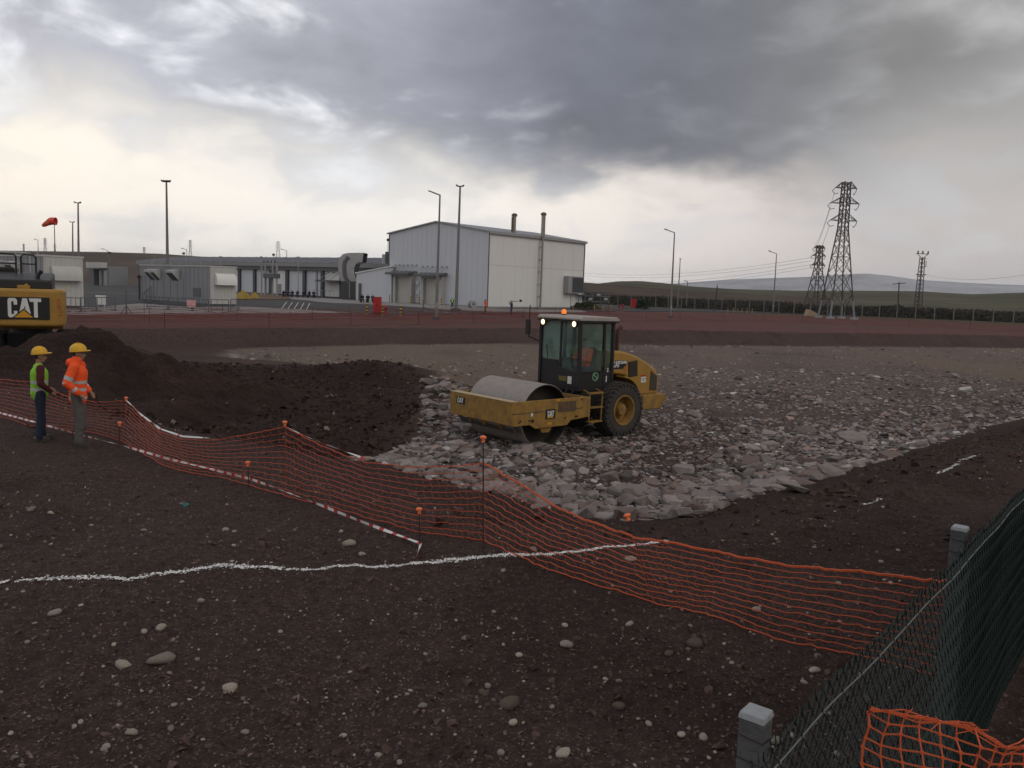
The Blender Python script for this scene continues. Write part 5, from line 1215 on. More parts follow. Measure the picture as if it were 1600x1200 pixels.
# ================================================================== YARD AND BUILDINGS
PHI = R_(140.35); HA = Vector((math.cos(PHI), math.sin(PHI), 0)); HB = Vector((HA.y, -HA.x, 0)); HC = Vector((-4.23, 128.42, ZF))
def site(s, t, z=0.0): return HC + HA * s + HB * t + Vector((0, 0, z))
def plane_px(u, v, o, n):            # where a line of sight meets an upright wall
    d = Vector(ray(u, v)); c = Vector((0, 0, CAM_H)); t = (Vector(o) - c).dot(n) / d.dot(n); return c + d * t
def on_gable(u, v, off=0.0): p = plane_px(u, v, HC - HB * off, HB) - HC; return p.dot(HA), p.z
def on_long(u, v, off=0.0): p = plane_px(u, v, HC - HA * off, HA) - HC; return p.dot(HB), p.z
M_ASPH = mat("asphalt", (.050, .049, .049), .9, 0, (.035, .035, .036), .5, .8, .4, 60)
M_SLAB = mat("concrete_slab", (.26, .245, .235), .9, 0, (.19, .178, .17), .35, .9, .3, 40)
M_PAINT = mat("road_paint", (.62, .61, .58), .8)
M_CLAD = mat("shaded_white_cladding", (.58, .60, .63), .5, 0, (.52, .54, .57), .5, .8, 0, 10, .35, streak=True)  # white walls; the shade on the hall's gable side is put into the colour
M_CLADW = mat("white_cladding", (.74, .735, .715), .5, 0, (.66, .655, .635), .4, .8, 0, 10, .35, streak=True)  # warmer, brighter tone carries the light on the hall's right flank
M_TRIM = mat("dark_grey_trim", (.10, .105, .115), .5); M_TRIML = mat("grey_trim", (.30, .30, .30), .5)
M_DARKCOL = mat("slate_blue_panel", (.060, .066, .085), .5, 0, (.05, .055, .07), 1, .7)
M_ROOFS = mat("slate_roof_sheet", (.105, .108, .125), .55, 0, (.085, .088, .10), .4, .8)
M_EHOUSE = mat("grey_steel_sheet", (.26, .27, .28), .5, 0, (.215, .22, .23), 1.2, .8, 0, 10, .3, streak=True)
M_EHOUSEW = mat("pale_steel_sheet", (.50, .495, .48), .5, 0, (.42, .415, .40), 1.2, .8, 0, 10, .3, streak=True)
M_SILVER = mat("silver_duct_steel", (.36, .36, .37), .30, .95, (.26, .26, .27), 1.5, .8)
M_REDP = mat("red_cabinet_paint", (.40, .018, .022), .45); M_BLACKS = mat("black_stripe", (.012, .012, .012), .6); M_YSTR = mat("yellow_stripe", (.62, .40, .05), .6)
M_POLE = mat("galvanised_pole", (.22, .215, .21), .5, .5, (.16, .155, .15), 3, .7); M_LUM = mat("dark_luminaire", (.03, .03, .033), .5)
def sheet(name, pts, z, thick, m, label=None):
    mb = MB(); mb.prism([(p[0], p[1]) for p in pts], z - thick, z, 'XY'); o = mb.build(name, m); tag(o, label, None, None, "structure"); return o
ya = [G(u, v, -.27) for u, v in YARD_EDGE_PX if u <= 970]
sheet("road", [(p[0], p[1]) for p in ya] + [tuple(G(985, 479, -.27)[:2]), (22, 215), (-40, 260), (-190, 260)], -.27, .10, M_ASPH, "dark asphalt yard between the net and the buildings")
sheet("road", [tuple(G(u, v, -.265)[:2]) for u, v in ((975, 486.2), (1100, 486.8), (1240, 489.8), (1330, 494), (1330, 492), (1240, 486), (1100, 482.5), (985, 480))], -.265, .08, M_ASPH, "thin grey access road on the right")
def slab(px, z, label): return sheet("pavement", [tuple(G(u, v, z)[:2]) for u, v in px], z, .12, M_SLAB, label)
slab([(-60, 488), (105, 491.5), (250, 490.2), (400, 488.8), (548, 488.4), (470, 483.2), (372, 478.2), (300, 480), (218, 474), (150, 480), (0, 478)], -.235, "pale concrete strip in front of the steel cabins")
slab([(438, 463.2), (505, 465.6), (562, 468.8), (617, 471.8), (690, 476), (760, 481.5), (908, 484.5), (916, 487), (840, 487.4), (764, 486.2), (700, 483.5), (640, 479), (572, 474.6), (520, 473), (498, 471.5), (486, 469.5), (440, 466.2)], -.20, "pale concrete apron along the buildings")
mk = MB()
for i in range(5):
    a, b = G(448 + i * 9, 471.5 + i * .5, -.262), G(438 + i * 10, 484.8 + i * .3, -.262); mk.bar((a[0], a[1], -.262), (b[0], b[1], -.262), .08, .006)
for (u0, v0, u1, v1) in ((650, 484.5, 700, 488), (130, 456, 218, 459.5)):
    a, b = G(u0, v0, -.262), G(u1, v1, -.262); mk.bar((a[0], a[1], -.262), (b[0], b[1], -.262), .15, .006)
tag(mk.build("road_marking", M_PAINT), "white parking lines painted on the asphalt yard", None, None, "structure")

def corrugate(o_, m_, s0, s1, z0, z1, place, name, parent, pitch=1.0, depth=.03):
    mb = MB(); n = max(2, int((s1 - s0) / pitch))
    for i in range(n + 1):
        s = s0 + (s1 - s0) * i / n; mb.bar(place(s, z0), place(s, z1), .06, depth, up=(0, 0, 1))
    return mb.build(name, m_, parent)
# ---------------------------------------------------------------- the tall hall
def build_hall():
    R = empty("industrial_hall", HC, 0, "tall white metal clad hall with low pitched roof and two stacks", "building")
    Lg, Lb, He, Hr = 22.57, 25.28, 11.57, 13.27
    def q(s, t, z): return HA * s + HB * t + Vector((0, 0, z))
    m = MB(); m.add([q(0, 0, 0), q(Lg, 0, 0), q(Lg, 0, He), q(Lg / 2, 0, Hr), q(0, 0, He), q(0, .2, 0), q(Lg, .2, 0), q(Lg, .2, He), q(Lg / 2, .2, Hr), q(0, .2, He)], [(0, 1, 2, 3, 4), (9, 8, 7, 6, 5), (0, 4, 9, 5), (1, 6, 7, 2), (0, 5, 6, 1)]); gable = m.build("gable_wall", M_CLAD, R)
    m = MB(); m.add([q(0, Lb, 0), q(Lg, Lb, 0), q(Lg, Lb, He), q(Lg / 2, Lb, Hr), q(0, Lb, He)], [(0, 1, 2, 3, 4)]); m.build("rear_wall", M_CLAD, R)
    m = MB(); m.add([q(Lg, .2, 0), q(Lg, Lb, 0), q(Lg, Lb, He), q(Lg, .2, He), q(Lg - .2, .2, 0), q(Lg - .2, Lb, 0), q(Lg - .2, Lb, He), q(Lg - .2, .2, He)], [(0, 1, 2, 3), (7, 6, 5, 4), (3, 2, 6, 7)]); m.build("side_wall", M_CLADW, R)
    # right flank built of tall panels with a visible joint
    n = 8; zj = 6.6
    for i in range(n):
        for (z0, z1) in ((0, zj), (zj + .03, He)):
            t0, t1 = .2 + (Lb - .2) * i / n + .008, .2 + (Lb - .2) * (i + 1) / n - .008
            m = MB(); m.add([q(0, t0, z0), q(0, t1, z0), q(0, t1, z1), q(0, t0, z1), q(.15, t0, z0), q(.15, t1, z0), q(.15, t1, z1), q(.15, t0, z1)], [(0, 1, 2, 3), (7, 6, 5, 4), (0, 4, 5, 1), (3, 2, 6, 7), (0, 3, 7, 4), (1, 5, 6, 2)]); m.build("wall_panel", M_CLADW, R)
    m = MB(); m.bar(q(.18, .2, zj), q(.18, Lb, zj), .05, .2); m.build("panel_backing", M_TRIML, R)
    for i in range(19):   # ribs of the gable sheeting
        s = Lg * (i + 1) / 20; zt = He + (Hr - He) * (1 - abs(s - Lg / 2) / (Lg / 2)) - .05
        m = MB(); m.bar(q(s, -.012, .1), q(s, -.012, zt), .05, .025, up=HB); m.build("rib", M_CLAD, gable)
    m = MB(); e = .35
    for s0, s1, z0, z1 in ((-e, Lg / 2, He - .05, Hr), (Lg / 2, Lg + e, Hr, He - .05)):
        m.add([q(s0, -e, z0), q(s1, -e, z1), q(s1, Lb + e, z1), q(s0, Lb + e, z0), q(s0, -e, z0 + .2), q(s1, -e, z1 + .2), q(s1, Lb + e, z1 + .2), q(s0, Lb + e, z0 + .2)], [(3, 2, 1, 0), (4, 5, 6, 7), (0, 1, 5, 4), (1, 2, 6, 5), (2, 3, 7, 6), (3, 0, 4, 7)])
    roof = m.build("roof", mat("hall_roof_sheet", (.30, .305, .32), .5, 0, (.25, .255, .27), .4, .8), R)
    m = MB(); m.bar(q(-.28, -.3, He - .12), q(-.28, Lb + .3, He - .12), .22, .26); m.build("gutter", M_TRIML, roof)
    for t in (-.05, Lb + .02): m = MB(); m.bar(q(-.06, t, 0), q(-.06, t, He - .1), .16, .16); m.build("downpipe", M_TRIM, R)
    for s in (Lg + .02,): m = MB(); m.bar(q(s, -.05, 0), q(s, -.05, He - .1), .14, .14); m.build("corner_trim", M_TRIM, R)
    m = MB(); m.bar(q(0, .0, .12), q(Lg, -.03, .12), .06, .3); m.bar(q(-.03, .2, .12), q(-.03, Lb, .12), .06, .3); m.build("plinth", M_TRIML, R)
    # the stacks
    for (u, vtop, t, s, wall) in ((803, 333, None, 1.2, False), (848.5, 331.5, None, -.55, True)):
        p = plane_px(u, 362, HC + HA * s, HA) - HC; t = p.dot(HB); ztop = (plane_px(u, vtop, HC + HA * s, HA) - HC).z
        z0 = .2 if wall else He
        m = MB(); m.cyl(q(s, t, z0), q(s, t, ztop - .4), .30 if not wall else .17, n=14)
        if wall: m.cyl(q(s, t, He + .1), q(s, t, ztop - .4), .34, n=14)
        st = m.build("stack", mat("stack_steel", (.34, .32, .29), .4, .7, (.22, .2, .18), 2, .8), R, True)
        m = MB(); m.cyl(q(s, t, ztop - .5), q(s, t, ztop - .15), .46, .46, n=14); m.cyl(q(s, t, ztop - .15), q(s, t, ztop), .46, .15, n=14); m.build("stack_cap", mat("stack_cap_brown", (.13, .11, .09), .6), st, True)
        if not wall: m = MB(); m.cyl(q(s, t - .5, He + .5), q(s, t - .5, ztop - .6), .14, n=8); m.build("stack_ladder_pipe", mat("rust_band", (.16, .10, .05), .7), st)
        if wall:
            m = MB()
            for z in (2, 4, 6, 8, 10): m.box(q(s / 2, t, z), (.5, .3, .12))
            m.build("stack_bracket", M_TRIML, st)
            m = MB(); m.bar(q(s, t - 1.1, .2), q(s, t - 1.1, 10.5), .05, .05); m.bar(q(s, t - 1.1, 4.5), q(s - .3, t - 1.1, 4.7), .05, .05); m.build("conduit", M_TRIML, R)
    # louvre box on the right flank and the platform below it
    t0, z0 = on_long(880, 458); t1, z1 = on_long(905, 432.5)
    m = MB(); m.add([q(0, t0, z0), q(0, t1, z0), q(0, t1, z1), q(0, t0, z1), q(-1.0, t0, z0), q(-1.0, t1, z0), q(-1.0, t1, z1), q(-1.0, t0, z1)], [(0, 1, 2, 3), (7, 6, 5, 4), (0, 4, 5, 1), (3, 2, 6, 7), (0, 3, 7, 4), (1, 5, 6, 2)]); box = m.build("louvre_box", M_TRIML, R)
    for i in range(14): m = MB(); tt = t0 + (t1 - t0) * (.28 + .68 * i / 13); m.bar(q(-1.04, tt, z0 + .2), q(-1.04, tt, z1 - .2), .12, .10); m.build("louvre_blade", M_TRIM, box)
    m = MB(); m.box(q(-.6, t1 + .5, z0 - .25), (1.6, 2.4, .18)); m.bar(q(-1.2, t1 + .2, 0), q(-1.2, t1 + .2, z0 - .3), .12); m.bar(q(-1.2, t1 - 1.6, 0), q(-1.2, t1 - 1.6, z0 - .3), .10); m.bar(q(-1.2, t0 + .6, 0), q(-1.2, t0 + .6, z0), .08); m.build("equipment_platform", M_TRIM, R)
    # two roller doors with framed jambs and canopies hung on rods
    for (u0, v0, u1, v1) in ((621, 428, 648, 472), (664.5, 431, 695, 474.5)):
        a, zt = on_gable(u0, v0); b, _ = on_gable(u1, v1); s0, s1 = min(a, b), max(a, b)
        d = empty("roller_door", (0, 0, 0)); d.parent = R
        for k in range(12):
            m = MB(); z = .1 + (zt - .25) * k / 12; m.add([q(s0 + .5, -.35, z), q(s1 - .5, -.35, z), q(s1 - .5, -.35, z + zt / 12 - .04), q(s0 + .5, -.35, z + zt / 12 - .04), q(s0 + .5, -.31, z), q(s1 - .5, -.31, z), q(s1 - .5, -.31, z + zt / 12 - .04), q(s0 + .5, -.31, z + zt / 12 - .04)], [(0, 1, 2, 3), (7, 6, 5, 4), (0, 4, 5, 1), (3, 2, 6, 7), (0, 3, 7, 4), (1, 5, 6, 2)]); m.build("door_slat", mat("beige_door", (.50, .485, .45), .6, 0, (.44, .425, .39), .8, .8), d)
        m = MB(); m.bar(q(s0 + .2, -.45, 0), q(s0 + .2, -.45, zt), .9, .5, up=HA); m.bar(q(s1 - .2, -.45, 0), q(s1 - .2, -.45, zt), .9, .5, up=HA); m.bar(q(s0, -.45, zt - .2), q(s1, -.45, zt - .2), .9, .4); m.build("door_frame", mat("door_frame_grey", (.42, .41, .39), .6), d)
        m = MB(); m.add([q(s0 - .5, -.1, zt + .55), q(s1 + .7, -.1, zt + .55), q(s1 + .7, -2.2, zt + .15), q(s0 - .5, -2.2, zt + .15), q(s0 - .5, -.1, zt + .25), q(s1 + .7, -.1, zt + .25), q(s1 + .7, -2.2, zt - .15), q(s0 - .5, -2.2, zt - .15)], [(0, 1, 2, 3), (7, 6, 5, 4), (0, 4, 5, 1), (3, 2, 6, 7), (0, 3, 7, 4), (1, 5, 6, 2)]); cp = m.build("canopy", M_TRIM, R)
        for i in range(6):
            s = s0 - .3 + (s1 - s0 + .8) * i / 5; m = MB(); m.bar(q(s, -2.2, zt + .2), q(s, -.05, zt + 1.5), .06); m.box(q(s, -.06, zt + 1.5), (.25, .25, .25)); m.build("canopy_rod", M_TRIML, cp)
    for (u, v) in ((653.5, 442), (653.5, 457)):
        s, z = on_gable(u, v); m = MB(); m.box(q(s, -.12, z), (.5, .5, .6)); m.build("wall_box", M_CLADW, R)
build_hall()
# ---------------------------------------------------------------- lean-to beside the hall
def build_annex():
    R = empty("annex", site(22.9, -.4), 0, "low white lean-to joined to the left of the tall hall", "building"); o = site(22.9, -.4)
    def q(s, t, z): return HA * (s - 22.9) + HB * (t + .4) + Vector((0, 0, z))
    s0, s1, z0, z1 = 20.9, 30.0, 6.0, 4.75
    m = MB(); m.add([q(s0, -.9, 0), q(s1, -.9, 0), q(s1, -.9, z1), q(s0, -.9, z0), q(s0, -.45, 0), q(s1, 8, 0), q(s1, 8, z1), q(s0, -.45, z0)], [(0, 1, 2, 3), (0, 3, 7, 4), (1, 5, 6, 2)]); m.build("wall", M_CLAD, R)
    m = MB(); m.add([q(s0 - .1, -1.1, z0 + .02), q(s1 + .2, -1.1, z1 + .0), q(s1 + .2, 8, z1), q(s0 - .1, 8, z0 + .02), q(s0 - .1, -1.1, z0 + .2), q(s1 + .2, -1.1, z1 + .18), q(s1 + .2, 8, z1 + .18), q(s0 - .1, 8, z0 + .2)], [(3, 2, 1, 0), (4, 5, 6, 7), (0, 1, 5, 4), (1, 2, 6, 5), (2, 3, 7, 6), (3, 0, 4, 7)]); m.build("roof", M_CLADW, R)
    m = MB(); m.box(q(28.9, -.95, 1.6), (.5, .5, 3.0)); m.build("louvre_slot", M_TRIM, R)
    m = MB(); m.box(q(23.6, 1.2, 7.6), (1.6, 1.4, 2.0)); m.build("rooftop_unit", M_TRIM, R, False, .05)
    m = MB(); m.box(q(25.2, 1.2, 7.4), (.5, 1.4, 1.6)); m.build("unit_side", M_EHOUSEW, R)
    m = MB(); m.bar(q(23.4, .4, 8.6), q(23.4, .4, 10.5), .06); m.ball(q(23.4, .4, 10.6), .25); m.build("aviation_lamp", M_LUM, R)
build_annex()
# ---------------------------------------------------------------- the long low building
def build_long():
    T0 = 10.1; R = empty("long_building", site(80, T0), 0, "long low white building with slate roof and dark columns", "building"); o = site(80, T0)
    def q(s, t, z): return HA * (s - 80) + HB * (t - T0) + Vector((0, 0, z))
    s0, s1 = 29.0, 131.0; He, Hf, Hr, dp = 6.7, 5.35, 8.3, 22
    m = MB(); m.add([q(s0, T0 + .3, 0), q(s1, T0 + .3, 0), q(s1, T0 + .3, He), q(s0, T0 + .3, He), q(s1, T0 + dp, 0), q(s1, T0 + dp, He), q(s1, T0 + dp / 2, Hr), q(s0, T0 + dp, 0), q(s0, T0 + dp, He), q(s0, T0 + dp / 2, Hr)], [(0, 1, 2, 3), (1, 4, 5, 6, 2), (7, 0, 3, 9, 8)]); m.build("wall", M_TRIM, R)
    bay = 6.05; n = int((s1 - s0) / bay)
    for i in range(n):
        a, b = s0 + i * bay + .95, s0 + (i + 1) * bay
        m = MB(); m.add([q(a, T0, .2), q(b, T0, .2), q(b, T0, Hf), q(a, T0, Hf), q(a, T0 + .25, .2), q(b, T0 + .25, .2), q(b, T0 + .25, Hf), q(a, T0 + .25, Hf)], [(0, 1, 2, 3), (7, 6, 5, 4), (0, 4, 5, 1), (3, 2, 6, 7), (0, 3, 7, 4), (1, 5, 6, 2)]); pn = m.build("wall_panel", M_CLAD if i % 3 else M_CLADW, R)
        m = MB(); m.bar(q(a - .48, T0 - .12, 0), q(a - .48, T0 - .12, Hf), .9, .5, up=HB); m.build("column", M_DARKCOL, R)
        if i % 3 == 1: m = MB(); m.bar(q(a + 1.6, T0 - .1, .2), q(a + 1.6, T0 - .1, Hf), .5, .12, up=HB); m.build("downpipe", M_TRIML, R)
        if i % 4 == 2: m = MB(); m.box(q((a + b) / 2, T0 - .1, 1.25), (.9, .9, 2.1)); m.build("door", M_TRIML, R)
    m = MB(); m.bar(q(s0, T0 - .3, (He + Hf) / 2 - .35), q(s1, T0 - .3, (He + Hf) / 2 - .35), .6, .75); m.build("fascia", M_TRIM, R)
    m = MB(); m.bar(q(s0, T0 - .55, He - .25), q(s1, T0 - .55, He - .25), .8, .8); m.build("gutter", mat("gutter_grey", (.25, .25, .25), .6), R)
    m = MB()
    for t0, t1, z0, z1 in ((T0 - .9, T0 + dp / 2, He, Hr), (T0 + dp / 2, T0 + dp + .5, Hr, He)): m.add([q(s0 - .5, t0, z0), q(s1 + .5, t0, z0), q(s1 + .5, t1, z1), q(s0 - .5, t1, z1), q(s0 - .5, t0, z0 + .2), q(s1 + .5, t0, z0 + .2), q(s1 + .5, t1, z1 + .2), q(s0 - .5, t1, z1 + .2)], [(3, 2, 1, 0), (4, 5, 6, 7), (0, 1, 5, 4), (1, 2, 6, 5), (2, 3, 7, 6), (3, 0, 4, 7)])
    rf = m.build("roof", M_ROOFS, R)
    for i in range(26): s = s0 + (s1 - s0) * (i + .5) / 26; m = MB(); m.bar(q(s, T0 - .9, He + .24), q(s, T0 + dp / 2, Hr + .24), .10, .06); m.build("roof_seam", M_ROOFS, rf)
    for i, u in enumerate((242, 292, 345, 408, 466)):
        p = plane_px(u, 416, o - HB * 2.0, HB) - o; m = MB(); s = p.dot(HA) + 80; m.bar(q(s, T0 - 2.0, 0), q(s, T0 - 2.0, 8.0), .12); m.box(q(s, T0 - 2.0, 8.0), (.5, .5, .15)); m.build("lightning_post", M_TRIML, R)
    # small loading canopy near the duct
    p = plane_px(522, 443, o, HB) - o; s = p.dot(HA) + 80
    m = MB(); m.box((0, 0, 0), (5.0, 2.6, .35), None); cp = m.build("canopy", M_TRIM, R); cp.location = q(s, T0 - 1.5, 3.3); cp.rotation_euler = (0, 0, PHI)
    for d in (-1.8, 0, 1.8): m = MB(); m.bar(q(s + d, T0 - 2.6, 3.4), q(s + d, T0 - .1, 5.0), .08); m.box(q(s + d, T0 - .1, 5.0), (.25, .25, .25)); m.build("canopy_rod", M_TRIML, R)
    for d in (-2.5, -1.2, 0, 1.2, 2.5): m = MB(); m.bar(q(s + d, T0 - 3, 0), q(s + d, T0 - 3, 1.4), .07); m.bar(q(s + d, T0 - 3, 1.4), q(s + d - 1.2, T0 - 3, 1.4), .07); m.build("ramp_rail", M_TRIML, R)
build_long()
# ---------------------------------------------------------------- small plant room at the left end
def gen_box(name, c, dims, rz, m, label, cat, parts=()):
    R = empty(name, c, rz, label, cat); mb = MB(); mb.box((0, 0, dims[2] / 2), dims); mb.build("body", m, R, False, .03); return R
p = G(178, 446.5, ZF); R = gen_box("plant_cabin", p, (6, 5, 5.2), PHI, M_EHOUSE, "grey plant cabin with raised pipe box at the far left", "cabin")
mb = MB(); mb.box((2.2, 3.6, 5.4), (8, 2.2, 1.5)); mb.build("overhead_duct", M_EHOUSEW, R, False, .05)
mb = MB(); mb.box((4.4, 3.2, 2.2), (2.6, 1.6, 4.4)); mb.build("dark_opening", M_TRIM, R)
for dx in (-1.5, 1.5): mb = MB(); mb.cyl((dx, 2.7, 0), (dx, 2.7, 4.0), .5, n=12); mb.build("vertical_tank", M_TRIML, R, True)
# ---------------------------------------------------------------- steel cabins
def steel_cabin(corner, L, W, H, label, big):
    R = empty("steel_cabin", corner, 0, label, "cabin", "steel equipment cabins")
    def q(s, t, z): return HA * s + HB * t + Vector((0, 0, z))
    def slabbox(s0, s1, t0, t1, z0, z1, name, m, par=R):
        mb = MB(); mb.add([q(s0, t0, z0), q(s1, t0, z0), q(s1, t1, z0), q(s0, t1, z0), q(s0, t0, z1), q(s1, t0, z1), q(s1, t1, z1), q(s0, t1, z1)], [(3, 2, 1, 0), (4, 5, 6, 7), (0, 1, 5, 4), (1, 2, 6, 5), (2, 3, 7, 6), (3, 0, 4, 7)]); return mb.build(name, m, par)
    slabbox(0, L, 0, W, .35, H, "body", M_EHOUSE); slabbox(-.02, -.06, .03, W, .35, H - .02, "end_wall", M_EHOUSEW)
    slabbox(-.1, L + .1, -.1, W + .1, H + .005, H + .15, "roof", M_EHOUSEW); slabbox(.1, L - .1, .1, W - .1, 0, .35, "plinth", M_TRIM)
    for i in range(8): t = W * (i + .5) / 8; mb = MB(); mb.bar(q(-.075, t, .4), q(-.075, t, H - .05), .06, .03, up=HA); mb.build("rib", M_EHOUSEW, R)
    n = int(L / .9)
    for i in range(n): s = L * (i + .5) / n; mb = MB(); mb.bar(q(s, -.015, .4), q(s, -.015, H - .05), .05, .03, up=HB); mb.build("rib", M_EHOUSE, R)
    # bulging rain hood on the end wall: quarter round pulled across
    t0, t1 = W * .17, W * .92; zz = H * .56; mb = MB(); k = 10; prof = [(0, 0), (-.62, 0)] + [(-.62 * math.cos(a), .2 + 1.05 * math.sin(a)) for a in np.linspace(0, math.pi / 2, k)]
    v = [q(x - .06, t, zz + z) for t in (t0, t1) for x, z in prof]; kk = len(prof); mb.add(v, [tuple(range(kk)), tuple(range(2 * kk - 1, kk - 1, -1))] + [(i, kk + i, kk + (i + 1) % kk, (i + 1) % kk) for i in range(kk)]); mb.build("rain_hood", M_CLADW if not big else M_EHOUSEW, R, True)
    slabbox(-.08, -.10, W * .55, W * .66, H * .38, H * .47, "warning_sign", mat("yellowish_sign", (.48, .50, .34), .6))
    # long side: slanted cowls, panel doors, louvre
    for s in (L * .80, L * .71, L * .46):
        w = 1.5 if s < L * .5 else .9; mb = MB(); z = H * .80
        mb.add([q(s - w / 2, 0, z + .5), q(s + w / 2, 0, z + .5), q(s + w / 2, -.9, z + .35), q(s - w / 2, -.9, z + .35), q(s - w / 2, 0, z - .8), q(s + w / 2, 0, z - .8), q(s + w / 2, -.85, z + .1), q(s - w / 2, -.85, z + .1)], [(0, 1, 2, 3), (7, 6, 5, 4), (3, 2, 6, 7), (0, 3, 7, 4), (1, 5, 6, 2)]); c_ = mb.build("air_cowl", M_EHOUSEW, R)
        mb = MB(); mb.add([q(s - w / 2 + .05, -.02, z - .79), q(s + w / 2 - .05, -.02, z - .79), q(s + w / 2 - .05, -.84, z + .08), q(s - w / 2 + .05, -.84, z + .08)], [(0, 1, 2, 3)]); mb.build("cowl_grille", M_TRIM, c_)
    for i in range(4):
        for j in range(5): s = L * .72 - i * L * .095; z = H * .12 + j * H * .11; slabbox(s, s - L * .085, -.04, -.02, z, z + H * .10, "cabinet_door", M_EHOUSE)
    slabbox(L * .22, L * .12, -.05, -.02, H * .24, H * .46, "louvre", M_TRIM)
    mb = MB()
    for k in range(5): mb.bar(q(L * .78 + .3 * k, -.4 - .1 * k, .0), q(L * .78 + .3 * k, -.4 - .1 * k, 1.9 - .22 * k), .05)
    mb.bar(q(L * .78, -.4, 1.9), q(L * .78 + 1.3, -.8, 1.0), .06); mb.build("stair_rail", M_TRIM, R)
    mb = MB(); mb.bar(q(L + .05, -.1, .2), q(L + .05, -.1, H * .7), .12); mb.bar(q(L + .05, -.1, H * .7), q(L - 1.0, -.7, H * .7), .08); mb.ball(q(L - 1.1, -.7, H * .7), .22); mb.build("floodlight", M_LUM, R)
    for i in range(6): s = L * (.15 + .14 * i); mb = MB(); mb.bar(q(s, .3, H + .1), q(s, .3, H + .5), .05); mb.build("lifting_lug", M_TRIML, R)
c2 = G(328, 480, ZF); steel_cabin(c2, 15.6, 3.2, 4.35, "grey steel cabin with slanted cowls in the middle of the yard", False)
c1 = G(69, 484, ZF); steel_cabin(Vector(c1), 12.0, 3.25, 4.5, "pale steel cabin with bulging rain hood behind the excavator", True)
# ---------------------------------------------------------------- silver exhaust duct
def build_duct():
    Y = 150.0; p = G(548, 469, ZF); Y = p[1]; k = Y / FPX; R = empty("exhaust_duct", p, 0, "big silver curved exhaust duct on a dark box beside the long building", "duct")
    fx = Vector((1, 0, 0)); 
    def q(u, v, d): w = AT(u, v, Y + d); return Vector(w) - Vector(p)
    mb = MB(); a, b = q(534, 466, 0), q(562, 440, 0); mb.box(((a.x + b.x) / 2, 1.6, b.z / 2), (b.x - a.x, 3.4, b.z)); mb.build("plenum_box", mat("dark_steel_box", (.07, .07, .072), .5, .3), R, False, .05)
    path = [(549, 441, 13.0), (545.5, 434, 13.2), (543, 426, 13.8), (542.5, 417, 13.8), (545, 409, 13.2), (551, 404.5, 12.0), (559, 403.5, 9.5), (567, 403, 8.5)]
    mid = []
    ctr = [(549, 441), (543, 433), (541.5, 424), (541.5, 414), (545, 406.5), (552, 403), (560, 402.5), (568, 402.5)]
    outer = [(534, 441), (530, 433), (528.6, 424), (528.6, 409), (531, 402), (537, 396.5), (546, 395), (568, 395)]
    inner = [(562, 441), (556, 436), (553.5, 428), (553.5, 418), (556, 412.5), (559, 410.5), (561, 410), (565.5, 410)]
    for j in range(len(outer) - 1):
        mb = MB(); vs = []
        for (o_, i_) in ((outer[j], inner[j]), (outer[j + 1], inner[j + 1])):
            for (uv, d) in ((o_, 0), (i_, 0), (i_, 4.5), (o_, 4.5)): vs.append(Vector(AT(uv[0], uv[1], Y)) - Vector(p) + Vector((0, d, 0)))
        mb.add(vs, [(0, 1, 5, 4), (1, 2, 6, 5), (2, 3, 7, 6), (3, 0, 4, 7)]); mb.build("duct_section", M_SILVER, R, False)
        # flanged joint
        mb = MB(); o_, i_ = outer[j + 1], inner[j + 1]; A = Vector(AT(o_[0], o_[1], Y)) - Vector(p); B = Vector(AT(i_[0], i_[1], Y)) - Vector(p); mb.bar(A - Vector((0, .06, 0)), B - Vector((0, .06, 0)), .12, .12); mb.build("flange", M_TRIML, R)
    mb = MB(); cen = [((o_[0] * .62 + i_[0] * .38), (o_[1] * .62 + i_[1] * .38)) for o_, i_ in zip(outer[:6], inner[:6])]
    for a, b in zip(cen[:-1], cen[1:]): mb.bar(Vector(AT(*a, Y)) - Vector(p) - Vector((0, .1, 0)), Vector(AT(*b, Y)) - Vector(p) - Vector((0, .1, 0)), .7, .12, up=(0, 1, 0))
    mb.build("dark_band", M_TRIM, R)
    for u in (546, 556): mb = MB(); mb.bar(q(u, 466, -.1), q(u, 441, -.1), .14); mb.build("stiffener", M_TRIML, R)
build_duct()
# ---------------------------------------------------------------- switch gear frame in front of the long building
def build_gantry():
    p = G(420, 463, ZF); R = empty("switchgear_frame", p, PHI, "tall grey switchgear frame with dark transformer on the red bed", "electrical frame")
    for dx in (-2.6, -1.2, 1.2, 2.4): mb = MB(); mb.bar((dx, 0, 0), (dx, 0, 6.9 - .3 * abs(dx)), .22); mb.build("post", M_TRIML, R)
    mb = MB(); mb.bar((-2.6, 0, 6.2), (2.4, 0, 6.2), .15); mb.bar((-2.6, 0, 4.4), (2.4, 0, 4.4), .15); mb.build("cross_beam", M_TRIML, R)
    mb = MB(); mb.box((-1.2, .2, 3.9), (3.6, 1.4, .9)); mb.cyl((-2.2, .2, 4.2), (-2.2, .2, 5.0), .2, n=8); mb.build("transformer", M_TRIM, R, False, .08)
    for dx in (-2, -.8, .4, 1.6):
        mb = MB(); mb.lathe([(.10, 6.3), (.18, 6.4), (.10, 6.5), (.18, 6.6), (.10, 6.7), (.03, 6.9)], 'Z', (dx, 0, 0), 8); mb.build("insulator", mat("brown_porcelain", (.08, .05, .04), .3), R)
build_gantry()
sheet("soil_bed", [tuple(G(u, v, -.15)[:2]) for u, v in ((371, 467.5), (455, 467), (448, 463), (437, 460.5), (405, 457.5), (371, 457))], -.15, .25, mat("red_bed_soil", (.14, .065, .05), .95, 0, (.10, .085, .04), .4, .9), "reddish soil bed before the long building")
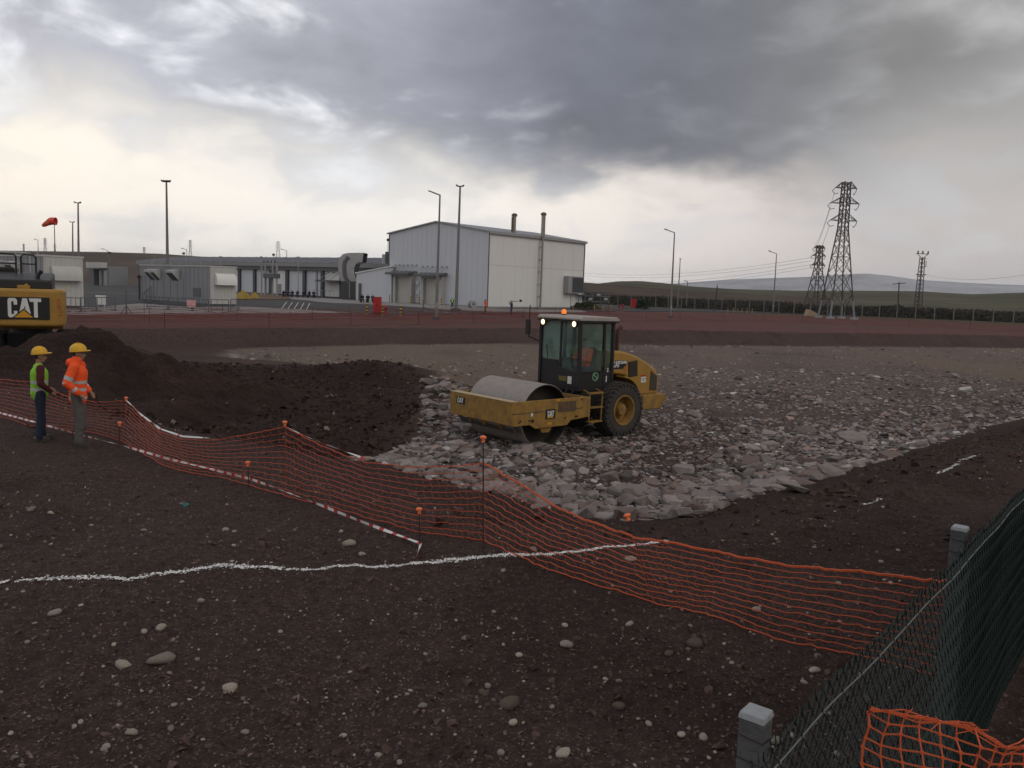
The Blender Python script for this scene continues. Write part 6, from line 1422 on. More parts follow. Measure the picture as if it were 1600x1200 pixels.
for (u, v, wd) in ((374, 467, "nearest the grey cabin"), (384, 467, "second from the grey cabin"), (398, 466, "furthest from the grey cabin"), (379, 461, "behind the other three")):
    a = G(u, v, -.15); b = MB(); b.box((0, 0, .4), (1.5, .5, .8), None, (.35, .6)); b.box((0, 0, .85), (.5, .25, .15)); o = b.build("plastic_barrier", mat("dull_yellow_plastic", (.36, .26, .05), .6), None, False, .05, loc=a); tag(o, "dull yellow plastic barrier on the red soil bed, " + wd, "barrier", "yellow barriers on the soil bed")
# ---------------------------------------------------------------- steel crowd barriers in front of the cabins
def crowd_barrier(a, b, label):
    a = Vector(a); b = Vector(b); d = b - a; R = empty("crowd_barrier", a, math.atan2(d.y, d.x), label, "barrier", "steel crowd barriers round the cabins"); L = d.length
    m = MB(); m.tube([(0, 0, 0), (0, 0, 1.15), (L, 0, 1.15), (L, 0, 0)], .045, 6); m.tube([(0, 0, .25), (L, 0, .25)], .035, 5); fr = m.build("frame", M_TRIM, R)
    n = max(3, int(L / .5))
    for i in range(1, n): m = MB(); m.bar((L * i / n, 0, .25), (L * i / n, 0, 1.15), .025); m.build("bar", M_TRIM, R)
    for x in (.2, L - .2): m = MB(); m.bar((x, -.3, .03), (x, .3, .03), .06); m.build("foot", M_TRIM, R)
CB = [((103, 487), (126, 488), "left of the pale cabin corner"), ((127, 487), (150, 486), "just right of the pale cabin"), ((152, 486), (180, 485), "left of the lone thin post"), ((230, 482), (262, 484), "below the cabin stairs"), ((264, 484), (300, 486), "carrying the small red sign"), ((302, 486), (326, 488), "at the near corner of the grey cabin"), ((330, 488), (357, 488), "below the rain hood of the grey cabin"), ((360, 487), (373, 485), "at the right end of the grey cabin")]
for (a, b, w) in CB: crowd_barrier(G(*a, -.235), G(*b, -.235), "dark steel crowd barrier " + w)
a = G(282, 478, -.235) + np.array([0, -.3, 0]); mb = MB(); mb.box((0, 0, .75), (.8, .05, .65)); o = mb.build("barrier_sign", mat("red_white_sign", (.55, .10, .10), .6, 0, (.6, .5, .5), 4, .9), None, loc=G(299, 487, -.235)); tag(o, "small red and white sign hung on a crowd barrier", "sign")
a = G(158, 485, -.235); mb = MB(); mb.box((0, 0, .9), (.9, .05, .8)); mb.bar((-.3, .03, 0), (-.3, .03, .6), .04); mb.bar((.3, .03, 0), (.3, .03, .6), .04); tag(mb.build("barrier_sign", M_WHITE, None, loc=a), "small white sign on the barrier right of the pale cabin", "sign")
# ================================================================== POLES, PYLONS, FENCES, SMALL THINGS
# ---------------------------------------------------------------- striped bollards
def bollard(u, v, hpx, label, grp):
    p = G(u, v, -.24); k = p[1] / FPX; h = hpx * k; R = empty("bollard", p, 0, label, "bollard", grp); n = 5; r = h * .085
    m = MB(); m.cyl((0, 0, 0), (0, 0, h), r, n=12); m.build("post", M_YSTR, R, True)
    for i in range(3): m = MB(); z = h * (.12 + .33 * i); m.cyl((0, 0, z), (0, 0, z + h * .16), r * 1.04, n=12); m.build("stripe", M_BLACKS, R, True)
BOLL = [(573, 490.5, 16, "striped bollard left of the tall red cabinet"), (597.8, 492.3, 15, "striped bollard between the red cabinet and the red hydrant"), (625.8, 493.5, 16, "striped bollard right of the red hydrant"),
        (609, 472.5, 12, "striped bollard by the lean-to wall left of the first door"), (642, 475, 12, "striped bollard in front of the first roller door"), (655, 475.5, 12, "striped bollard between the two roller doors"), (689.5, 478, 12, "striped bollard in front of the second roller door"),
        (928.5, 485, 9, "leftmost striped bollard right of the hall"), (942, 485.5, 9, "second striped bollard right of the hall"), (955, 485.8, 11, "third striped bollard right of the hall"),
        (1137, 488, 7, "first of six small striped bollards beside the access road"), (1146, 488.3, 7, "second of six small striped bollards beside the access road"), (1152, 488.5, 7, "third of six small striped bollards beside the access road"), (1159, 488.8, 7, "fourth of six small striped bollards beside the access road"), (1167, 489, 7, "fifth of six small striped bollards beside the access road"), (1175, 489.3, 7, "rightmost of six small striped bollards beside the access road")]
for (u, v, h, l) in BOLL: bollard(u, v, h, l, "black and yellow bollards")
def red_cabinet(u, v, wpx, hpx, label):
    p = G(u, v, -.24); k = p[1] / FPX; R = empty("hose_cabinet", p, 0, label, "cabinet", "red fire hose cabinets"); w, h = wpx * k, hpx * k
    m = MB(); m.box((0, 0, h / 2 + .05), (w, .6 * w, h)); m.build("body", M_REDP, R, False, .03)
    m = MB(); m.box((0, 0, h + .09), (w * 1.06, .66 * w, .08)); m.build("lid", M_REDP, R)
    for s in (-1, 1):
        m = MB(); m.box((s * w * .245, -.3 * w - .015, h * .52), (w * .47, .03, h * .88)); d = m.build("door", M_REDP, R, False, .01); m = MB(); m.box((s * .06, -.3 * w - .05, h * .55), (.03, .04, .16)); m.build("handle", M_BLACKS, d)
    for s in (-1, 1): m = MB(); m.box((s * w * .4, 0, .03), (.1, .4 * w, .08)); m.build("foot", M_BLACKS, R)
red_cabinet(589.5, 490, 12, 24, "tall red fire hose cabinet standing between striped bollards"); red_cabinet(989.5, 481, 7.5, 13, "smaller red fire hose cabinet right of the hall")
def hydrant(u, v, hpx, label):
    p = G(u, v, -.24); k = p[1] / FPX; h = hpx * k; R = empty("fire_hydrant", p, 0, label, "hydrant", "red fire hydrants")
    m = MB(); m.lathe([(.16, 0), (.16, .06), (.11, .08), (.11, h * .7), (.15, h * .72), (.15, h * .78), (.10, h * .9), (.02, h)], 'Z', (0, 0, 0), 14); m.build("barrel", M_REDP, R, True)
    for s in (-1, 1): m = MB(); m.cyl((0, 0, h * .6), (s * .28, 0, h * .6), .08, n=10); m.build("outlet", M_REDP, R, True)
    m = MB(); m.cyl((0, 0, h * .6), (0, -.25, h * .55), .09, n=10); m.build("front_outlet", M_BLACKS, R, True)
hydrant(602.5, 491, 14, "red fire hydrant right of the tall red cabinet"); hydrant(967.5, 482.5, 7, "small red hydrant left of a pair near the right red cabinet"); hydrant(973, 482.5, 7, "small red hydrant right of a pair near the right red cabinet")
# ---------------------------------------------------------------- lamp posts and floodlight masts
def pole_base(u, v, z=ZF): return G(u, v, z)
def street_lamp(base, top, arm_px, label, z=ZF):
    p = G(*base, z); q = AT(top[0], top[1], p[1]); k = p[1] / FPX; h = q[2] - z; R = empty("street_lamp", p, 0, label, "street lamp", "single arm street lamps"); dx = q[0] - p[0]
    r = max(.07, h * .0105)
    m = MB(); m.cyl((0, 0, 0), (dx, 0, h), r * 1.25, r * .6, n=12); m.build("pole", M_POLE, R, True)
    m = MB(); m.box((0, 0, .15), (r * 5, r * 5, .3)); m.build("footing", M_CONC, R)
    L = arm_px * k; m = MB(); m.tube([(dx, 0, h - .05), (dx - L * .5, -.05, h + L * .12), (dx - L * .72, -.08, h + L * .19)], r * .5, 6); m.build("arm", M_POLE, R, True)
    m = MB(); m.box((dx - L * .86, -.1, h + L * .24), (L * .32, L * .14, L * .09), Matrix.Rotation(.22, 3, 'Y')); m.build("luminaire", M_LUM, R, False, .03)
    m = MB(); m.box((r * .2, -r * 1.2, 1.4), (r * 1.6, .05, .5)); m.build("access_door", M_TRIML, R)
street_lamp((681.5, 500), (687.5, 304), 18, "tall single arm street lamp in front of the hall gable"); street_lamp((1047.5, 497), (1054, 363), 16, "single arm street lamp right of the hall, nearest one"); street_lamp((1207.5, 489), (1213.5, 396), 13, "single arm street lamp left of the large pylon")
def mast(base, top, heads, label, spread_px=13):
    p = G(*base, ZF); q = AT(top[0], top[1], p[1]); k = p[1] / FPX; h = q[2] - ZF; dx = q[0] - p[0]; R = empty("floodlight_mast", p, 0, label, "floodlight mast", "floodlight masts"); r = max(.09, h * .012)
    m = MB(); m.cyl((0, 0, 0), (dx, 0, h), r * 1.3, r * .6, n=12); m.build("pole", M_POLE, R, True)
    m = MB(); m.box((0, 0, .2), (r * 6, r * 6, .4)); m.build("footing", M_CONC, R)
    w = spread_px * k; m = MB(); m.bar((dx - w * .4, 0, h), (dx + w * .4, 0, h), r * .7); m.build("crossbar", M_LUM, R)
    for i in range(heads):
        f = -1 + 2 * i / (heads - 1); x = dx + f * w * .38
        m = MB(); m.box((x, -.15, h + w * .07), (w * .26, w * .16, w * .16), Matrix.Rotation(-.45 * f, 3, 'Y')); hd_ = m.build("floodlight", M_LUM, R, False, .03)
mast((262.5, 470), (260, 284), 4, "tallest floodlight mast, rising behind the grey steel cabin", 15); mast((123.5, 470), (122, 317), 2, "twin head floodlight mast at the left, taller of two", 11); mast((114, 462), (113.5, 347), 2, "twin head floodlight mast at the left, shorter of two", 8)
mast((712.5, 487), (719, 291), 2, "twin head floodlight mast in front of the hall", 13); mast((1058.5, 481), (1063, 404), 2, "small floodlight mast just right of the nearest street lamp", 4)
def far_lamp(u, vt, vb, Y, label, arm=9):
    b = AT(u, vb, Y); t = AT(u, vt, Y); k = Y / FPX; R = empty("street_lamp", b, 0, label, "street lamp", "small far street lamps"); h = t[2] - b[2]
    m = MB(); m.cyl((0, 0, -12), (0, 0, h), .16, .10, n=8); m.build("pole", M_POLE, R)
    m = MB(); m.bar((0, 0, h), (-arm * k * .7, 0, h + arm * k * .16), .12); m.box((-arm * k * .85, 0, h + arm * k * .2), (arm * k * .35, .4, .25)); m.build("arm", M_POLE, R)
far_lamp(60, 375, 400, 300, "small far street lamp at the left of the windsock", 5); far_lamp(168, 391, 404, 330, "small far street lamp right of the twin masts", 9); far_lamp(292, 390, 404, 300, "small far street lamp right of the tallest mast", 8); far_lamp(448, 391.5, 406, 300, "small far street lamp beside the far pylon above the long roof", 9); far_lamp(1072, 440, 484, 190, "small far street lamp behind the small floodlight mast", 5)
for (u, v, w) in ((171, 395, "behind the left hill line"), (287, 396, "left of the second far pylon"), (427.5, 398, "left of the far pylon above the long roof")):
    a = AT(u, v, 250); R = empty("floodlight_mast", (a[0], a[1], ZF), 0, "tiny dark floodlight mast " + w, "floodlight mast", "floodlight masts"); h = a[2] - ZF
    m = MB(); m.cyl((0, 0, 0), (0, 0, h), .14, .08, n=8); m.build("pole", M_POLE, R); m = MB(); m.box((0, 0, h), (.7, .4, .6)); m.build("floodlight", M_LUM, R)
# ---------------------------------------------------------------- windsock
p = G(88, 462, ZF); q = AT(88, 347, p[1]); R = empty("windsock", p, 0, "red and white windsock blowing left on a thin pole", "windsock"); h = q[2] - ZF; k = p[1] / FPX
m = MB(); m.cyl((0, 0, 0), (0, 0, h), .10, .05, n=8); m.build("pole", M_POLE, R)
m = MB(); m.mi = 0; n = 12; segs = [(0.5, 0.0, .58), (-.3, .02, .56), (-.55, -.05, .54)]; cx = [(+.2, .1), (-.35, .12), (-.6, .02), (-1.0, -.2), (-1.35, -.42), (-1.6, -.55)]; rr = [.50, .50, .46, .36, .28, .20]
for i in range(len(cx) - 1):
    m.mi = 0 if i in (0, 1, 3) else 1; m.cyl((cx[i][0], 0, h + cx[i][1]), (cx[i + 1][0], 0, h + cx[i + 1][1]), rr[i], rr[i + 1], n=14, caps=False)
m.build("sock", [mat("windsock_red", (.80, .07, .04), .7), mat("windsock_faded", (.62, .20, .09), .7)], R, True)
m = MB(); m.lathe([(.50, -.02), (.53, 0), (.50, .02)], 'X', (.2, 0, h + .1), 16, close=True); m.build("hoop", M_TRIM, R)
# ---------------------------------------------------------------- lattice pylons
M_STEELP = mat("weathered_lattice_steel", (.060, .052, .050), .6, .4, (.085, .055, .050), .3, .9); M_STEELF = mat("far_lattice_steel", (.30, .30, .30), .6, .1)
def pylon(base, Y, H, wb, waist, wt, arms, label, name="pylon", steel=None, mm=.13, rz=.3, painted=False, body_frac=.62, tiers=6, group="lattice pylons", double=True, peak=True):
    steel = steel or M_STEELP; R = empty(name, base, rz, label, "pylon", group)
    def half(z):
        f = z / H; return (wb + (waist - wb) * (f / body_frac)) / 2 if f < body_frac else (waist + (wt - waist) * (f - body_frac) / (1 - body_frac)) / 2
    C4 = ((1, 1), (-1, 1), (-1, -1), (1, -1))
    for sx, sy in C4:
        m = MB(); zz = [0, H * body_frac, H]
        for a, b in zip(zz[:-1], zz[1:]): m.bar((sx * half(a), sy * half(a), a), (sx * half(b), sy * half(b), b), mm * 1.5)
        leg = m.build("leg", steel, R)
        if painted: m = MB(); z = H * .13; m.bar((sx * half(0) * 1.004, sy * half(0) * 1.004, .1), (sx * half(z) * 1.004, sy * half(z) * 1.004, z), mm * 2.6); m.build("leg_sleeve", mat("blue_grey_sleeve", (.20, .23, .25), .6), leg)
        if painted: m = MB(); m.box((sx * half(0), sy * half(0), .1), (1.1, 1.1, .5), None, (.8, .8)); m.build("leg_footing", M_CONCT, leg)
    lev = [0]; z = 0
    while z < H * .995:
        z += max(half(z) * 2 * (1.0 if z < H * body_frac else 1.15), H * .018); lev.append(min(z, H))
    for f in range(4):
        m = MB(); (ax, ay), (bx, by) = C4[f], C4[(f + 1) % 4]
        for i in range(len(lev) - 1):
            a, b = lev[i], lev[i + 1]; ha, hb = half(a), half(b)
            m.bar((ax * ha, ay * ha, a), (bx * hb, by * hb, b), mm * .75); m.bar((bx * ha, by * ha, a), (ax * hb, ay * hb, b), mm * .75)
            if i % 2 == 0: m.bar((ax * hb, ay * hb, b), (bx * hb, by * hb, b), mm * .7)
        m.build("bracing", steel, R)["kind"] = "stuff"
    for (zf, L) in arms:
        z = H * zf; h = half(z)
        for s in (1, -1):
            m = MB(); tip = (s * (h + L), 0, z)
            for y in (h, -h):
                m.bar((s * h, y, z), tip, mm); m.bar((s * h, y, z + H * .045), tip, mm * .9)
                for t in (.33, .66): m.bar((s * (h + L * t), y * (1 - t), z), (s * (h + L * t), y * (1 - t), z + H * .045 * (1 - t)), mm * .6)
            arm = m.build("cross_arm", steel, R)
            m = MB(); pts = [(s * (h + L), 0, z), (s * (h + L) + .2 * s, .6, z - H * .02), (s * (h + L * .85), .4, z - H * .045), (s * (h + L * .6), 0, z - H * .038)]
            m.tube(pts, mm * .55, 5); m.build("insulator_string", M_LUM, arm)
    return R
p = G(1306, 497.5, ZF); top = AT(1319, 284, p[1]); H = top[2] - ZF; p[2] = ZF
pylon(p, p[1], H, 4.2, 1.25, 1.0, [(.955, 1.35), (.845, 1.95), (.72, 1.75)], "large dark lattice pylon with three pairs of arms at right", painted=True, mm=.10, body_frac=.66, rz=.12)
BIGP = (p.copy(), H)
p = AT(1274, 476, 260); top = AT(1277, 383, 260); p[2] = ZF - 1; H2 = top[2] - p[2]
pylon(p, 260, H2, 5.2, 1.7, 1.2, [(.955, 1.3), (.84, 1.6), (.70, 1.5)], "smaller lattice pylon behind and left of the large pylon", mm=.15, body_frac=.66, rz=.25)
for (u, vt, vb, w, lab) in ((37.5, 381, 396, 3, "faintest tiny pylon at the far left skyline"), (71, 372, 397, 5, "tiny skyline pylon left of the windsock"), (86, 381, 397, 3, "tiny skyline pylon under the windsock"), (225.5, 386, 398, 4, "tiny skyline pylon left of the tallest mast"), (297.5, 375, 403, 5, "skyline pylon right of the tallest mast"), (434.5, 377, 405, 7, "skyline pylon above the long slate roof")):
    Y = 800; b = AT(u, vb + 4, Y); t = AT(u, vt, Y); k = Y / FPX
    pylon(b, Y, t[2] - b[2], w * k * 1.1, w * k * .45, w * k * .35, [(.95, w * k * .28), (.83, w * k * .38), (.70, w * k * .34)], lab, steel=M_STEELF, mm=.11, rz=.1, group="pylons on the skyline")
# distribution tower with a switch platform
def dist_tower():
    b = G(1433, 494, ZF); Y = b[1]; t = AT(1436, 389, Y); H = t[2] - ZF; R = empty("distribution_tower", b, .2, "slim lattice tower with switch platform right of the large pylon", "tower"); k = Y / FPX
    w0, w1 = 1.25, .75
    for sx, sy in ((1, 1), (-1, 1), (-1, -1), (1, -1)): m = MB(); m.bar((sx * w0 / 2, sy * w0 / 2, 0), (sx * w1 / 2, sy * w1 / 2, H * .88), .11); m.build("leg", M_STEELP, R)
    m = MB(); n = 14
    for i in range(n):
        a, c = H * .88 * i / n, H * .88 * (i + 1) / n; ha = (w0 + (w1 - w0) * i / n) / 2; hb = (w0 + (w1 - w0) * (i + 1) / n) / 2
        for (ax, ay), (bx, by) in (((1, 1), (-1, 1)), ((-1, 1), (-1, -1)), ((-1, -1), (1, -1)), ((1, -1), (1, 1))): m.bar((ax * ha, ay * ha, a), (bx * hb, by * hb, c), .07)
    m.build("bracing", M_STEELP, R)["kind"] = "stuff"
    m = MB(); z = H * .93; W = 2.9; m.bar((-W * .55, 0, z), (W * .5, 0, z), .14); m.bar((-.4, 0, H * .88), (-W * .5, 0, z), .10); m.bar((.4, 0, H * .88), (W * .48, 0, z), .10); m.build("top_arm", M_STEELP, R)
    for x in (-W * .42, 0.0, W * .47): m = MB(); m.lathe([(.10, z), (.2, z + .15), (.1, z + .3), (.2, z + .45), (.08, z + .65)], 'Z', (x, 0, 0), 8); m.build("insulator", M_LUM, R)
    m = MB(); z = H * .625; m.bar((-1.3, 0, z), (1.4, 0, z), .13); m.bar((-1.2, 0, z), (-.4, 0, z - .5), .08); m.bar((1.2, 0, z), (.4, 0, z - .5), .08); m.build("lower_arm", M_STEELP, R)
    m = MB()
    for a, c in (((.4, 0, H * .74), (1.1, 0, H * .74)), ((1.1, 0, H * .74), (1.1, 0, H * .82)), ((1.1, 0, H * .82), (.4, 0, H * .82)), ((.4, 0, H * .86), (1.0, 0, H * .86))): m.bar(a, c, .10)
    m.build("switch_frame", M_STEELP, R)
    m = MB(); m.box((-.7, -.4, 1.5), (.5, .3, .8)); m.build("meter_box", M_EHOUSEW, R)
    m = MB(); m.box((0, 0, .1), (2.2, 2.2, .3), None, (.7, .7)); m.build("footing", mat("red_clay", (.20, .09, .07), .95), R)
    return b, H
DT = dist_tower()
def wood_pole(base, top, Y, label, arm=True):
    b = AT(base[0], base[1], Y); t = AT(top[0], top[1], Y); R = empty("utility_pole", b, 0, label, "utility pole", "thin utility poles"); d = Vector(t - b)
    m = MB(); m.cyl((0, 0, -1), d, .16, .11, n=8); m.build("pole", M_STEELP, R)
    if arm: m = MB(); m.bar((d.x - 1.2, 0, d.z - .4), (d.x + 1.3, 0, d.z - .1), .14); m.build("cross_arm", M_STEELP, R)
wood_pole((1402.5, 493), (1405, 441), 165, "dark utility pole with short crossarm left of the slim tower"); wood_pole((1115, 490), (1121, 446), 170, "leaning thin pole between the two right street lamps", False)
# wires
M_CABLE = mat("overhead_cable", (.10, .10, .10), .6)
def wire(a, b, sag, r, label):
    a = Vector(a); b = Vector(b); n = 24; m = MB(); m.tube([(a.lerp(b, i / n) - Vector((0, 0, 4 * sag * (i / n) * (1 - i / n)))) for i in range(n + 1)], r, 4, False); tag(m.build("power_line", M_CABLE), label, "power line", "overhead lines")
bp, bh = BIGP; P2 = p = AT(1274, 476, 260)
for (f1, f2, dx, w) in ((.955, .955, -1.9, "top left"), (.845, .84, -2.4, "middle left"), (.72, .70, -2.3, "lower left")):
    wire((bp[0] + dx, bp[1], ZF + bh * f1 - .9), (P2[0] + dx * 1.2, 260, -1.3 + H2 * f2), 2.0, .03, "overhead line between the two right pylons from the " + w + " arm")
for i, (v0, v1) in enumerate(((402, 424), (407, 428), (413, 437), (418, 441))):
    a = AT(1270, v0, 262); b = AT(905, v1 + 2, 420); wire(a, b, 3.0, .045, ("highest", "second highest", "third highest", "lowest")[i] + " faint overhead line sweeping left from the smaller pylon")
a = (DT[0][0] + 1.4, DT[0][1], ZF + DT[1] * .625); wire(a, AT(1720, 405, 90), 1.6, .022, "overhead line leaving the slim tower to the right")
# ---------------------------------------------------------------- far perimeter fence and scrub
def far_fence():
    pts = [G(905, 474.5, ZF), G(985, 478, ZF), G(1110, 484, ZF), G(1250, 491, ZF), G(1400, 496.5, ZF), G(1600, 505, ZF), G(1760, 512, ZF)]
    R = empty("perimeter_fence", (0, 0, 0), 0, "long wire fence on pale posts before the dark scrub at right", "fence"); seg = [np.linalg.norm(b - a) for a, b in zip(pts[:-1], pts[1:])]; s = np.concatenate([[0], np.cumsum(seg)]); A = np.array(pts)
    def at(t): return Vector([np.interp(t, s, A[:, k]) for k in range(3)])
    d = MB(); d.bar((0, 0, 0), (0, 0, 2.3), .13); d.bar((0, 0, 2.3), (-.35, -.1, 2.65), .11); me = None; t = 0
    while t < s[-1]:
        if me is None: o = d.build("post", mat("pale_fence_post", (.17, .17, .165), .8), R); me = o.data
        else: o = bpy.data.objects.new("post", me); COL.objects.link(o); o.parent = R
        o.location = at(t); t += 3.3
    m = MB(); n = int(s[-1] / 3)
    for z in (.3, .7, 1.1, 1.5, 1.9, 2.25, 2.6): m.tube([at(s[-1] * i / n) + Vector((-.1 if z > 2.3 else 0, 0, z)) for i in range(n + 1)], .014, 3, False)
    m.build("fence_wires", M_STEELP, R)["kind"] = "stuff"
    return A
FEN = far_fence()
M_LEAF = attr_mat("scrub_leaf", .9, .1, 3.0, .2, 1.0, .1)
def scrub():
    n = 24000; t = rng.uniform(0, len(FEN) - 1, n); i = np.minimum(t.astype(int), len(FEN) - 2); f = t - i; P = FEN[i] * (1 - f)[:, None] + FEN[i + 1] * f[:, None]
    D = P[:, :2] / np.linalg.norm(P[:, :2], axis=1)[:, None]; off = rng.uniform(5, 34, n); P[:, :2] += D * off[:, None]
    hgt = (1.7 + .9 * fbm(P[:, 0], P[:, 1], .12, 3, 701)) * sm(off, 4, 9) ; P[:, 2] = ZF + hgt * rng.random(n) ** .6
    s = rng.uniform(.16, .40, n); var = []
    for k in range(4):
        q = rng.normal(0, 1, (18, 3)); q /= np.linalg.norm(q, axis=1)[:, None]; q *= rng.uniform(.4, 1.1, (18, 1)); v = []; fc = []
        for j, c in enumerate(q):
            a = rng.normal(0, 1, 3); a /= np.linalg.norm(a); b = np.cross(a, rng.normal(0, 1, 3)); b /= np.linalg.norm(b); v += [c + a * .42, c - a * .3 + b * .3, c - a * .3 - b * .3]; fc.append((3 * j, 3 * j + 1, 3 * j + 2))
        var.append((np.array(v, np.float32), np.array(fc, np.int32)))
    T = np.array([.070, .067, .053])[None] * rng.uniform(.5, 1.35, n)[:, None]
    o = scatter_mesh("scrub", var, P, s, rots(n, 1.0), T, M_LEAF); tag(o, "dark scrub belt growing behind the perimeter fence", "scrub", None, "stuff")
scrub()
def bush(u, v, h, w, label, tone=(.045, .06, .03)):
    p = G(u, v, ZF); R = empty("bush", p, 0, label, "bush"); n = 700; a = rng.uniform(0, 6.28, n); r = np.sqrt(rng.random(n)); z = rng.random(n) ** .7
    P = np.stack([w / 2 * r * np.cos(a) * (1 - z * .5), w / 2 * r * np.sin(a) * (1 - z * .5), h * z], -1); v_ = np.array([[1, 0, 0], [-.5, .7, .1], [-.5, -.7, -.1]], np.float32)
    o = scatter_mesh("crown", [(v_, np.array([[0, 1, 2]], np.int32))], P, np.full(n, .22), rots(n, 1.2), np.tile(np.array(tone), (n, 1)) * rng.uniform(.6, 1.4, n)[:, None], M_LEAF, R)
    m = MB(); m.cyl((0, 0, 0), (0, 0, h * .6), .08, .04, n=6); m.build("trunk", M_REBAR, R)
bush(914, 484, 1.1, 6.0, "low green bush at the right foot of the hall"); bush(1004, 441.5 + 42, 2.0, 3.0, "small dark bush near the right red cabinet")
def pipe_rack():
    p = G(926, 482, ZF); R = empty("pipe_rack", p, .2, "dark rack of valves and pipes right of the hall", "pipe rack")
    for i in range(5): m = MB(); x = -3 + i * 1.5; m.bar((x, 0, 0), (x, 0, 3.2 + .6 * math.sin(i * 2)), .14); m.build("post", M_TRIM, R)
    for z in (1.2, 2.2, 3.0): m = MB(); m.cyl((-3.2, 0, z), (3.2, 0, z), .13, n=8); m.build("pipe", M_TRIM, R, True)
    for x, z in ((-2.2, 2.5), (-.6, 1.6), (.9, 2.4), (2.3, 1.7)): m = MB(); m.cyl((x - .3, -.25, z), (x + .3, -.25, z), .3, n=12); m.build("valve", M_TRIML, R, True)
pipe_rack()
# concrete wedge beside the large pylon
p = G(1275, 495, ZF); m = MB(); m.add([(-1.6, 0, 0), (1.4, 0, 0), (1.4, 2, 0), (-1.6, 2, 0), (-1.2, 0, 1.25), (1.1, 0, .15), (1.1, 2, .15), (-1.2, 2, 1.25)], [(3, 2, 1, 0), (4, 5, 6, 7), (0, 1, 5, 4), (1, 2, 6, 5), (2, 3, 7, 6), (3, 0, 4, 7)])
tag(m.build("concrete_ramp", mat("tan_concrete", (.34, .25, .17), .9), None, False, .03, loc=p), "tan concrete wedge at the left foot of the large pylon", "ramp")
# ---------------------------------------------------------------- red nets along the far edge of the pit
M_FNET = mat("far_net_plastic", (.25, .060, .046), .6, 0, (.17, .05, .042), .5, .8)
def far_net(px, hm, label, ns=9):
    A = np.array([G(u, v, -.29) for u, v in px]); seg = np.linalg.norm(np.diff(A, axis=0), axis=1); s = np.concatenate([[0], np.cumsum(seg)]); R = empty("safety_netting", (0, 0, 0), 0, label, "safety net", "orange safety nets")
    n = int(s[-1] / 1.2); tt = np.linspace(0, s[-1], n); C = np.stack([np.interp(tt, s, A[:, k]) for k in range(3)], -1); C[:, 2] = np.maximum(TH(C[:, 0], C[:, 1]), -.35) + .02
    m = MB()
    for j in range(ns):
        z = hm * j / (ns - 1); c = C.copy(); c[:, 2] += z * (1 - .12 * (np.sin(tt * .55) ** 2)) + .03 * np.sin(tt * .7 + j); c[:, 1] += .08 * np.sin(tt * .4 + j * .5); m.tube(c, .014, 3, False)
    m.build("net_strands", M_FNET, R)["kind"] = "stuff"
    t = 0
    while t < s[-1]: c = [np.interp(t, s, A[:, k]) for k in range(3)]; q = MB(); q.bar((c[0], c[1], -.3), (c[0], c[1], hm - .2), .025); q.build("stake", M_REBAR, R); t += 7.0
far_net([(60, 513), (200, 512.5), (420, 511), (620, 508), (760, 505), (900, 503), (1060, 501.5), (1250, 504), (1420, 510), (1640, 521)], .95, "long red net nearest the pit on the far red strip", 9)
far_net([(70, 504), (250, 502), (450, 500), (640, 499), (840, 496.5)], .9, "red net in the middle of the far red strip", 8)
far_net([(80, 498), (300, 495.5), (520, 493.5), (680, 493), (840, 491.5), (960, 490)], .9, "red net along the yard edge of the red strip", 8)
# ---------------------------------------------------------------- far workers and people resting by the buildings
def far_person(u, v, hpx, rz, label, **kw):
    z = kw.pop('z', -.24); p = G(u, v, z); H = hpx * p[1] / FPX; o = person(p, rz, label, H, vox=.035, detail=False, **kw); o.scale = (1.2, 1.2, 1.03); return o
STAND = dict(ankL=(.02, .13, .09), ankR=(-.06, -.13, .09))
far_person(706.5, 480.5, 15, 1.6, "far worker in lime vest beside the mast in front of the hall", top=M_LIMEVEST, sleeves=M_BLACKC, vest=M_LIMEVEST, legs=M_BLACKC, helmet=None)
far_person(758.5, 490.5, 22, R_(190), "far worker in orange top and ochre trousers before the hall corner", top=M_ORJKT, legs=M_OCHRE, helmet=None, pose=dict(elR=(.1, -.3, 1.25), haR=(.15, -.12, 1.52), kneeL=(.12, .12, .5), ankL=(.16, .14, .09), ankR=(-.18, -.12, .09)))
w = far_person(799, 491.5, 21, R_(200), "far worker in navy overalls carrying a shovel on the shoulder", top=M_NAVY, legs=M_NAVY, helmet=mat("green_helmet", (.25, .45, .08), .5), bands=False, pose=dict(elR=(.12, -.26, 1.28), haR=(.16, -.20, 1.50), elL=(.10, .30, 1.25), haL=(.25, .2, 1.4)))
p = Vector(G(799, 491.5, -.24)); m = MB(); m.cyl((-.45, -.1, 1.46), (.95, -.1, 1.66), .028, n=6); m.box((1.05, -.1, 1.68), (.28, .05, .26)); tag(m.build("shovel", M_BLACKC, None, loc=p), "long handled shovel over the shoulder of the navy worker", "shovel")
SIT = dict(hipL=(0, .10, .48), hipR=(0, -.10, .48), kneeL=(.40, .12, .50), kneeR=(.40, -.12, .50), ankL=(.42, .12, .09), ankR=(.38, -.12, .09), waist=(.02, 0, .64), chest=(.06, 0, .88), neck=(.08, 0, 1.06), head=(.11, 0, 1.19), shL=(.05, .19, .99), shR=(.05, -.19, .99), elL=(.15, .24, .75), elR=(.15, -.24, .75), haL=(.36, .12, .62), haR=(.36, -.12, .62))
seats = [(443, 464.5, 0), (450, 464.6, 1), (457, 464.7, 0), (465, 464.8, 2), (475, 465.0, 0), (484, 465.2, 0), (490, 465.4, 1), (565, 472.5, 0), (575, 473, 0), (582, 473.2, 2)]
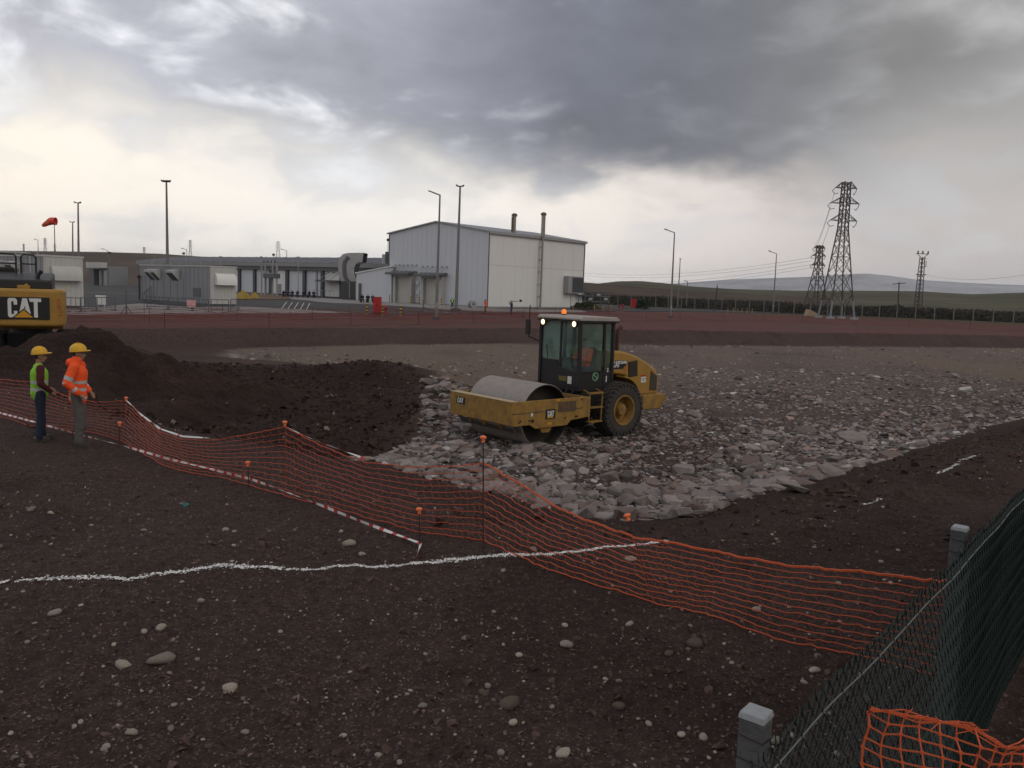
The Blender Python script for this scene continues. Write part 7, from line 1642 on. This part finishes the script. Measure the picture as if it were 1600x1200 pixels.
words = ["leftmost seated person in the row before the long building", "second seated person from the left before the long building", "third seated person from the left before the long building", "seated person in navy in the middle of the row before the long building", "fifth seated person from the left before the long building", "sixth seated person from the left before the long building", "rightmost seated person in the row before the long building", "seated dark clad person left of three beside the lean-to", "seated dark clad person between two others beside the lean-to", "seated person in teal nearest the tall red cabinet"]
for (u, v, c), lab in zip(seats, words):
    q = G(u, v, -.20); far_person(u, v, 1.76 / q[1] * FPX, random.uniform(-2.2, -.9), lab, z=-.20, pose=SIT, seated=True, bands=False, top=(M_BLACKC, M_NAVY, M_TEAL)[c] if u < 560 else (M_BLACKC, M_BLACKC, M_TEAL)[c], legs=M_BLACKC, helmet=None, group="people resting by the buildings")
def bench(a, b, label):
    a = Vector(a); b = Vector(b); d = b - a; R = empty("bench", a, math.atan2(d.y, d.x), label, "bench"); L = d.length
    m = MB(); m.box((L / 2, 0, .40), (L, .45, .06)); m.build("seat", M_TRIM, R)
    for x in (.4, L / 2, L - .4): m = MB(); m.box((x, 0, .19), (.08, .4, .38)); m.build("leg", M_TRIM, R)
bench(G(438, 464.3, -.2), G(493, 465.4, -.2), "long dark bench under the row of seated people"); bench(G(560, 472.2, -.2), G(587, 473.4, -.2), "short dark bench under the three seated people")
# round cable drum by the hall corner
p = G(738, 481.2, -.2); R = empty("cable_drum", p, .5, "grey cable drum leaning at the hall gable corner", "cable drum"); k = p[1] / FPX
for y in (-.35, .35): m = MB(); m.lathe([(.2, y - .04), (.55, y - .04), (.55, y + .04), (.2, y + .04)], 'Y', (0, 0, .55), 20, close=True); m.build("flange", M_TRIML, R, True)
m = MB(); m.cyl((0, -.35, .55), (0, .35, .55), .32, n=16); m.build("core", M_TRIM, R, True)
# thin posts in the yard
for (u, v, hp, lab) in ((197.5, 491, 38, "lone thin dark post on tripod foot in the left yard"), (661.5, 487, 18, "short grey post left of the second roller door")):
    p = G(u, v, -.24); h = hp * p[1] / FPX; R = empty("marker_post", p, 0, lab, "post"); m = MB(); m.cyl((0, 0, 0), (0, 0, h), .06, n=8); m.build("post", M_TRIM, R)
    for i in range(3): a = i * 2.09; m = MB(); m.bar((0, 0, .7), (.5 * math.cos(a), .5 * math.sin(a), 0), .05); m.build("leg", M_TRIM, R)

# ================================================================== AIR
def build_haze():
    m = bpy.data.materials.new("haze"); m.cycles.homogeneous_volume = True; m.use_nodes = True; nt = m.node_tree; nt.nodes.clear()
    v = nt.nodes.new("ShaderNodeVolumePrincipled"); v.inputs["Color"].default_value = (.90, .93, 1.0, 1); v.inputs["Density"].default_value = HAZE
    o = nt.nodes.new("ShaderNodeOutputMaterial"); nt.links.new(v.outputs[0], o.inputs["Volume"])
    b = MB(); b.box((0, 0, 94), (15000, 15000, 198)); h = b.build("haze", m); tag(h, "pale moist air over the whole plain", "haze", None, "stuff")
HAZE = 0.75e-4
build_haze()
